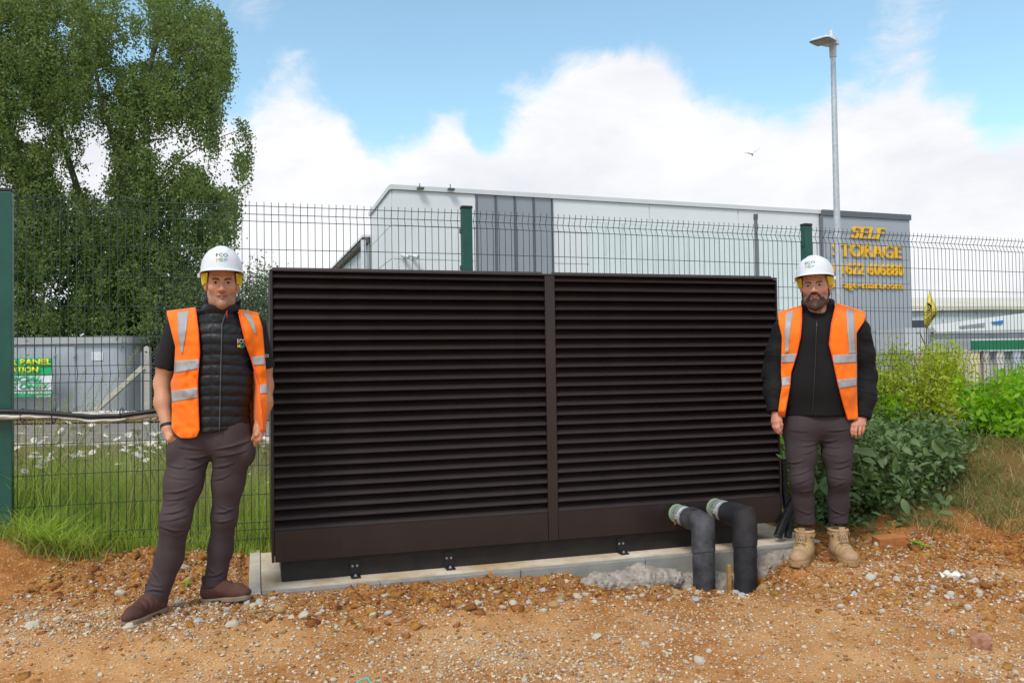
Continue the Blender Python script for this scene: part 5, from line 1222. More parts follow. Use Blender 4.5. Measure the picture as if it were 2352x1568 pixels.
spill('concrete_spill', [B(1.72, 0.30, -0.13), B(1.95, 0.30, -0.135), B(2.25, 0.27, -0.125), B(2.48, 0.26, -0.125)], [0.05, 0.085, 0.095, 0.07], 'long lumpy grey concrete spill left of the lagged pipes')
spill('concrete_spill', [B(2.58, 0.24, -0.20), B(2.80, 0.22, -0.21), B(3.0, 0.24, -0.22)], [0.09, 0.08, 0.08], 'rough concrete lump in the hollow behind the lagged pipes')
spill('concrete_spill', [B(3.10, 0.24, -0.15), B(3.28, 0.24, -0.10), B(3.42, 0.22, -0.07)], [0.08, 0.07, 0.05], 'rough concrete spill between the right pipe and the tan boot')
# broken bricks, litter, twine
def brick(px, py, size, rz, m, label, seed):
    z = 0
    for _ in range(6): p = G(px, py, z); z = float(gz(p[0], p[1]))
    bm = bmesh.new(); bmesh.ops.create_cube(bm, size=1.0); bmesh.ops.subdivide_edges(bm, edges=bm.edges[:], cuts=5, use_grid_fill=True)
    Q = np.array([v.co[:] for v in bm.verts]); brk = 0.5-0.16*(1+fbm(Q*np.array([0, 1, 1]), 3.0, 3, 0.6, seed)); Q[:, 0] = np.minimum(Q[:, 0], brk); Q += 0.012*np.stack([fbm(Q+7*i, 5, 3, .6, seed+i) for i in range(3)], 1)
    Q *= np.array(size)
    for v, q in zip(bm.verts, Q): v.co = q
    me = bpy.data.meshes.new('broken_brick'); bm.to_mesh(me); bm.free(); me.polygons.foreach_set('use_smooth', np.ones(len(me.polygons), bool)); me.set_sharp_from_angle(angle=R(40)); me.materials.append(m)
    ob = bpy.data.objects.new('broken_brick', me); COL.objects.link(ob); ob.location = (p[0], p[1], z+size[2]*0.38); ob.rotation_euler = (0.08, -0.06, rz); tag(ob, label, 'brick', 'broken bricks on the soil')
brick(2050, 1252, (0.24, 0.10, 0.075), 0.1, mat('orange_brick', (0.42, 0.16, 0.045), 0.9, var=0.2, nscale=20, bump=0.4, bscale=90), 'orange broken brick at the foot of the broad leaved bush', 3)
brick(2258, 1486, (0.095, 0.075, 0.06), -0.5, mat('red_brick', (0.34, 0.10, 0.055), 0.9, var=0.3, nscale=24, col2=(0.55, 0.30, 0.20), bump=0.4, bscale=90), 'dark red broken brick chunk alone at the lower right', 8)
p = G(2185, 1322, -0.02); z = float(gz(p[0], p[1])); v = []; f = []; n = 9
for i in range(n):
    for j in range(n): a, c = (i/(n-1)-.5), (j/(n-1)-.5); v.append((p[0]+a*0.15*(1-0.3*abs(c)), p[1]+c*0.08, z+0.02+0.018*math.sin(a*9+c*4)+0.014*math.cos(c*11)))
for i in range(n-1):
    for j in range(n-1): f.append((i*n+j, i*n+n+j, i*n+n+j+1, i*n+j+1))
o = pyd('plastic_scrap', v, f, mat('white_film', (0.72, 0.70, 0.66), 0.5), None, True); o.modifiers.new('t', 'SOLIDIFY').thickness = 0.0015; tag(o, 'crumpled white plastic scrap on the soil at the right', 'litter')
p = G(838, 1566, -0.07); z = float(gz(p[0], p[1])); o = MB(); o.tube([(p[0]-0.05, p[1]-0.03, z), (p[0]-0.02, p[1], z+0.022), (p[0]+0.012, p[1]+0.005, z+0.028), (p[0]+0.035, p[1]-0.01, z+0.004)], 0.004, 8)
tag(autosmooth(o.build('twine', mat('turquoise_twine', (0.05, 0.45, 0.48), 0.7)), 60), 'loop of turquoise twine at the bottom edge', 'twine')
# ------------------------------------------------------------------ people
M_skin = vmat('skin', 0.50, 0.25, 140, 0.12, 0.4); M_eye = vmat('eye', 0.35, 0, 80, 0, 0.15)
M_trs = mat('grey_brown_chino', (0.068, 0.050, 0.054), 0.85, var=0.14, nscale=9, bump=0.18, bscale=700, spec=0.2)
M_trs2 = mat('charcoal_work_trouser', (0.056, 0.043, 0.047), 0.85, var=0.14, nscale=9, bump=0.18, bscale=700, spec=0.2)
M_gil = mat('black_quilted_nylon', (0.0065, 0.0065, 0.0090), 0.45, var=0.2, nscale=20, bump=0.35, bscale=38, spec=0.35)
M_tee = mat('black_cotton', (0.009, 0.009, 0.010), 0.9, var=0.2, bump=0.1, bscale=300)
M_fleece = mat('black_softshell', (0.0085, 0.0075, 0.0085), 0.80, var=0.25, nscale=7, bump=0.12, bscale=300, spec=0.25)
M_or = mat('fluorescent_orange', (1.0, 0.185, 0.004), 0.65, var=0.07, nscale=6, bump=0.10, bscale=25, spec=0.25)
M_or.node_tree.nodes['Principled BSDF'].inputs['Sheen Weight'].default_value = 0.15
M_edge = mat('orange_binding', (0.95, 0.10, 0.004), 0.6)
M_refl = mat('reflective_tape', (0.36, 0.35, 0.36), 0.45, var=0.06, nscale=20, spec=0.5)
M_hat = mat('white_helmet_plastic', (0.72, 0.74, 0.77), 0.28, var=0.03, nscale=4, spec=0.5)
M_hvy = mat('yellow_harness', (0.75, 0.62, 0.01), 0.5); M_band = mat('black_sweatband', (0.012, 0.012, 0.012), 0.8)
M_navy = mat('navy_strap', (0.012, 0.014, 0.035), 0.5); M_zip = mat('zip_metal', (0.10, 0.10, 0.11), 0.4, metal=0.5)
M_suede = mat('brown_suede', (0.070, 0.022, 0.014), 0.85, var=0.3, nscale=11, col2=(0.125, 0.050, 0.034), bump=0.15, bscale=300)
M_sole = mat('tan_crepe_sole', (0.26, 0.19, 0.13), 0.85, var=0.25, nscale=20)
M_nub = mat('tan_nubuck', (0.42, 0.245, 0.105), 0.85, var=0.22, nscale=13, col2=(0.50, 0.33, 0.17), bump=0.2, bscale=200)
M_cap = mat('scuffed_toe_rubber', (0.40, 0.25, 0.14), 0.7, var=0.2, nscale=22)
M_tsole = mat('tan_boot_sole', (0.36, 0.215, 0.090), 0.8, var=0.2, nscale=20); M_lace = mat('tan_lace', (0.46, 0.31, 0.18), 0.8)

def head_frame(c, yaw, tilt, sx, sy, sz, roll=0.0):
    Mr = Matrix.Rotation(yaw, 3, 'Z') @ Matrix.Rotation(tilt, 3, 'X') @ Matrix.Rotation(roll, 3, 'Y'); Mr = np.array(Mr); s = np.array([sx, sy, sz])
    return (lambda P: ((P-c)@Mr)/s), (lambda Q: (np.asarray(Q)*s)@Mr.T+c), min(s)
def head_sdf(p):
    d = smin(s_ell(p, (0, 0.018, 0.040), (0.074, 0.094, 0.080)), s_ell(p, (0, -0.018, -0.030), (0.067, 0.068, 0.082)), 0.03)
    d = smin(d, s_chain(p, [(-.055, .020, -.055), (-.046, -.030, -.094), (0, -.064, -.111), (.046, -.030, -.094), (.055, .020, -.055)], [.018, .016, .019, .016, .018], 1, .02), 0.022)
    d = smin(d, s_ell(p, (0, -.030, -.085), (.044, .050, .034)), 0.02)
    d = smin(d, s_ell(p, (0, -.078, -.107), (.018, .014, .014)), 0.014)
    for s in (-1, 1): d = smin(d, s_ell(p, (s*.045, -.053, -.029), (.020, .019, .016)), 0.018)
    d = smin(d, s_cone(p, (-.040, -.071, .017), (.040, -.071, .017), .0125, .0125), 0.014)
    for s in (-1, 1): d = smax(d, -s_ell(p, (s*.031, -.098, -.001), (.019, .020, .0115)), 0.012)
    d = smin(d, s_cone(p, (0, -.079, .006), (0, -.104, -.034), .0075, .0105), 0.010)
    d = smin(d, s_ell(p, (0, -.106, -.037), (.0115, .0115, .0105)), 0.006)
    for s in (-1, 1):
        d = smin(d, s_ell(p, (s*.0135, -.094, -.040), (.0085, .0105, .0078)), 0.006)
        d = smax(d, -s_ell(p, (s*.0075, -.101, -.0485), (.0042, .006, .0042)), 0.002)
        d = smin(d, s_ell(p, (s*.031, -.0705, -.002), (.0165, .0140, .0135)), 0.004)
        d = smax(d, -s_ell(p, (s*.031, -.090, -.0025), (.0142, .0125, .0034)), 0.0020)
        d = smin(d, s_ell(p, (s*.079, .018, -.012), (.0085, .019, .031), rotz(-s*0.35)), 0.006)
        d = smax(d, -s_ell(p, (s*.0885, .012, -.010), (.0065, .011, .018), rotz(-s*0.35)), 0.004)
    d = smin(d, s_chain(p, [(-.029, -.0735, -.0655), (-.010, -.0865, -.0645), (0, -.0875, -.0660), (.010, -.0865, -.0645), (.029, -.0735, -.0655)], [.003, .0050, .0048, .0050, .003], 1, .004), 0.005)
    d = smin(d, s_chain(p, [(-.022, -.0760, -.0712), (0, -.0870, -.0765), (.022, -.0760, -.0712)], [.003, .0065, .003], 1, .004), 0.005)
    d = smax(d, -s_chain(p, [(-.031, -.0800, -.0640), (-.014, -.0955, -.0700), (0, -.0985, -.0712), (.014, -.0955, -.0700), (.031, -.0800, -.0640)], [.0014, .0022, .0022, .0022, .0014], 1, .002), 0.0025)
    for s in (-1, 1): d = smax(d, -s_cone(p, (s*.026, -.092, -.044), (s*.038, -.081, -.070), .0030, .0022), 0.008)
    return smin(d, s_cone(p, (0, .022, -.06), (0, .042, -.21), .054, .060), 0.03)
def lerp(a, b, t): return a*(1-t[:, None])+np.array(b)*t[:, None]
def paint_head(q, skin, stub, lip, brow, hair, cheek, stubcol):
    n = len(q); c = np.tile(np.array(skin), (n, 1)); x, y, z = q.T; ax = np.abs(x)
    fr = sstep(-0.02, -0.05, y)
    c = lerp(c, cheek, 0.65*fr*np.exp(-((ax-.043)/.020)**2-((z+.034)/.018)**2)); c = lerp(c, cheek, 0.5*np.exp(-(x/.014)**2-((z+.037)/.012)**2)*fr)
    st = sstep(-.040, -.062, z+0.25*np.maximum(0, .03-ax)*0)*sstep(0.05, 0.0, y+z*0.2)*sstep(-0.15, -0.125, z)
    mst = sstep(.030, .022, ax)*sstep(-.043, -.050, z)
    st = np.clip(np.maximum(st*sstep(.012, .040, ax+np.maximum(0, -(z+.080))*1.4), mst), 0, 1)
    c = lerp(c, stubcol, stub*st*(0.75+0.5*(vnoise(q, 260, 4)*.5)))
    el = np.exp(-((ax-.081)/.012)**2-((z+.012)/.03)**2)*(ax > .07); c = lerp(c, cheek, .55*el)
    lp = np.exp(-(np.maximum(np.abs(z+.0705)-.0045, 0)/.0035)**2)*sstep(.030, .023, ax)*sstep(-.068, -.076, y); c = lerp(c, lip, 0.85*lp)
    sl = np.exp(-((z+.0708-.0062*(ax/.026)**2)/.0021)**2)*sstep(.035, .029, ax)*sstep(-.064, -.072, y); c = lerp(c, (.09, .028, .022), 0.9*sl)
    bz = .0130+.005*np.sin(np.clip((ax-.012)/.036, 0, 1)*2.4)-.002; bm_ = np.exp(-((z-bz)/.0060)**4)*sstep(.009, .014, ax)*sstep(.051, .044, ax)*fr; c = lerp(c, brow, 0.92*bm_)
    lash = np.exp(-(((ax-.031)/.0142)**2+((z+.0025)/.0050)**2-1)**2/.06)*fr*sstep(-.070, -.075, y)*(np.abs(ax-.031) < .0145); c = lerp(c, brow, 0.6*lash*(z > -.003)+0.18*lash)
    hr = sstep(.060, .068, ax)*sstep(-.006, .006, z)*sstep(-.055, -.035, y)+sstep(.0, .03, y-0.02)*sstep(-.03, -.01, z); c = lerp(c, hair, np.clip(hr, 0, 1)*0.85*(ax < .078))
    return c
def eyes(root, fr, inv_scale, iris):
    to_w = fr[1]
    for s in (-1, 1):
        bm = bmesh.new(); bmesh.ops.create_uvsphere(bm, u_segments=24, v_segments=16, radius=0.0122); P = np.array([v.co[:] for v in bm.verts]); F_ = [[v.index for v in f.verts] for f in bm.faces]; bm.free()
        r = np.hypot(P[:, 0], P[:, 2]); fnt = P[:, 1] < 0; col = np.tile([.24, .19, .17], (len(P), 1)); col[fnt & (r < .0056)] = iris; col[fnt & (r < .0030)] = (.004, .004, .004)
        o = pyd('eye', to_w(P+np.array([s*.031, -.0725, -.0020])), F_, M_eye, root, True); vcol(o, col)
def helmet(root, fr, tilt_extra, logo_dx, label=None):
    to_w = fr[1]; nphi, nt = 72, 22; c0 = np.array([0, 0.012, 0.050]); a, b, H = 0.105, 0.132, 0.126
    T = np.array(Matrix.Rotation(tilt_extra, 3, 'X'))
    def surf(phi, t, off=0.0):
        # t 0 at the crown, 1 at the rim; phi 0 to the front
        ct = np.cos(t*math.pi/2); st = np.sin(t*math.pi/2)**0.86
        x = (a+off)*st*np.sin(phi); y = -(b+off)*st*np.cos(phi); z = (H+off)*ct**0.92
        crest = 0.0045*np.exp(-(np.abs(x)/0.034)**6)*sstep(0.97, 0.75, t)*sstep(-0.1, 0.15, t+0.05); x = x*(1+crest/a); y = y*(1+crest/b*0.6); z = z+crest*ct
        return np.stack([x, y, z], -1)
    v = []
    ph = np.linspace(0, 2*math.pi, nphi, endpoint=False)
    for t in np.linspace(0.02, 1, nt): v.append(surf(ph, np.full(nphi, t)))
    fwd = np.clip(np.cos(ph), 0, 1)**2.2
    for k, (e, dz) in enumerate(((0.35, -0.004), (0.75, -0.008), (1.0, -0.012))):
        q = surf(ph, np.full(nphi, 1.0)); out = np.stack([np.sin(ph), -np.cos(ph), 0*ph], -1)*(0.007+0.034*fwd)[:, None]*e; q = q+out; q[:, 2] += dz*(0.6+0.8*fwd); v.append(q)
    q = v[-1].copy(); q[:, 2] -= 0.004; v.append(q)
    q = v[-1]*np.array([.965, .965, 1.0]); q[:, 2] += 0.003; v.append(q)
    for t in (1.0, 0.85, 0.6, 0.3): q = surf(ph, np.full(nphi, t), -0.006); v.append(q)
    V = np.concatenate(v); top = np.array([[0, 0, H+0.002]]); V = np.concatenate([V, top]); n_r = len(v); f = []
    for i in range(n_r-1):
        for k in range(nphi): f.append((i*nphi+k, i*nphi+(k+1) % nphi, (i+1)*nphi+(k+1) % nphi, (i+1)*nphi+k))
    for k in range(nphi): f.append((len(V)-1, (k+1) % nphi, k))
    V = V@T.T+c0
    hat = autosmooth(fixn(pyd('hard_hat', to_w(V), f, M_hat, root)), 50)
    # sweatband and yellow harness inside
    o = MB(); o.tube([to_w(np.array([0.079*math.sin(p), -0.098*math.cos(p)+0.014, 0.050+0.016*math.cos(p)])) for p in np.linspace(-1.9, 1.9, 40)], 0.0085, 8); o.build('sweatband', M_band, hat, True)
    for s in (-1, 1):
        vv = []; prof = [(0.074, -.050, .045), (0.104, .03, .045), (0.098, .03, -.014), (0.078, -.012, -.004)]
        for q in prof: vv.append((s*q[0], q[1], q[2]))
        for q in prof: vv.append((s*(q[0]-.005), q[1], q[2]))
        fixn(pyd('harness_wing', to_w(np.array(vv)), [(0, 1, 2, 3), (4, 7, 6, 5), (0, 4, 5, 1), (1, 5, 6, 2), (2, 6, 7, 3), (3, 7, 4, 0)], M_hvy, hat))
        o = MB(); o.box((0, 0, 0), (0.012, 0.026, 0.020), None, 0.003); P = np.array(o.v)+np.array([s*.112, -.035, .030]); pyd('slot_clip', to_w(P), o.f, M_hat, hat)
    # lettering wrapped on the shell
    def wrap(txt, cx, z0, w, h, m, split=None):
        me, co = text_mesh(txt, 1.0, 0, 0, 0.0); mn, mx = co.min(0), co.max(0); u = ((co[:, 0]-mn[0])/(mx[0]-mn[0])-0.5)*w+cx; z = z0+co[:, 1]/0.73*h
        zz = np.clip(z/H, 0, 0.98); t = np.arccos(np.clip(zz**(1/0.92), 0, 1))/(math.pi/2); st = np.sin(t*math.pi/2)**0.86
        ph_ = np.arcsin(np.clip(u/(a*st), -.95, .95)); q = surf(ph_, t, 0.0022); set_co(me, to_w(q@T.T+c0)); link('emblem', me, m, hat)
    wrap('ECO', logo_dx, 0.053, 0.054, 0.018, M_ink)
    for k, (ch, col) in enumerate((('M', (0.75, 0.38, 0.10)), ('E', (0.12, 0.42, 0.16)), ('P', (0.10, 0.42, 0.70)))):
        wrap(ch, logo_dx-0.0185+0.0185*k, 0.030, 0.0150, 0.017, mat('emblem_%s' % ch, col, 0.5))
    return hat

def trace_map(fn, x0, x1, y0, y1, Ya, Yb, step=3.0, off=0.0):
    """depth of a surface along the camera's sight lines, smoothed like draped cloth; returns sampler(px, py) -> world point"""
    xs = np.arange(x0, x1+step, step); ys = np.arange(y0, y1+step, step); XX, YY = np.meshgrid(xs, ys)
    D = np.stack([(XX.ravel()-CX)/FPX, -(YY.ravel()-CY)/FPX, -np.ones(XX.size)], 1)@_RM.T; D = D/D[:, 1:2]
    Y = np.full(XX.size, Ya); best = np.full(XX.size, 9.0); bY = Y.copy(); hit = np.zeros(XX.size, bool); dirn = 1.0 if Yb > Ya else -1.0
    for _ in range(80):
        P = _C+D*Y[:, None]; d = fn(P)-off; up = d < best; best = np.where(up, d, best); bY = np.where(up & ~hit, Y, bY); hit |= d < 0.001
        Y = np.where(hit, Y, Y+dirn*np.maximum(d, 0.0015)*0.62); Y = np.clip(Y, min(Ya, Yb), max(Ya, Yb))
    M = bY.reshape(XX.shape); raw = M.copy()
    for _ in range(7):
        Q = np.pad(M, 1, mode='edge'); M = (Q[:-2, 1:-1]+Q[2:, 1:-1]+Q[1:-1, :-2]+Q[1:-1, 2:]+4*M)/8
    lim = raw+dirn*(off-0.007); M = np.minimum(M, lim) if dirn > 0 else np.maximum(M, lim)
    for _ in range(2):
        Q = np.pad(M, 1, mode='edge'); M = (Q[:-2, 1:-1]+Q[2:, 1:-1]+Q[1:-1, :-2]+Q[1:-1, 2:]+4*M)/8
    def sample(px, py, extra=0.0):
        px = np.asarray(px, float); py = np.asarray(py, float)
        u = np.clip((px-xs[0])/step, 0, len(xs)-1.001); w = np.clip((py-ys[0])/step, 0, len(ys)-1.001); i = u.astype(int); j = w.astype(int); fu_, fw = u-i, w-j
        Yq = (M[j, i]*(1-fu_)+M[j, i+1]*fu_)*(1-fw)+(M[j+1, i]*(1-fu_)+M[j+1, i+1]*fu_)*fw - dirn*extra
        Dq = np.stack([(px-CX)/FPX, -(py-CY)/FPX, -np.ones(len(px))], 1)@_RM.T; Dq = Dq/Dq[:, 1:2]; return _C+Dq*Yq[:, None]
    return sample
def cloth(name, sample, rows_in, rows_out, m, par, extra=0.0, nr=60, nc=18, fold=0.006, seed=0, thick=0.003, top=None, yoff=None):
    """a hanging panel between two edge lines given as (picture row, picture column)"""
    yi = [r[0] for r in rows_in]; yo = [r[0] for r in rows_out]; t = np.linspace(0, 1, nr)
    Ri = np.stack([np.interp(t, np.linspace(0, 1, len(rows_in)) if False else (np.array(yi)-yi[0])/(yi[-1]-yi[0]), [r[k] for r in rows_in]) for k in (1, 0)], 1)
    Ro = np.stack([np.interp(t, (np.array(yo)-yo[0])/(yo[-1]-yo[0]), [r[k] for r in rows_out]) for k in (1, 0)], 1)
    s = np.linspace(0, 1, nc); G_ = Ri[:, None, :]*(1-s)[None, :, None]+Ro[:, None, :]*s[None, :, None]; px, py = G_[..., 0].ravel(), G_[..., 1].ravel()
    P = sample(px, py, extra); nz = fbm(np.stack([px/16, py/48, 0*px+seed], 1), 1.0, 3, 0.5, seed); wt_ = np.clip((py-720)/120, 0.15, 1.0)
    dirc = (_C-P); dirc /= np.linalg.norm(dirc, axis=1)[:, None]; rg = 1-2.4*np.abs(fbm(np.stack([px/22+py/60, py/30-px/50, 0*px+seed], 1), 1.0, 2, 0.5, seed+9)); P = P+dirc*(fold*(nz+0.3+0.75*rg)*wt_)[:, None]
    if yoff is not None: P = P+dirc*yoff(px, py)[:, None]
    q = np.arange(nr*nc).reshape(nr, nc); F_ = np.stack([q[:-1, :-1], q[1:, :-1], q[1:, 1:], q[:-1, 1:]], -1).reshape(-1, 4)
    o = pyd(name, P, F_, m, par, True)
    if thick: md = o.modifiers.new('thickness', 'SOLIDIFY'); md.thickness = thick; md.offset = 0.0
    return o
def wr(*pts): return [np.array(p) for p in pts]
def folds(P, amp, tilt, seed):
    Q = np.stack([P[:, 0]*5.5, P[:, 1]*5.5, P[:, 2]*24+P[:, 0]*tilt], 1); n = fbm(Q, 1.0, 3, 0.5, seed); return amp*(1-np.abs(n)*2.2)

def line_folds(P, segs, amp, sig=2.6):
    """creases of cloth along given lines: a soft ridge with a groove under it"""
    L_ = (P-_C)@_RM; px = CX+FPX*L_[:, 0]/-L_[:, 2]; py = CY-FPX*L_[:, 1]/-L_[:, 2]; out = np.zeros(len(P))
    for k_, (x0, y0, x1, y1, *bow) in enumerate(segs):
        amp_k = amp*(0.55+0.9*((k_*0.618) % 1)); b = bow[0] if bow else 4.0; dx, dy = x1-x0, y1-y0; L2 = dx*dx+dy*dy; t = np.clip(((px-x0)*dx+(py-y0)*dy)/L2, -.1, 1.1); s = (-(px-x0)*dy+(py-y0)*dx)/math.sqrt(L2)*np.sign(dx)
        along = np.clip(1-np.abs(t-.5)*2, 0, 1)**.6; s = s-b*np.sin(math.pi*np.clip(t, 0, 1)); out += amp_k*along*(np.exp(-(s/sig)**2)-0.75*np.exp(-((s-1.9*sig)/(1.1*sig))**2))
    return out
FOLDS1 = [(372, 1158, 415, 1148), (364, 1178, 428, 1166), (362, 1196, 438, 1178), (366, 1206, 428, 1216, 6), (385, 1066, 432, 1071), (378, 1090, 442, 1098, 3), (375, 1130, 452, 1112, 6), (376, 1146, 430, 1138), (420, 1050, 482, 1044), (425, 1078, 480, 1056), (338, 1334, 376, 1345), (334, 1356, 378, 1358, -4), (346, 1300, 366, 1332, 2), (400, 1232, 422, 1222),
    (485, 1072, 540, 1060), (484, 1102, 532, 1085), (487, 1176, 541, 1164, 5), (489, 1196, 539, 1189, 5), (498, 1158, 546, 1171), (472, 1322, 515, 1311, 4), (475, 1298, 502, 1316), (490, 1032, 576, 1010, 3), (495, 1048, 570, 1032, 3), (400, 1022, 470, 1030, 3)]
FOLDS2 = [(1826, 1004, 1878, 1009), (1832, 1022, 1878, 1016), (1836, 1042, 1877, 1028), (1882, 1010, 1928, 1007), (1884, 1020, 1938, 1024), (1886, 1034, 1932, 1046), (1810, 1090, 1864, 1074, 5), (1818, 1112, 1868, 1092, 3), (1834, 1130, 1872, 1122, 2), (1904, 1092, 1952, 1098, 3), (1903, 1118, 1950, 1100, 4), (1908, 1074, 1952, 1066), (1826, 1164, 1868, 1179, 4), (1829, 1182, 1873, 1171, 4), (1905, 1164, 1946, 1181, 4), (1904, 1187, 1949, 1174, 4), (1806, 1060, 1850, 1055), (1912, 1060, 1955, 1052), (1806, 985, 1860, 990, 2), (1900, 988, 1952, 984, 2)]
def shoe(root, pos, yaw, pitch, style, side):
    Mr = np.array(Matrix.Rotation(yaw, 3, 'Z') @ Matrix.Rotation(-pitch, 3, 'Y')); pos = np.array(pos)
    def to_w(Q): return np.asarray(Q)@Mr.T+pos
    tall = style == 'work'
    k = 1.08 if tall else 1.0; base = 0.034 if tall else 0.020; w = 1.10 if tall else 0.98
    def up(P):
        d = s_cone(P, (0.0, 0, 0.07), (-0.008, 0, 0.205 if tall else 0.16), 0.052*k, 0.056*k if tall else 0.050)
        d = smin(d, s_cone(P, (-0.030, 0, 0.055), (0.06, 0, 0.062), 0.046*w, 0.048*w), 0.03)
        d = smin(d, s_cone(P, (0.04, 0, 0.060), (0.150, side*0.006, 0.044), 0.046*w, 0.044*w), 0.03)
        d = smin(d, s_ell(P, (0.155, side*0.006, base+0.012), (0.070, 0.050*w, 0.042 if tall else 0.036)), 0.02)
        d = smax(d, base-P[:, 2], 0.004); d = smax(d, P[:, 2]-(0.185 if tall else 0.145), 0.004)
        cr = np.exp(-((P[:, 0]-0.10)/0.03)**2)*sstep(.05, .07, P[:, 2]); return d-0.0035*np.sin(P[:, 0]*190+P[:, 1]*20)*cr-0.0015*fbm(P, 40, 2, .5, 3)
    V, F_ = nets(up, (-0.10, -0.08, 0.0), (0.25, 0.08, 0.22), 0.0045)
    capf = (V[F_].mean(1)[:, 0]-0.25*(V[F_].mean(1)[:, 2]) > 0.130) if tall else None
    o = pyd('boot', to_w(V), F_, [M_nub, M_cap] if tall else M_suede, root, True, capf.astype(int) if tall else None)
    def so(P):
        x, y, z = P.T; yy = y-side*0.006*sstep(0.03, 0.15, x); r = np.interp(x, [-0.09, -0.03, 0.06, 0.15, 0.23], [0.040, 0.043, 0.040, 0.052, 0.046])*w
        t = np.clip((x+0.036)/(0.166+0.036), 0, 1); cx = -0.036+t*0.202; d2 = np.hypot(x-cx, yy)-r-(0.006 if tall else 0.004)
        d = np.maximum(d2, np.abs(z-base/2-0.001)-base/2-0.003)
        if tall: d = np.maximum(d, -np.maximum(np.maximum(np.abs(((x+.5) % 0.024)-0.012)-0.0035, z-0.012), -(d2+0.012)))
        else: d = np.maximum(d, -s_box(P, (0.035, 0, 0.0), (0.03, 0.1, 0.008)))
        return d
    V, F_ = nets(so, (-0.11, -0.085, -0.01), (0.26, 0.085, 0.06), 0.004); pyd('sole', to_w(V), F_, M_tsole if tall else M_sole, o, True)
    if tall:
        n = 6
        for i in range(n):
            t = i/(n-1); x = 0.112-0.062*t; z = 0.088+0.092*t*1.0; hw = 0.030
            if i >= 3: x = 0.062-0.010*(t-0.6)/0.4; 
            for a_, b_ in ((-1, 1), (1, -1)):
                L_ = MB(); L_.tube([to_w((x-0.012, a_*hw, z-0.012)), to_w((x+0.004, a_*hw*.4, z+.004)), to_w((x+0.003, b_*hw*.4, z+.009)), to_w((x-0.016, b_*hw, z+0.004))], 0.0026, 6); L_.build('lace', M_lace, o, True)
        for a_ in (-1, 1):
            L_ = MB(); L_.tube([to_w(q) for q in [(0.055, 0, 0.172), (0.072, a_*.012, 0.165), (0.082, a_*.024, 0.135), (0.086, a_*.016, 0.118), (0.080, a_*.008, 0.135), (0.062, 0, 0.168)]], 0.0026, 6); L_.build('lace_bow', M_lace, o, True)
            L_ = MB(); L_.box((0, 0, 0), (0.050, 0.006, 0.020), None, 0.002); pyd('ankle_strap', to_w(np.array(L_.v)+np.array([-0.006, a_*0.061, 0.163])), L_.f, M_nub, o)
            e = MB(); e.tube([to_w((0.03, a_*0.052, 0.155)), to_w((0.034, a_*0.058, 0.155))], 0.006, 8); e.build('buckle', M_zip, o)
        col = MB(); col.tube([to_w((-0.006+0.052*math.cos(p), 0.055*math.sin(p), 0.186)) for p in np.linspace(0, 2*math.pi, 25)], 0.010, 8, False); col.build('padded_collar', mat('boot_collar_%d' % int(side+2), (0.46, 0.31, 0.17), 0.85), o, True)
        tg = MB(); tg.box((0, 0, 0), (0.008, 0.040, 0.060), Matrix.Rotation(-0.12, 3, 'Y'), 0.003); tn = pyd('tongue', to_w(np.array(tg.v)+np.array([0.052, 0, 0.182])), tg.f, M_nub, o)
        lb = MB(); lb.box((0, 0, 0), (0.003, 0.010, 0.016), Matrix.Rotation(-0.12, 3, 'Y')); pyd('tongue_badge', to_w(np.array(lb.v)+np.array([0.0575, 0, 0.192])), lb.f, M_navy, tn)
    else:
        gus = MB()
        for a_ in (-1, 1):
            g = MB(); g.box((0, 0, 0), (0.040, 0.004, 0.075), None, 0.0015); pyd('elastic_gusset', to_w(np.array(g.v)+np.array([-0.004, a_*0.0495, 0.115])), g.f, mat('gusset_%d_%d' % (int(side+2), a_+2), (0.05, 0.02, 0.015), 0.9), o)
    return o
def hand_chain(P, wrist, knuck, tips, thumb, rp=0.030):
    """palm between wrist and knuckle line, four fingers of three bones, thumb from the side of the palm"""
    d = None
    for kn in knuck:
        e = s_cone(P, wrist, kn, 0.026, 0.0155); d = e if d is None else smin(d, e, 0.012)
    for kn, (m1, m2, tp) in zip(knuck, tips):
        e = s_chain(P, [kn, m1, m2, tp], [.0112, .0098, .0090, .0078], 1, .003); d = np.minimum(d, e) if False else smin(d, e, 0.0035)
    e = s_chain(P, thumb, [.016, .0125, .0105, .009][:len(thumb)], 1, .006); return smin(d, e, 0.006)

def patch_text(sample, txt, x0, x1, ybase, hpx, m, par, extra=0.006, shear=0.0, slope=0.0):
    me, co = text_mesh(txt, 1.0, shear, 0, 0.004); mn, mx = co.min(0), co.max(0); u = (co[:, 0]-mn[0])/(mx[0]-mn[0])
    set_co(me, sample(x0+u*(x1-x0), ybase+slope*u*(x1-x0)-co[:, 1]/0.73*hpx, extra)); return link('emblem', me, m, par)

# ================================================================== man with hands in his pockets (left)
T = 4.56
man = empty('person', tuple(G(440, 1395, 0.0)), 'man in black quilted gilet and orange vest with hands in his trouser pockets', 'person')
w = lambda x, y, dy=0.0: W(x, y, T+dy)
SH_L, EL_L, WR_L, HD_L = w(404, 762, .02), w(373, 880, .03), w(386, 985, -.08), w(402, 1030, -.10)
SH_R, EL_R, WR_R, HD_R = w(586, 764, .04), w(607, 885, .09), w(596, 985, .0), w(580, 1030, -.04)
hf = head_frame(w(509.5, 649, -.05), R(19.5), R(3), 1.03, 1.0, 1.085)
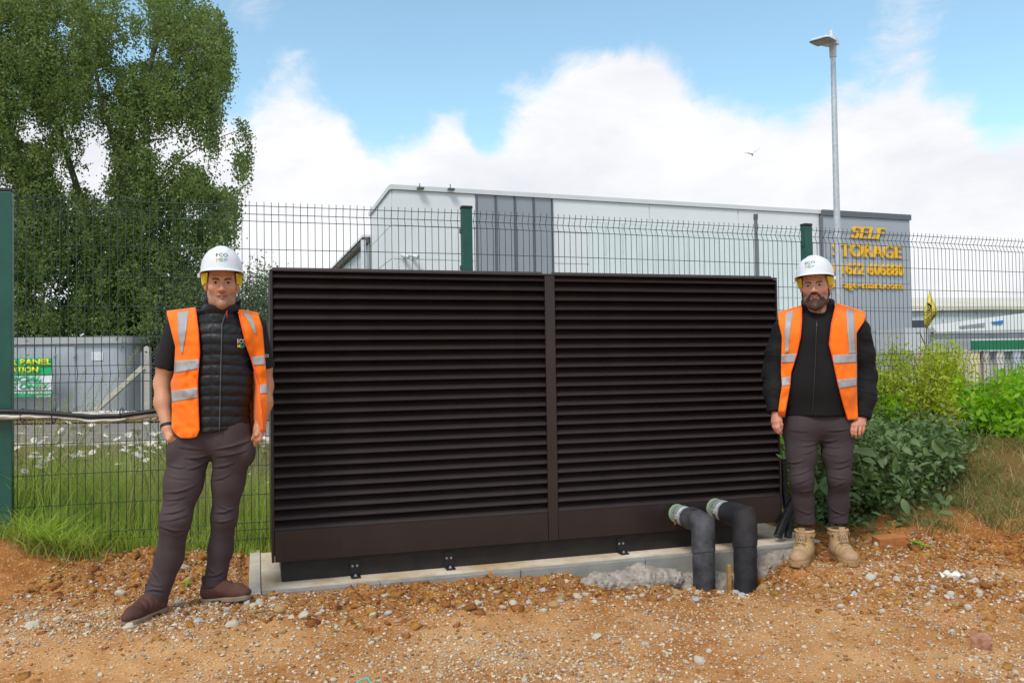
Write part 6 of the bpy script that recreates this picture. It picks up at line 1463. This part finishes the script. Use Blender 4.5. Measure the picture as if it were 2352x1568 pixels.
# body: head and neck finely, arms and hands, all one mesh with the hidden trunk
def head1(P): return head_sdf(hf[0](P))*0.95
c0 = hf[1](np.array([0, 0, 0])); V1, F1 = nets(head1, c0-[.115, .14, .20], c0+[.115, .14, .14], 0.0026)
def arm_skin(P):
    d = s_chain(P, [SH_L, w(382, 840, .03), EL_L, w(374, 925, -.02), WR_L], [.052, .048, .042, .042, .028], 1, .03)
    d = smin(d, hand_chain(P, WR_L, [w(388, 1008, -.12), w(394, 1012, -.105), w(400, 1014, -.085), w(404, 1014, -.065)],
        [(w(402, 1026, -.085), w(409, 1036, -.07), w(414, 1046, -.06)), (w(406, 1028, -.075), w(413, 1040, -.06), w(417, 1050, -.05)), (w(410, 1028, -.06), w(416, 1039, -.045), w(420, 1048, -.035)), (w(412, 1026, -.045), w(417, 1034, -.03), w(421, 1042, -.02))],
        [WR_L, w(393, 1000, -.115), w(402, 1010, -.10), w(409, 1019, -.08)]), 0.012)
    e = s_chain(P, [SH_R, w(602, 840, .07), EL_R, w(606, 925, .05), WR_R], [.056, .052, .046, .044, .029], 1, .03)
    e = smin(e, hand_chain(P, WR_R, [w(596, 1008, -.03), w(591, 1010, -.02), w(586, 1010, .0), w(582, 1010, .02)],
        [(w(584, 1022, .0), w(576, 1032, .01), w(571, 1042, .02)), (w(580, 1024, .01), w(572, 1034, .02), w(567, 1044, .03)), (w(576, 1024, .02), w(569, 1034, .03), w(565, 1042, .04)), (w(573, 1020, .03), w(568, 1028, .04), w(564, 1036, .05))],
        [WR_R, w(590, 998, -.04), w(582, 1006, -.02), w(576, 1014, .0)]), 0.012)
    return np.minimum(d, e)
def torso1(P):
    d = s_chain(P, [w(497, 790), w(494, 880), w(490, 985)], [.182, .176, .190], 0.66, .05)
    d = smin(d, s_cone(P, w(432, 768), w(560, 770, .02), .070, .070), .05)
    for x, y in ((440, 748), (566, 750)): d = smin(d, s_cone(P, w(511, 715, .02), w(x, y, .02), .050, .050), .03)
    return d
def trunk(P): return np.minimum(torso1(P)+0.03, s_cone(P, w(445, 1015), w(530, 1015), .06, .06))
lo = np.minimum(SH_L, HD_L)-[.12, .2, .1]; hi = np.maximum(SH_R, HD_R)+[.12, .2, .12]; lo[2] = w(400, 1075)[2]; hi[2] = w(400, 715)[2]
V2, F2 = nets(lambda P: np.minimum(arm_skin(P), trunk(P)), lo, hi, 0.005)
body = pyd('body', np.concatenate([V1, V2]), np.concatenate([F1, F2+len(V1)]), M_skin, man, True)
skin1 = (0.56, 0.275, 0.160)
pc = paint_head(hf[0](V1), skin1, 0.8, (.40, .13, .10), (.030, .017, .012), (.06, .04, .03), (.62, .23, .14), (.26, .16, .11))
vcol(body, np.concatenate([pc, np.tile(np.array(skin1)*1.02, (len(V2), 1))*(1+0.10*vnoise(V2, 14, 3))[:, None]]))
eyes(man, hf, 1, (.02, .011, .007)); helmet(man, hf, R(-8), 0.0)
# trousers
H1, K1, A1 = w(437, 1030), W(404, 1192, 4.46), W(356, 1374, 4.475); H2, K2, A2 = w(534, 1030, .02), W(515, 1185, 4.62), W(493, 1340, 4.68)
def trs1(P):
    d = s_chain(P, [H1, (H1+K1)/2+[0.004, -.01, 0], K1, (K1+A1)/2+[0.012, .02, 0], A1], [.110, .094, .072, .066, .063], 1, .04)
    e = s_chain(P, [H2, (H2+K2)/2, K2, (K2+A2)/2+[0.0, .02, 0], A2], [.106, .081, .065, .061, .061], 1, .04)
    d = smin(d, e, .018)
    d = smin(d, s_cone(P, w(447, 1005), w(528, 1002), .108, .108, .95), .05); d = smin(d, s_cone(P, w(449, 975), w(530, 972), .098, .098), .04)
    d = smin(d, s_ell(P, w(404, 1036, -.075), (.044, .055, .075)), .03); d = smin(d, s_ell(P, w(570, 1036, .0), (.034, .055, .070)), .04)
    m = np.abs(d) < 0.06; Q = P[m]; z = Q[:, 2]
    kn = np.exp(-((z-K1[2]-.0)/.13)**2)+np.exp(-((z-.13)/.09)**2)+0.8*np.exp(-((z-H1[2]+.06)/.10)**2)
    d[m] -= 0.004*fbm(np.stack([Q[:, 0]*5, Q[:, 1]*5, z*8], 1), 1.0, 2, .5, 6)+line_folds(Q, FOLDS1, .0072, 2.2)
    cutz = np.where(P[:, 0] < (A1[0]+A2[0])/2, A1[2]-.006-0.10*(P[:, 0]-A1[0]), A2[2]-.010+0.12*(P[:, 0]-A2[0]))
    d = smax(d, cutz-P[:, 2], .004); return d
zt = w(450, 968)[2]
tr = sdf_obj('trousers', lambda P: smax(trs1(P), P[:, 2]-zt, .004), np.min([H1, K1, A1, H2, A2], 0)-[.17, .2, .06], np.max([H1, K1, H2, A2], 0)+[.17, .2, .30], 0.0058, M_trs, man)
# t-shirt sleeves
def slv(P):
    d = s_chain(P, [w(412, 752, .02), w(379, 845, .03)], [.074, .064], 1, .03); a = w(379, 845, .03); n = (a-w(405, 760, .02)); n /= np.linalg.norm(n); d = smax(d, (P-a)@n, .004)
    e = s_chain(P, [w(580, 754, .04), w(604, 845, .075)], [.074, .064], 1, .03); b = w(604, 847, .075); n2 = (b-w(586, 764, .04)); n2 /= np.linalg.norm(n2); e = smax(e, (P-b)@n2, .004)
    d = np.minimum(np.minimum(d, e), s_cone(P, w(425, 775, .03), w(570, 778, .03), .05, .05)); return d-0.004*fbm(P, 16, 3, .5, 2)
sdf_obj('t_shirt', slv, w(340, 880)-[0, .18, 0], w(640, 715)+[0, .28, 0], 0.006, M_tee, man)
# gilet with baffles and stand collar
zb_ = w(490, 985)[2]
def gil(P):
    d = torso1(P)
    nk = s_cone(P, w(511, 742, .0), w(510, 674, -.025), .088, .088); ins = s_cone(P, w(511, 742, .0), w(510, 654, -.035), .066, .076)
    nk = smax(nk, P[:, 2]-(w(510, 687)[2]-0.16*(P[:, 0]-w(510, 684)[0])+0.30*(P[:, 1]-T+.03)), .008); d = smin(d, nk, .035)
    m = np.abs(d) < .05; Q = P[m]; ph = (Q[:, 2]+0.06*np.abs(Q[:, 0]-w(506, 850)[0]))/0.0545
    puff = np.abs(np.sin(math.pi*ph))**0.55; zipm = np.clip(np.abs(Q[:, 0]-(w(505, 850)[0]))/.012, 0, 1)
    d[m] -= (0.0075*puff+0.003*fbm(np.stack([Q[:, 0]*26, Q[:, 1]*26, Q[:, 2]*40], 1), 1, 2, .5, 4)*puff)*(0.35+0.65*zipm)
    d = smax(d, -ins, .006)
    zl = zb_-0.010+0.20*np.maximum(P[:, 0]-w(505, 985)[0], 0)
    for xs_, sg in ((417, -1), (585, 1)): d = smax(d, -s_ell(P, w(xs_-sg*-14, 785, .02), (.055, .15, .085)), .006)
    return smax(d, zl-P[:, 2], .008)
g1 = sdf_obj('gilet', gil, w(395, 1010)-[0, .22, 0], w(605, 672)+[0, .28, 0], 0.0052, M_gil, man)
allb = lambda P: np.minimum(np.minimum(gil(P), slv(P)), np.minimum(trs1(P), arm_skin(P)))
smp = trace_map(allb, 375, 625, 700, 1015, 4.0, 4.95, 3.0, 0.022)
sm0 = trace_map(lambda P: gil(P), 440, 600, 690, 1000, 4.0, 4.95, 2.0, 0.0)
zp = MB(); q = sm0(np.interp(np.linspace(0, 1, 40), [0, .1, .5, 1], [520, 510, 507, 504]), np.linspace(716, 990, 40), 0.0015); zp.tube(q, 0.0035, 6); zp.build('zip', M_zip, g1, True)
pl = MB(); q = sm0([521, 521, 521], [713, 722, 730], 0.004); pl.tube(q, 0.004, 6); pl.build('zip_pull', mat('red_zip_pull', (0.55, 0.02, 0.015), 0.5), g1, True)
M_wht = mat('white_print', (0.80, 0.80, 0.80), 0.6)
patch_text(sm0, 'ECO', 545, 564.5, 787.5, 9.5, M_wht, g1)
for k, (ch, cl) in enumerate((('M', (.85, .62, .03)), ('E', (.10, .55, .20)), ('P', (.08, .50, .80)))): patch_text(sm0, ch, 545.5+6.6*k, 551.3+6.6*k, 798, 8.5, mat('chest_emblem_%s' % ch, cl, 0.6), g1)
# hi-vis vest
vest = cloth('hi_vis_vest', smp, [(711, 449), (760, 455), (809, 458), (875, 453), (940, 455), (990, 457), (1002, 452), (1006, 440)], [(719, 383), (750, 391), (796, 403), (858, 400), (878, 392), (918, 395), (980, 394), (996, 402), (1006, 416)], M_or, man, 0.0, 70, 20, .010, 1)
RI = [(716, 548), (792, 566), (825, 578), (888, 596), (941, 601), (990, 604)]; RO = [(724, 594), (753, 603), (800, 607), (875, 613), (937, 615), (992, 609)]
push = lambda px, py: 0.07*np.clip((py-830)/120, 0, 1)*np.clip((618-px)/20, 0, 1)
cloth('vest_front', smp, RI, RO, M_or, vest, 0.0, 70, 14, .005, 2, yoff=push)
# inside of the open flap
ii_ = smp([596, 601, 604, 587], [888, 941, 990, 858], 0.0); v = []; f = []; n = 24
for i in range(n):
    t = i/(n-1); y = 852+(990-852)*t; xr = np.interp(y, [r[0] for r in RI], [r[1] for r in RI]); xl = np.interp(y, [852, 880, 960, 990], [577, 576, 580, 594])
    a = W(xl, y, T+.06); b = smp([xr], [y], 0.0)[0]; dc = (_C-b); b = b+dc/np.linalg.norm(dc)*float(push(np.array([xr]), np.array([y]))[0])
    for j in range(6): s = j/5; v.append(a*(1-s)+b*s+np.array([0, 0.01*math.sin(s*3.1+t*4), 0]))
for i in range(n-1):
    for j in range(5): f.append((i*6+j, i*6+j+1, i*6+7+j, i*6+6+j))
o = pyd('vest_flap_lining', v, f, M_or, vest, True); o.modifiers.new('t', 'SOLIDIFY').thickness = .002
smb = trace_map(allb, 375, 625, 700, 1015, 5.2, 4.3, 3.0, 0.016)
cloth('vest_back', smb, [(712, 470), (740, 405), (800, 404), (870, 400), (1000, 400)], [(716, 548), (745, 588), (800, 594), (870, 604), (995, 604)], M_or, vest, 0.0, 50, 24, .004, 3)
for k, (ri, ro) in enumerate((([(711, 449), (716, 446), (720, 440)], [(719, 383), (728, 386), (740, 388)]), ([(716, 548), (722, 551), (728, 556)], [(724, 594), (732, 597), (742, 600)]))):
    a = smp([r[1] for r in (ri[0], ro[0])], [r[0] for r in (ri[0], ro[0])]); b = smb([r[1] for r in (ri[-1], ro[-1])], [r[0]+4 for r in (ri[-1], ro[-1])]); v = []; f = []; nn, mm = 12, 9
    for i in range(nn):
        t = i/(nn-1); px = ri[0][1]+(ro[0][1]-ri[0][1])*t; py = ri[0][0]+(ro[0][0]-ri[0][0])*t; A_ = smp([px], [py])[0]; B_ = smb([px], [py+16])[0]
        for j in range(mm): s = j/(mm-1); q = A_*(1-s)+B_*s; q = q+np.array([0, 0, 0.030*math.sin(math.pi*s)]); v.append(q)
    for i in range(nn-1):
        for j in range(mm-1): f.append((i*mm+j, i*mm+j+1, i*mm+mm+j+1, i*mm+mm+j))
    o = pyd('vest_shoulder', v, f, M_or, vest, True); o.modifiers.new('t', 'SOLIDIFY').thickness = .003
def binding(sample, rows, par, fold, seed, yoff=None):
    y = np.linspace(rows[0][0], rows[-1][0], 60); x = np.interp(y, [r[0] for r in rows], [r[1] for r in rows]); P = sample(x, y, 0.002)
    if yoff is not None: dc = _C-P; P = P+dc/np.linalg.norm(dc, axis=1)[:, None]*yoff(x, y)[:, None]
    o = MB(); o.tube(P, 0.0042, 6); o.build('vest_binding', M_edge, par, True)
binding(smp, [(711, 449), (760, 455), (809, 458), (875, 453), (940, 455), (990, 457)], vest, .007, 1); binding(smp, RI, vest, .005, 2, push)
TP = dict(extra=0.0050, fold=.010, thick=.0015)
cloth('reflective_tape', smp, [(713, 433), (760, 428), (812, 419)], [(718, 408), (770, 409), (812, 416)], M_refl, vest, nr=40, nc=6, seed=1, **TP)
cloth('reflective_tape', smp, [(825, 457), (846, 456)], [(829, 402), (857, 401)], M_refl, vest, nr=10, nc=20, seed=1, **TP)
cloth('reflective_tape', smp, [(890, 453), (913, 453.5)], [(898, 393), (923, 395)], M_refl, vest, nr=10, nc=20, seed=1, **TP)
TP['fold'] = .005
cloth('reflective_tape', smp, [(718, 559), (745, 575), (768, 586)], [(719, 572), (745, 586), (766, 589)], M_refl, vest, nr=30, nc=6, seed=2, yoff=push, **TP)
cloth('reflective_tape', smp, [(819, 577), (839, 583)], [(817, 607), (837, 609)], M_refl, vest, nr=8, nc=10, seed=2, yoff=push, **TP)
cloth('reflective_tape', smp, [(884, 595), (904, 599)], [(882, 613), (903, 614)], M_refl, vest, nr=8, nc=10, seed=2, yoff=push, **TP)
patch_text(trace_map(slv, 590, 625, 800, 850, 4.0, 4.95, 2.0, 0.0), 'ECO', 606, 617, 820, 7, M_wht, g1)
# wrist band
ax_ = (WR_L-EL_L)/np.linalg.norm(WR_L-EL_L); cb = WR_L-ax_*0.018; s1 = np.cross(ax_, [0, 1, 0]); s1 /= np.linalg.norm(s1); s2 = np.cross(ax_, s1); bnd = MB()
for k in (-1, 0, 1): bnd.tube([cb+ax_*0.005*k+(s1*math.cos(p)+s2*math.sin(p))*0.0345 for p in np.linspace(0, 2*math.pi, 25)], 0.0035, 6, False)
wb = bnd.build('wrist_strap', M_navy, man, True); o = MB(); o.tube([cb+(s1*math.cos(p)+s2*math.sin(p))*0.0385 for p in np.linspace(-1.9, -1.35, 6)], 0.006, 6); o.build('strap_clasp', mat('silver_clasp', (.7, .7, .7), .3), wb, True)
def gfoot(X, Y): return float(np.max(gz(np.array([X-.03, X, X+.03]), np.array([Y, Y, Y]))))
FA1 = (A1[0], A1[1], 0.0); FA2 = (A2[0], A2[1], 0.002)
shoe(man, FA1, math.atan2(-.94, -.34), 0.0, 'chelsea', 1); shoe(man, FA2, math.atan2(-.18, .98), R(7), 'chelsea', -1)

# ================================================================== bearded man (right)
T = 5.42
man2 = empty('person', tuple(G(1885, 1285, 0.0)), 'bearded man in black jacket and open orange vest with arms at his sides', 'person')
hf2 = head_frame(w(1872.5, 655, -.06), R(-26), R(2), 1.10, 1.04, 1.06, R(-2))
def head2(P): return head_sdf(hf2[0](P))*0.95
c0 = hf2[1](np.array([0, 0, 0])); V1, F1 = nets(head2, c0-[.13, .15, .21], c0+[.13, .15, .14], 0.0028)
SL2, EL2, WL2 = w(1806, 760, .02), w(1779, 858, .04), w(1783, 945, -.06); SR2, ER2, WR2 = w(1966, 760, .02), w(1985, 862, .04), w(1979, 958, -.06)
def hands2(P):
    d = hand_chain(P, WL2, [w(1776, 968, -.075), w(1780, 969, -.09), w(1785, 969, -.10), w(1789, 968, -.105)],
        [(w(1777, 980, -.085), w(1781, 988, -.085), w(1786, 991, -.075)), (w(1780, 982, -.10), w(1784, 991, -.10), w(1790, 994, -.09)), (w(1784, 983, -.115), w(1788, 993, -.11), w(1793, 996, -.10)), (w(1789, 981, -.12), w(1792, 989, -.12), w(1795, 993, -.11))],
        [w(1786, 952, -.07), w(1792, 964, -.10), w(1795, 975, -.105), w(1795, 985, -.10)])
    e = hand_chain(P, WR2, [w(1958, 976, -.105), w(1967, 977, -.11), w(1976, 976, -.105), w(1983, 974, -.095)],
        [(w(1956.5, 987, -.115), w(1957, 995, -.115), w(1957.5, 1001, -.105)), (w(1965, 989, -.125), w(1965, 997, -.125), w(1965.5, 1003, -.115)), (w(1975, 988, -.12), w(1974, 996, -.12), w(1973, 1001, -.11)), (w(1983, 984, -.105), w(1982, 990, -.105), w(1980, 995, -.10))],
        [w(1970, 962, -.05), w(1962, 970, -.06), w(1957, 980, -.07), w(1956, 988, -.075)])
    return np.minimum(np.minimum(d, e), np.minimum(s_cone(P, EL2, WL2, .04, .029), s_cone(P, ER2, WR2, .04, .029)))
def torso2(P):
    d = s_chain(P, [w(1880, 790), w(1880, 880), w(1878, 950)], [.225, .235, .222], 0.68, .05)
    d = smin(d, s_cone(P, w(1826, 768), w(1942, 768), .078, .078), .05)
    for x in (1826, 1944): d = smin(d, s_cone(P, w(1877, 720, .02), w(x, 752, .02), .058, .052), .03)
    return d
lo = np.array([w(1745, 1010)[0], T-.3, w(1745, 1012)[2]]); hi = np.array([w(2015, 1010)[0], T+.3, w(1900, 730)[2]])
V2, F2 = nets(lambda P: np.minimum(hands2(P), smax(torso2(P)+0.04, w(1880, 945)[2]-P[:, 2], .01)), lo, hi, 0.0048)
body2 = pyd('body', np.concatenate([V1, V2]), np.concatenate([F1, F2+len(V1)]), M_skin, man2, True)
skin2 = (0.60, 0.31, 0.21)
pc = paint_head(hf2[0](V1), skin2, 0.75, (.46, .16, .13), (.055, .030, .020), (.30, .17, .12), (.64, .20, .15), (.11, .06, .045))
vcol(body2, np.concatenate([pc, np.tile(np.array([.56, .25, .165]), (len(V2), 1))*(1+0.10*vnoise(V2, 14, 3))[:, None]]))
eyes(man2, hf2, 1, (.035, .045, .06)); helmet(man2, hf2, R(-9), -0.012)
def beard(P):
    p = hf2[0](P)
    d = s_chain(p, [(-.066, .016, -.012), (-.064, .004, -.055), (-.052, -.030, -.100), (-.022, -.066, -.124), (0, -.078, -.130), (.022, -.066, -.124), (.052, -.030, -.100), (.064, .004, -.055), (.066, .016, -.012)], [.006, .011, .016, .018, .019, .018, .016, .011, .006], 1, .02)
    d = smin(d, s_ell(p, (0, -.070, -.104), (.032, .024, .026)), .012)
    mo = s_chain(p, [(-.031, -.070, -.082), (-.027, -.077, -.064), (-.013, -.087, -.0555), (0, -.0905, -.0535), (.013, -.087, -.0555), (.027, -.077, -.064), (.031, -.070, -.082)], [.0075, .0060, .0050, .0035, .0050, .0060, .0075], 1, .006); d = smin(d, mo, .012)
    d = smin(d, s_ell(p, (0, -.0825, -.089), (.010, .008, .006)), .005)
    for s in (-1, 1): d = smin(d, s_ell(p, (s*.038, -.052, -.086), (.014, .015, .020)), .010)
    d = smax(d, -s_chain(p, [(-.022, -.090, -.0695), (0, -.098, -.0725), (.022, -.090, -.0695)], [.0060, .0080, .0060]), .004)
    m = np.abs(d) < .02; q = p[m]; d[m] -= 0.0036*fbm(np.stack([q[:, 0]*120, q[:, 1]*120, q[:, 2]*55], 1), 1, 3, .6, 5); return d*1.0
bd = sdf_obj('beard', beard, c0-[.13, .15, .19], c0+[.13, .12, .02], 0.0026, vmat('beard_hair', 0.8, 0.8, 420, 0, 0.25), man2, lambda V: (lambda q: lerp(np.tile(np.array([.075, .042, .028]), (len(q), 1)), (.22, .19, .17), 0.7*np.exp(-(q[:, 0]/.012)**2-((q[:, 2]+.115)/.018)**2)*(0.5+vnoise(q*np.array([1, 1, .25]), 420, 2))*sstep(-.06, -.075, q[:, 1])))(hf2[0](V)))
te = MB(); te.tube([hf2[1](np.array(q)) for q in [(-.012, -.0855, -.0700), (0, -.0880, -.0708), (.012, -.0855, -.0700)]], 0.0024, 6); te.build('teeth', mat('teeth', (.70, .64, .55), .3), man2, True)
H1, K1, A1 = w(1838, 992), W(1842, 1103, 5.36), W(1850, 1198, 5.43); H2, K2, A2 = w(1921, 992), W(1928, 1098, 5.37), W(1926, 1205, 5.45)
def trs2(P):
    d = s_chain(P, [H1, (H1+K1)/2+[.004, 0, 0], K1, (K1+A1)/2+[0.004, .02, 0], A1], [.110, .087, .066, .063, .062], 1, .04)
    e = s_chain(P, [H2, (H2+K2)/2+[-.004, 0, 0], K2, (K2+A2)/2+[0.002, .02, 0], A2], [.110, .087, .066, .063, .061], 1, .04)
    d = smin(d, e, .014); d = smin(d, s_cone(P, w(1844, 970), w(1914, 970), .125, .125), .05)
    m = np.abs(d) < .06; Q = P[m]; z = Q[:, 2]
    kn = np.exp(-((z-K1[2]+.03)/.13)**2)+1.2*np.exp(-((z-.26)/.08)**2)+0.7*np.exp(-((z-H1[2]+.08)/.09)**2)
    d[m] -= 0.004*fbm(np.stack([Q[:, 0]*5, Q[:, 1]*5, z*8], 1), 1.0, 2, .5, 13)+line_folds(Q, FOLDS2, .0052, 2.0)
    return smax(d, (A1[2]-.012)-P[:, 2], .006)
zt = w(1880, 945)[2]
sdf_obj('trousers', lambda P: smax(trs2(P), P[:, 2]-zt, .004), np.min([H1, K1, A1, H2], 0)-[.17, .22, .08], np.max([H1, K1, H2, A2], 0)+[.17, .22, .22], 0.006, M_trs2, man2)
def jack(P):
    d = torso2(P); e = s_chain(P, [SL2, (SL2+EL2)/2+[-.008, 0, 0], EL2, (EL2+WL2)/2+[-.006, -.01, 0], WL2], [.085, .080, .074, .064, .052], 1, .03); f_ = s_chain(P, [SR2, (SR2+ER2)/2+[.006, 0, 0], ER2, (ER2+WR2)/2+[.008, -.01, 0], WR2], [.085, .080, .072, .066, .052], 1, .03)
    n1 = (WL2-EL2)/np.linalg.norm(WL2-EL2); n2 = (WR2-ER2)/np.linalg.norm(WR2-ER2); e = smax(e, (P-WL2-n1*.005)@n1, .006); f_ = smax(f_, (P-WR2-n2*.005)@n2, .006)
    e = np.minimum(e, f_); m = np.abs(e) < .05; Q = P[m]; e[m] -= 0.006*(1-np.abs(fbm(np.stack([Q[:, 0]*6, Q[:, 1]*6, Q[:, 2]*17+Q[:, 0]*6], 1), 1, 3, .5, 9))*2.2)
    zl = w(1880, 953)[2]; d = smax(d, zl-P[:, 2], .01); m = np.abs(d) < .05; Q = P[m]; d[m] -= .005*fbm(np.stack([Q[:, 0]*5, Q[:, 1]*5, Q[:, 2]*9], 1), 1, 3, .5, 19)
    d = smin(d, e, .015)
    nk = s_cone(P, w(1880, 745, .02), w(1878, 682, .03), .098, .104); nk = smax(nk, P[:, 2]-(w(1880, 694)[2]+0.28*(P[:, 1]-T+.02)+0.06*(P[:, 0]-w(1880, 694)[0])), .006)
    d = smin(d, nk, .03); ins = smin(s_cone(P, w(1877, 745, .0), w(1876, 655, .02), .070, .094), s_cone(P, w(1875, 728, -.16), w(1874, 700, -.2), .010, .060), .03)
    return smax(d, -ins, .006)
j1 = sdf_obj('jacket', jack, np.array([w(1738, 970)[0], T-.30, w(1800, 975)[2]]), np.array([w(2025, 970)[0], T+.30, w(1880, 665)[2]]), 0.0058, M_fleece, man2)
all2 = lambda P: np.minimum(jack(P), trs2(P))
smp = trace_map(all2, 1775, 1998, 690, 972, 4.8, 5.8, 3.0, 0.022)
sm0 = trace_map(jack, 1840, 1920, 700, 960, 4.8, 5.8, 2.0, 0.0)
zp = MB(); zp.tube(sm0(np.interp(np.linspace(0, 1, 40), [0, .5, 1], [1876, 1872, 1866]), np.linspace(735, 952, 40), 0.001), 0.003, 6); zp.build('zip', mat('black_zip', (.02, .02, .024), .4), j1, True)
zp = MB(); zp.tube(sm0([1876, 1876], [742, 751], 0.004), 0.004, 6); zp.build('zip_pull', M_zip, j1, True)
vest = cloth('hi_vis_vest', smp, [(705, 1841), (735, 1841), (774, 1838), (815, 1829), (856, 1816), (885, 1814), (958, 1801)], [(721, 1787), (745, 1789), (774, 1796), (826, 1794), (856, 1794), (885, 1796), (954, 1786)], M_or, man2, 0.0, 70, 18, .009, 4)
cloth('vest_front', smp, [(700, 1920), (745, 1910), (791, 1905), (818, 1912), (885, 1926), (930, 1938), (964, 1948)], [(722, 1988), (738, 1985), (765, 1967), (832, 1968), (885, 1968), (930, 1969), (963, 1971)], M_or, vest, 0.0, 70, 20, .009, 5)
smb = trace_map(all2, 1775, 1998, 690, 972, 6.1, 5.2, 3.0, 0.015)
cloth('vest_back', smb, [(704, 1850), (735, 1800), (800, 1798), (870, 1796), (960, 1796)], [(704, 1908), (735, 1970), (800, 1968), (870, 1970), (960, 1970)], M_or, vest, 0.0, 50, 24, .004, 6)
for (xa_, ya_, xb_, yb_) in ((1841, 705, 1787, 721), (1920, 700, 1988, 722)):
    v = []; f = []; nn, mm = 12, 9
    for i in range(nn):
        t = i/(nn-1); px = xa_+(xb_-xa_)*t; py = ya_+(yb_-ya_)*t; A_ = smp([px], [py])[0]; B_ = smb([px], [py+14])[0]
        for j in range(mm): s = j/(mm-1); v.append(A_*(1-s)+B_*s+np.array([0, 0, 0.030*math.sin(math.pi*s)]))
    for i in range(nn-1):
        for j in range(mm-1): f.append((i*mm+j, i*mm+j+1, i*mm+mm+j+1, i*mm+mm+j))
    o = pyd('vest_shoulder', v, f, M_or, vest, True); o.modifiers.new('t', 'SOLIDIFY').thickness = .003
binding(smp, [(705, 1841), (735, 1841), (774, 1838), (815, 1829), (856, 1816), (885, 1814), (958, 1801)], vest, .006, 4)
binding(smp, [(700, 1920), (745, 1910), (791, 1905), (818, 1912), (885, 1926), (930, 1938), (964, 1948)], vest, .006, 5)
TP = dict(extra=0.0050, fold=.009, thick=.0015)
cloth('reflective_tape', smp, [(712, 1823), (760, 1815), (810, 1811)], [(718, 1806), (760, 1802), (810, 1804)], M_refl, vest, nr=40, nc=6, seed=4, **TP)
cloth('reflective_tape', smp, [(812, 1829.5), (832, 1822.5)], [(814, 1794.5), (833, 1795)], M_refl, vest, nr=8, nc=14, seed=4, **TP)
cloth('reflective_tape', smp, [(864, 1815), (884, 1814)], [(868, 1795), (886, 1796.5)], M_refl, vest, nr=8, nc=14, seed=4, **TP)
cloth('reflective_tape', smp, [(708, 1944), (760, 1947), (812, 1951)], [(714, 1961), (760, 1963.5), (812, 1966)], M_refl, vest, nr=40, nc=6, seed=5, **TP)
cloth('reflective_tape', smp, [(816, 1911.5), (835, 1916)], [(812, 1968), (832, 1968)], M_refl, vest, nr=8, nc=16, seed=5, **TP)
cloth('reflective_tape', smp, [(872, 1923.5), (892, 1928)], [(867, 1968), (886, 1968)], M_refl, vest, nr=8, nc=16, seed=5, **TP)
shoe(man2, (A1[0]-.01, A1[1], 0.0), math.atan2(-.82, -.57), 0.0, 'work', 1); shoe(man2, (A2[0], A2[1], 0.0), math.atan2(-.985, .05), 0.0, 'work', -1)
print('ground at feet', [round(float(gz(a, b)), 3) for a, b in ((-1.93, 4.4), (-1.6, 4.66), (1.85, 5.36), (2.1, 5.36))])
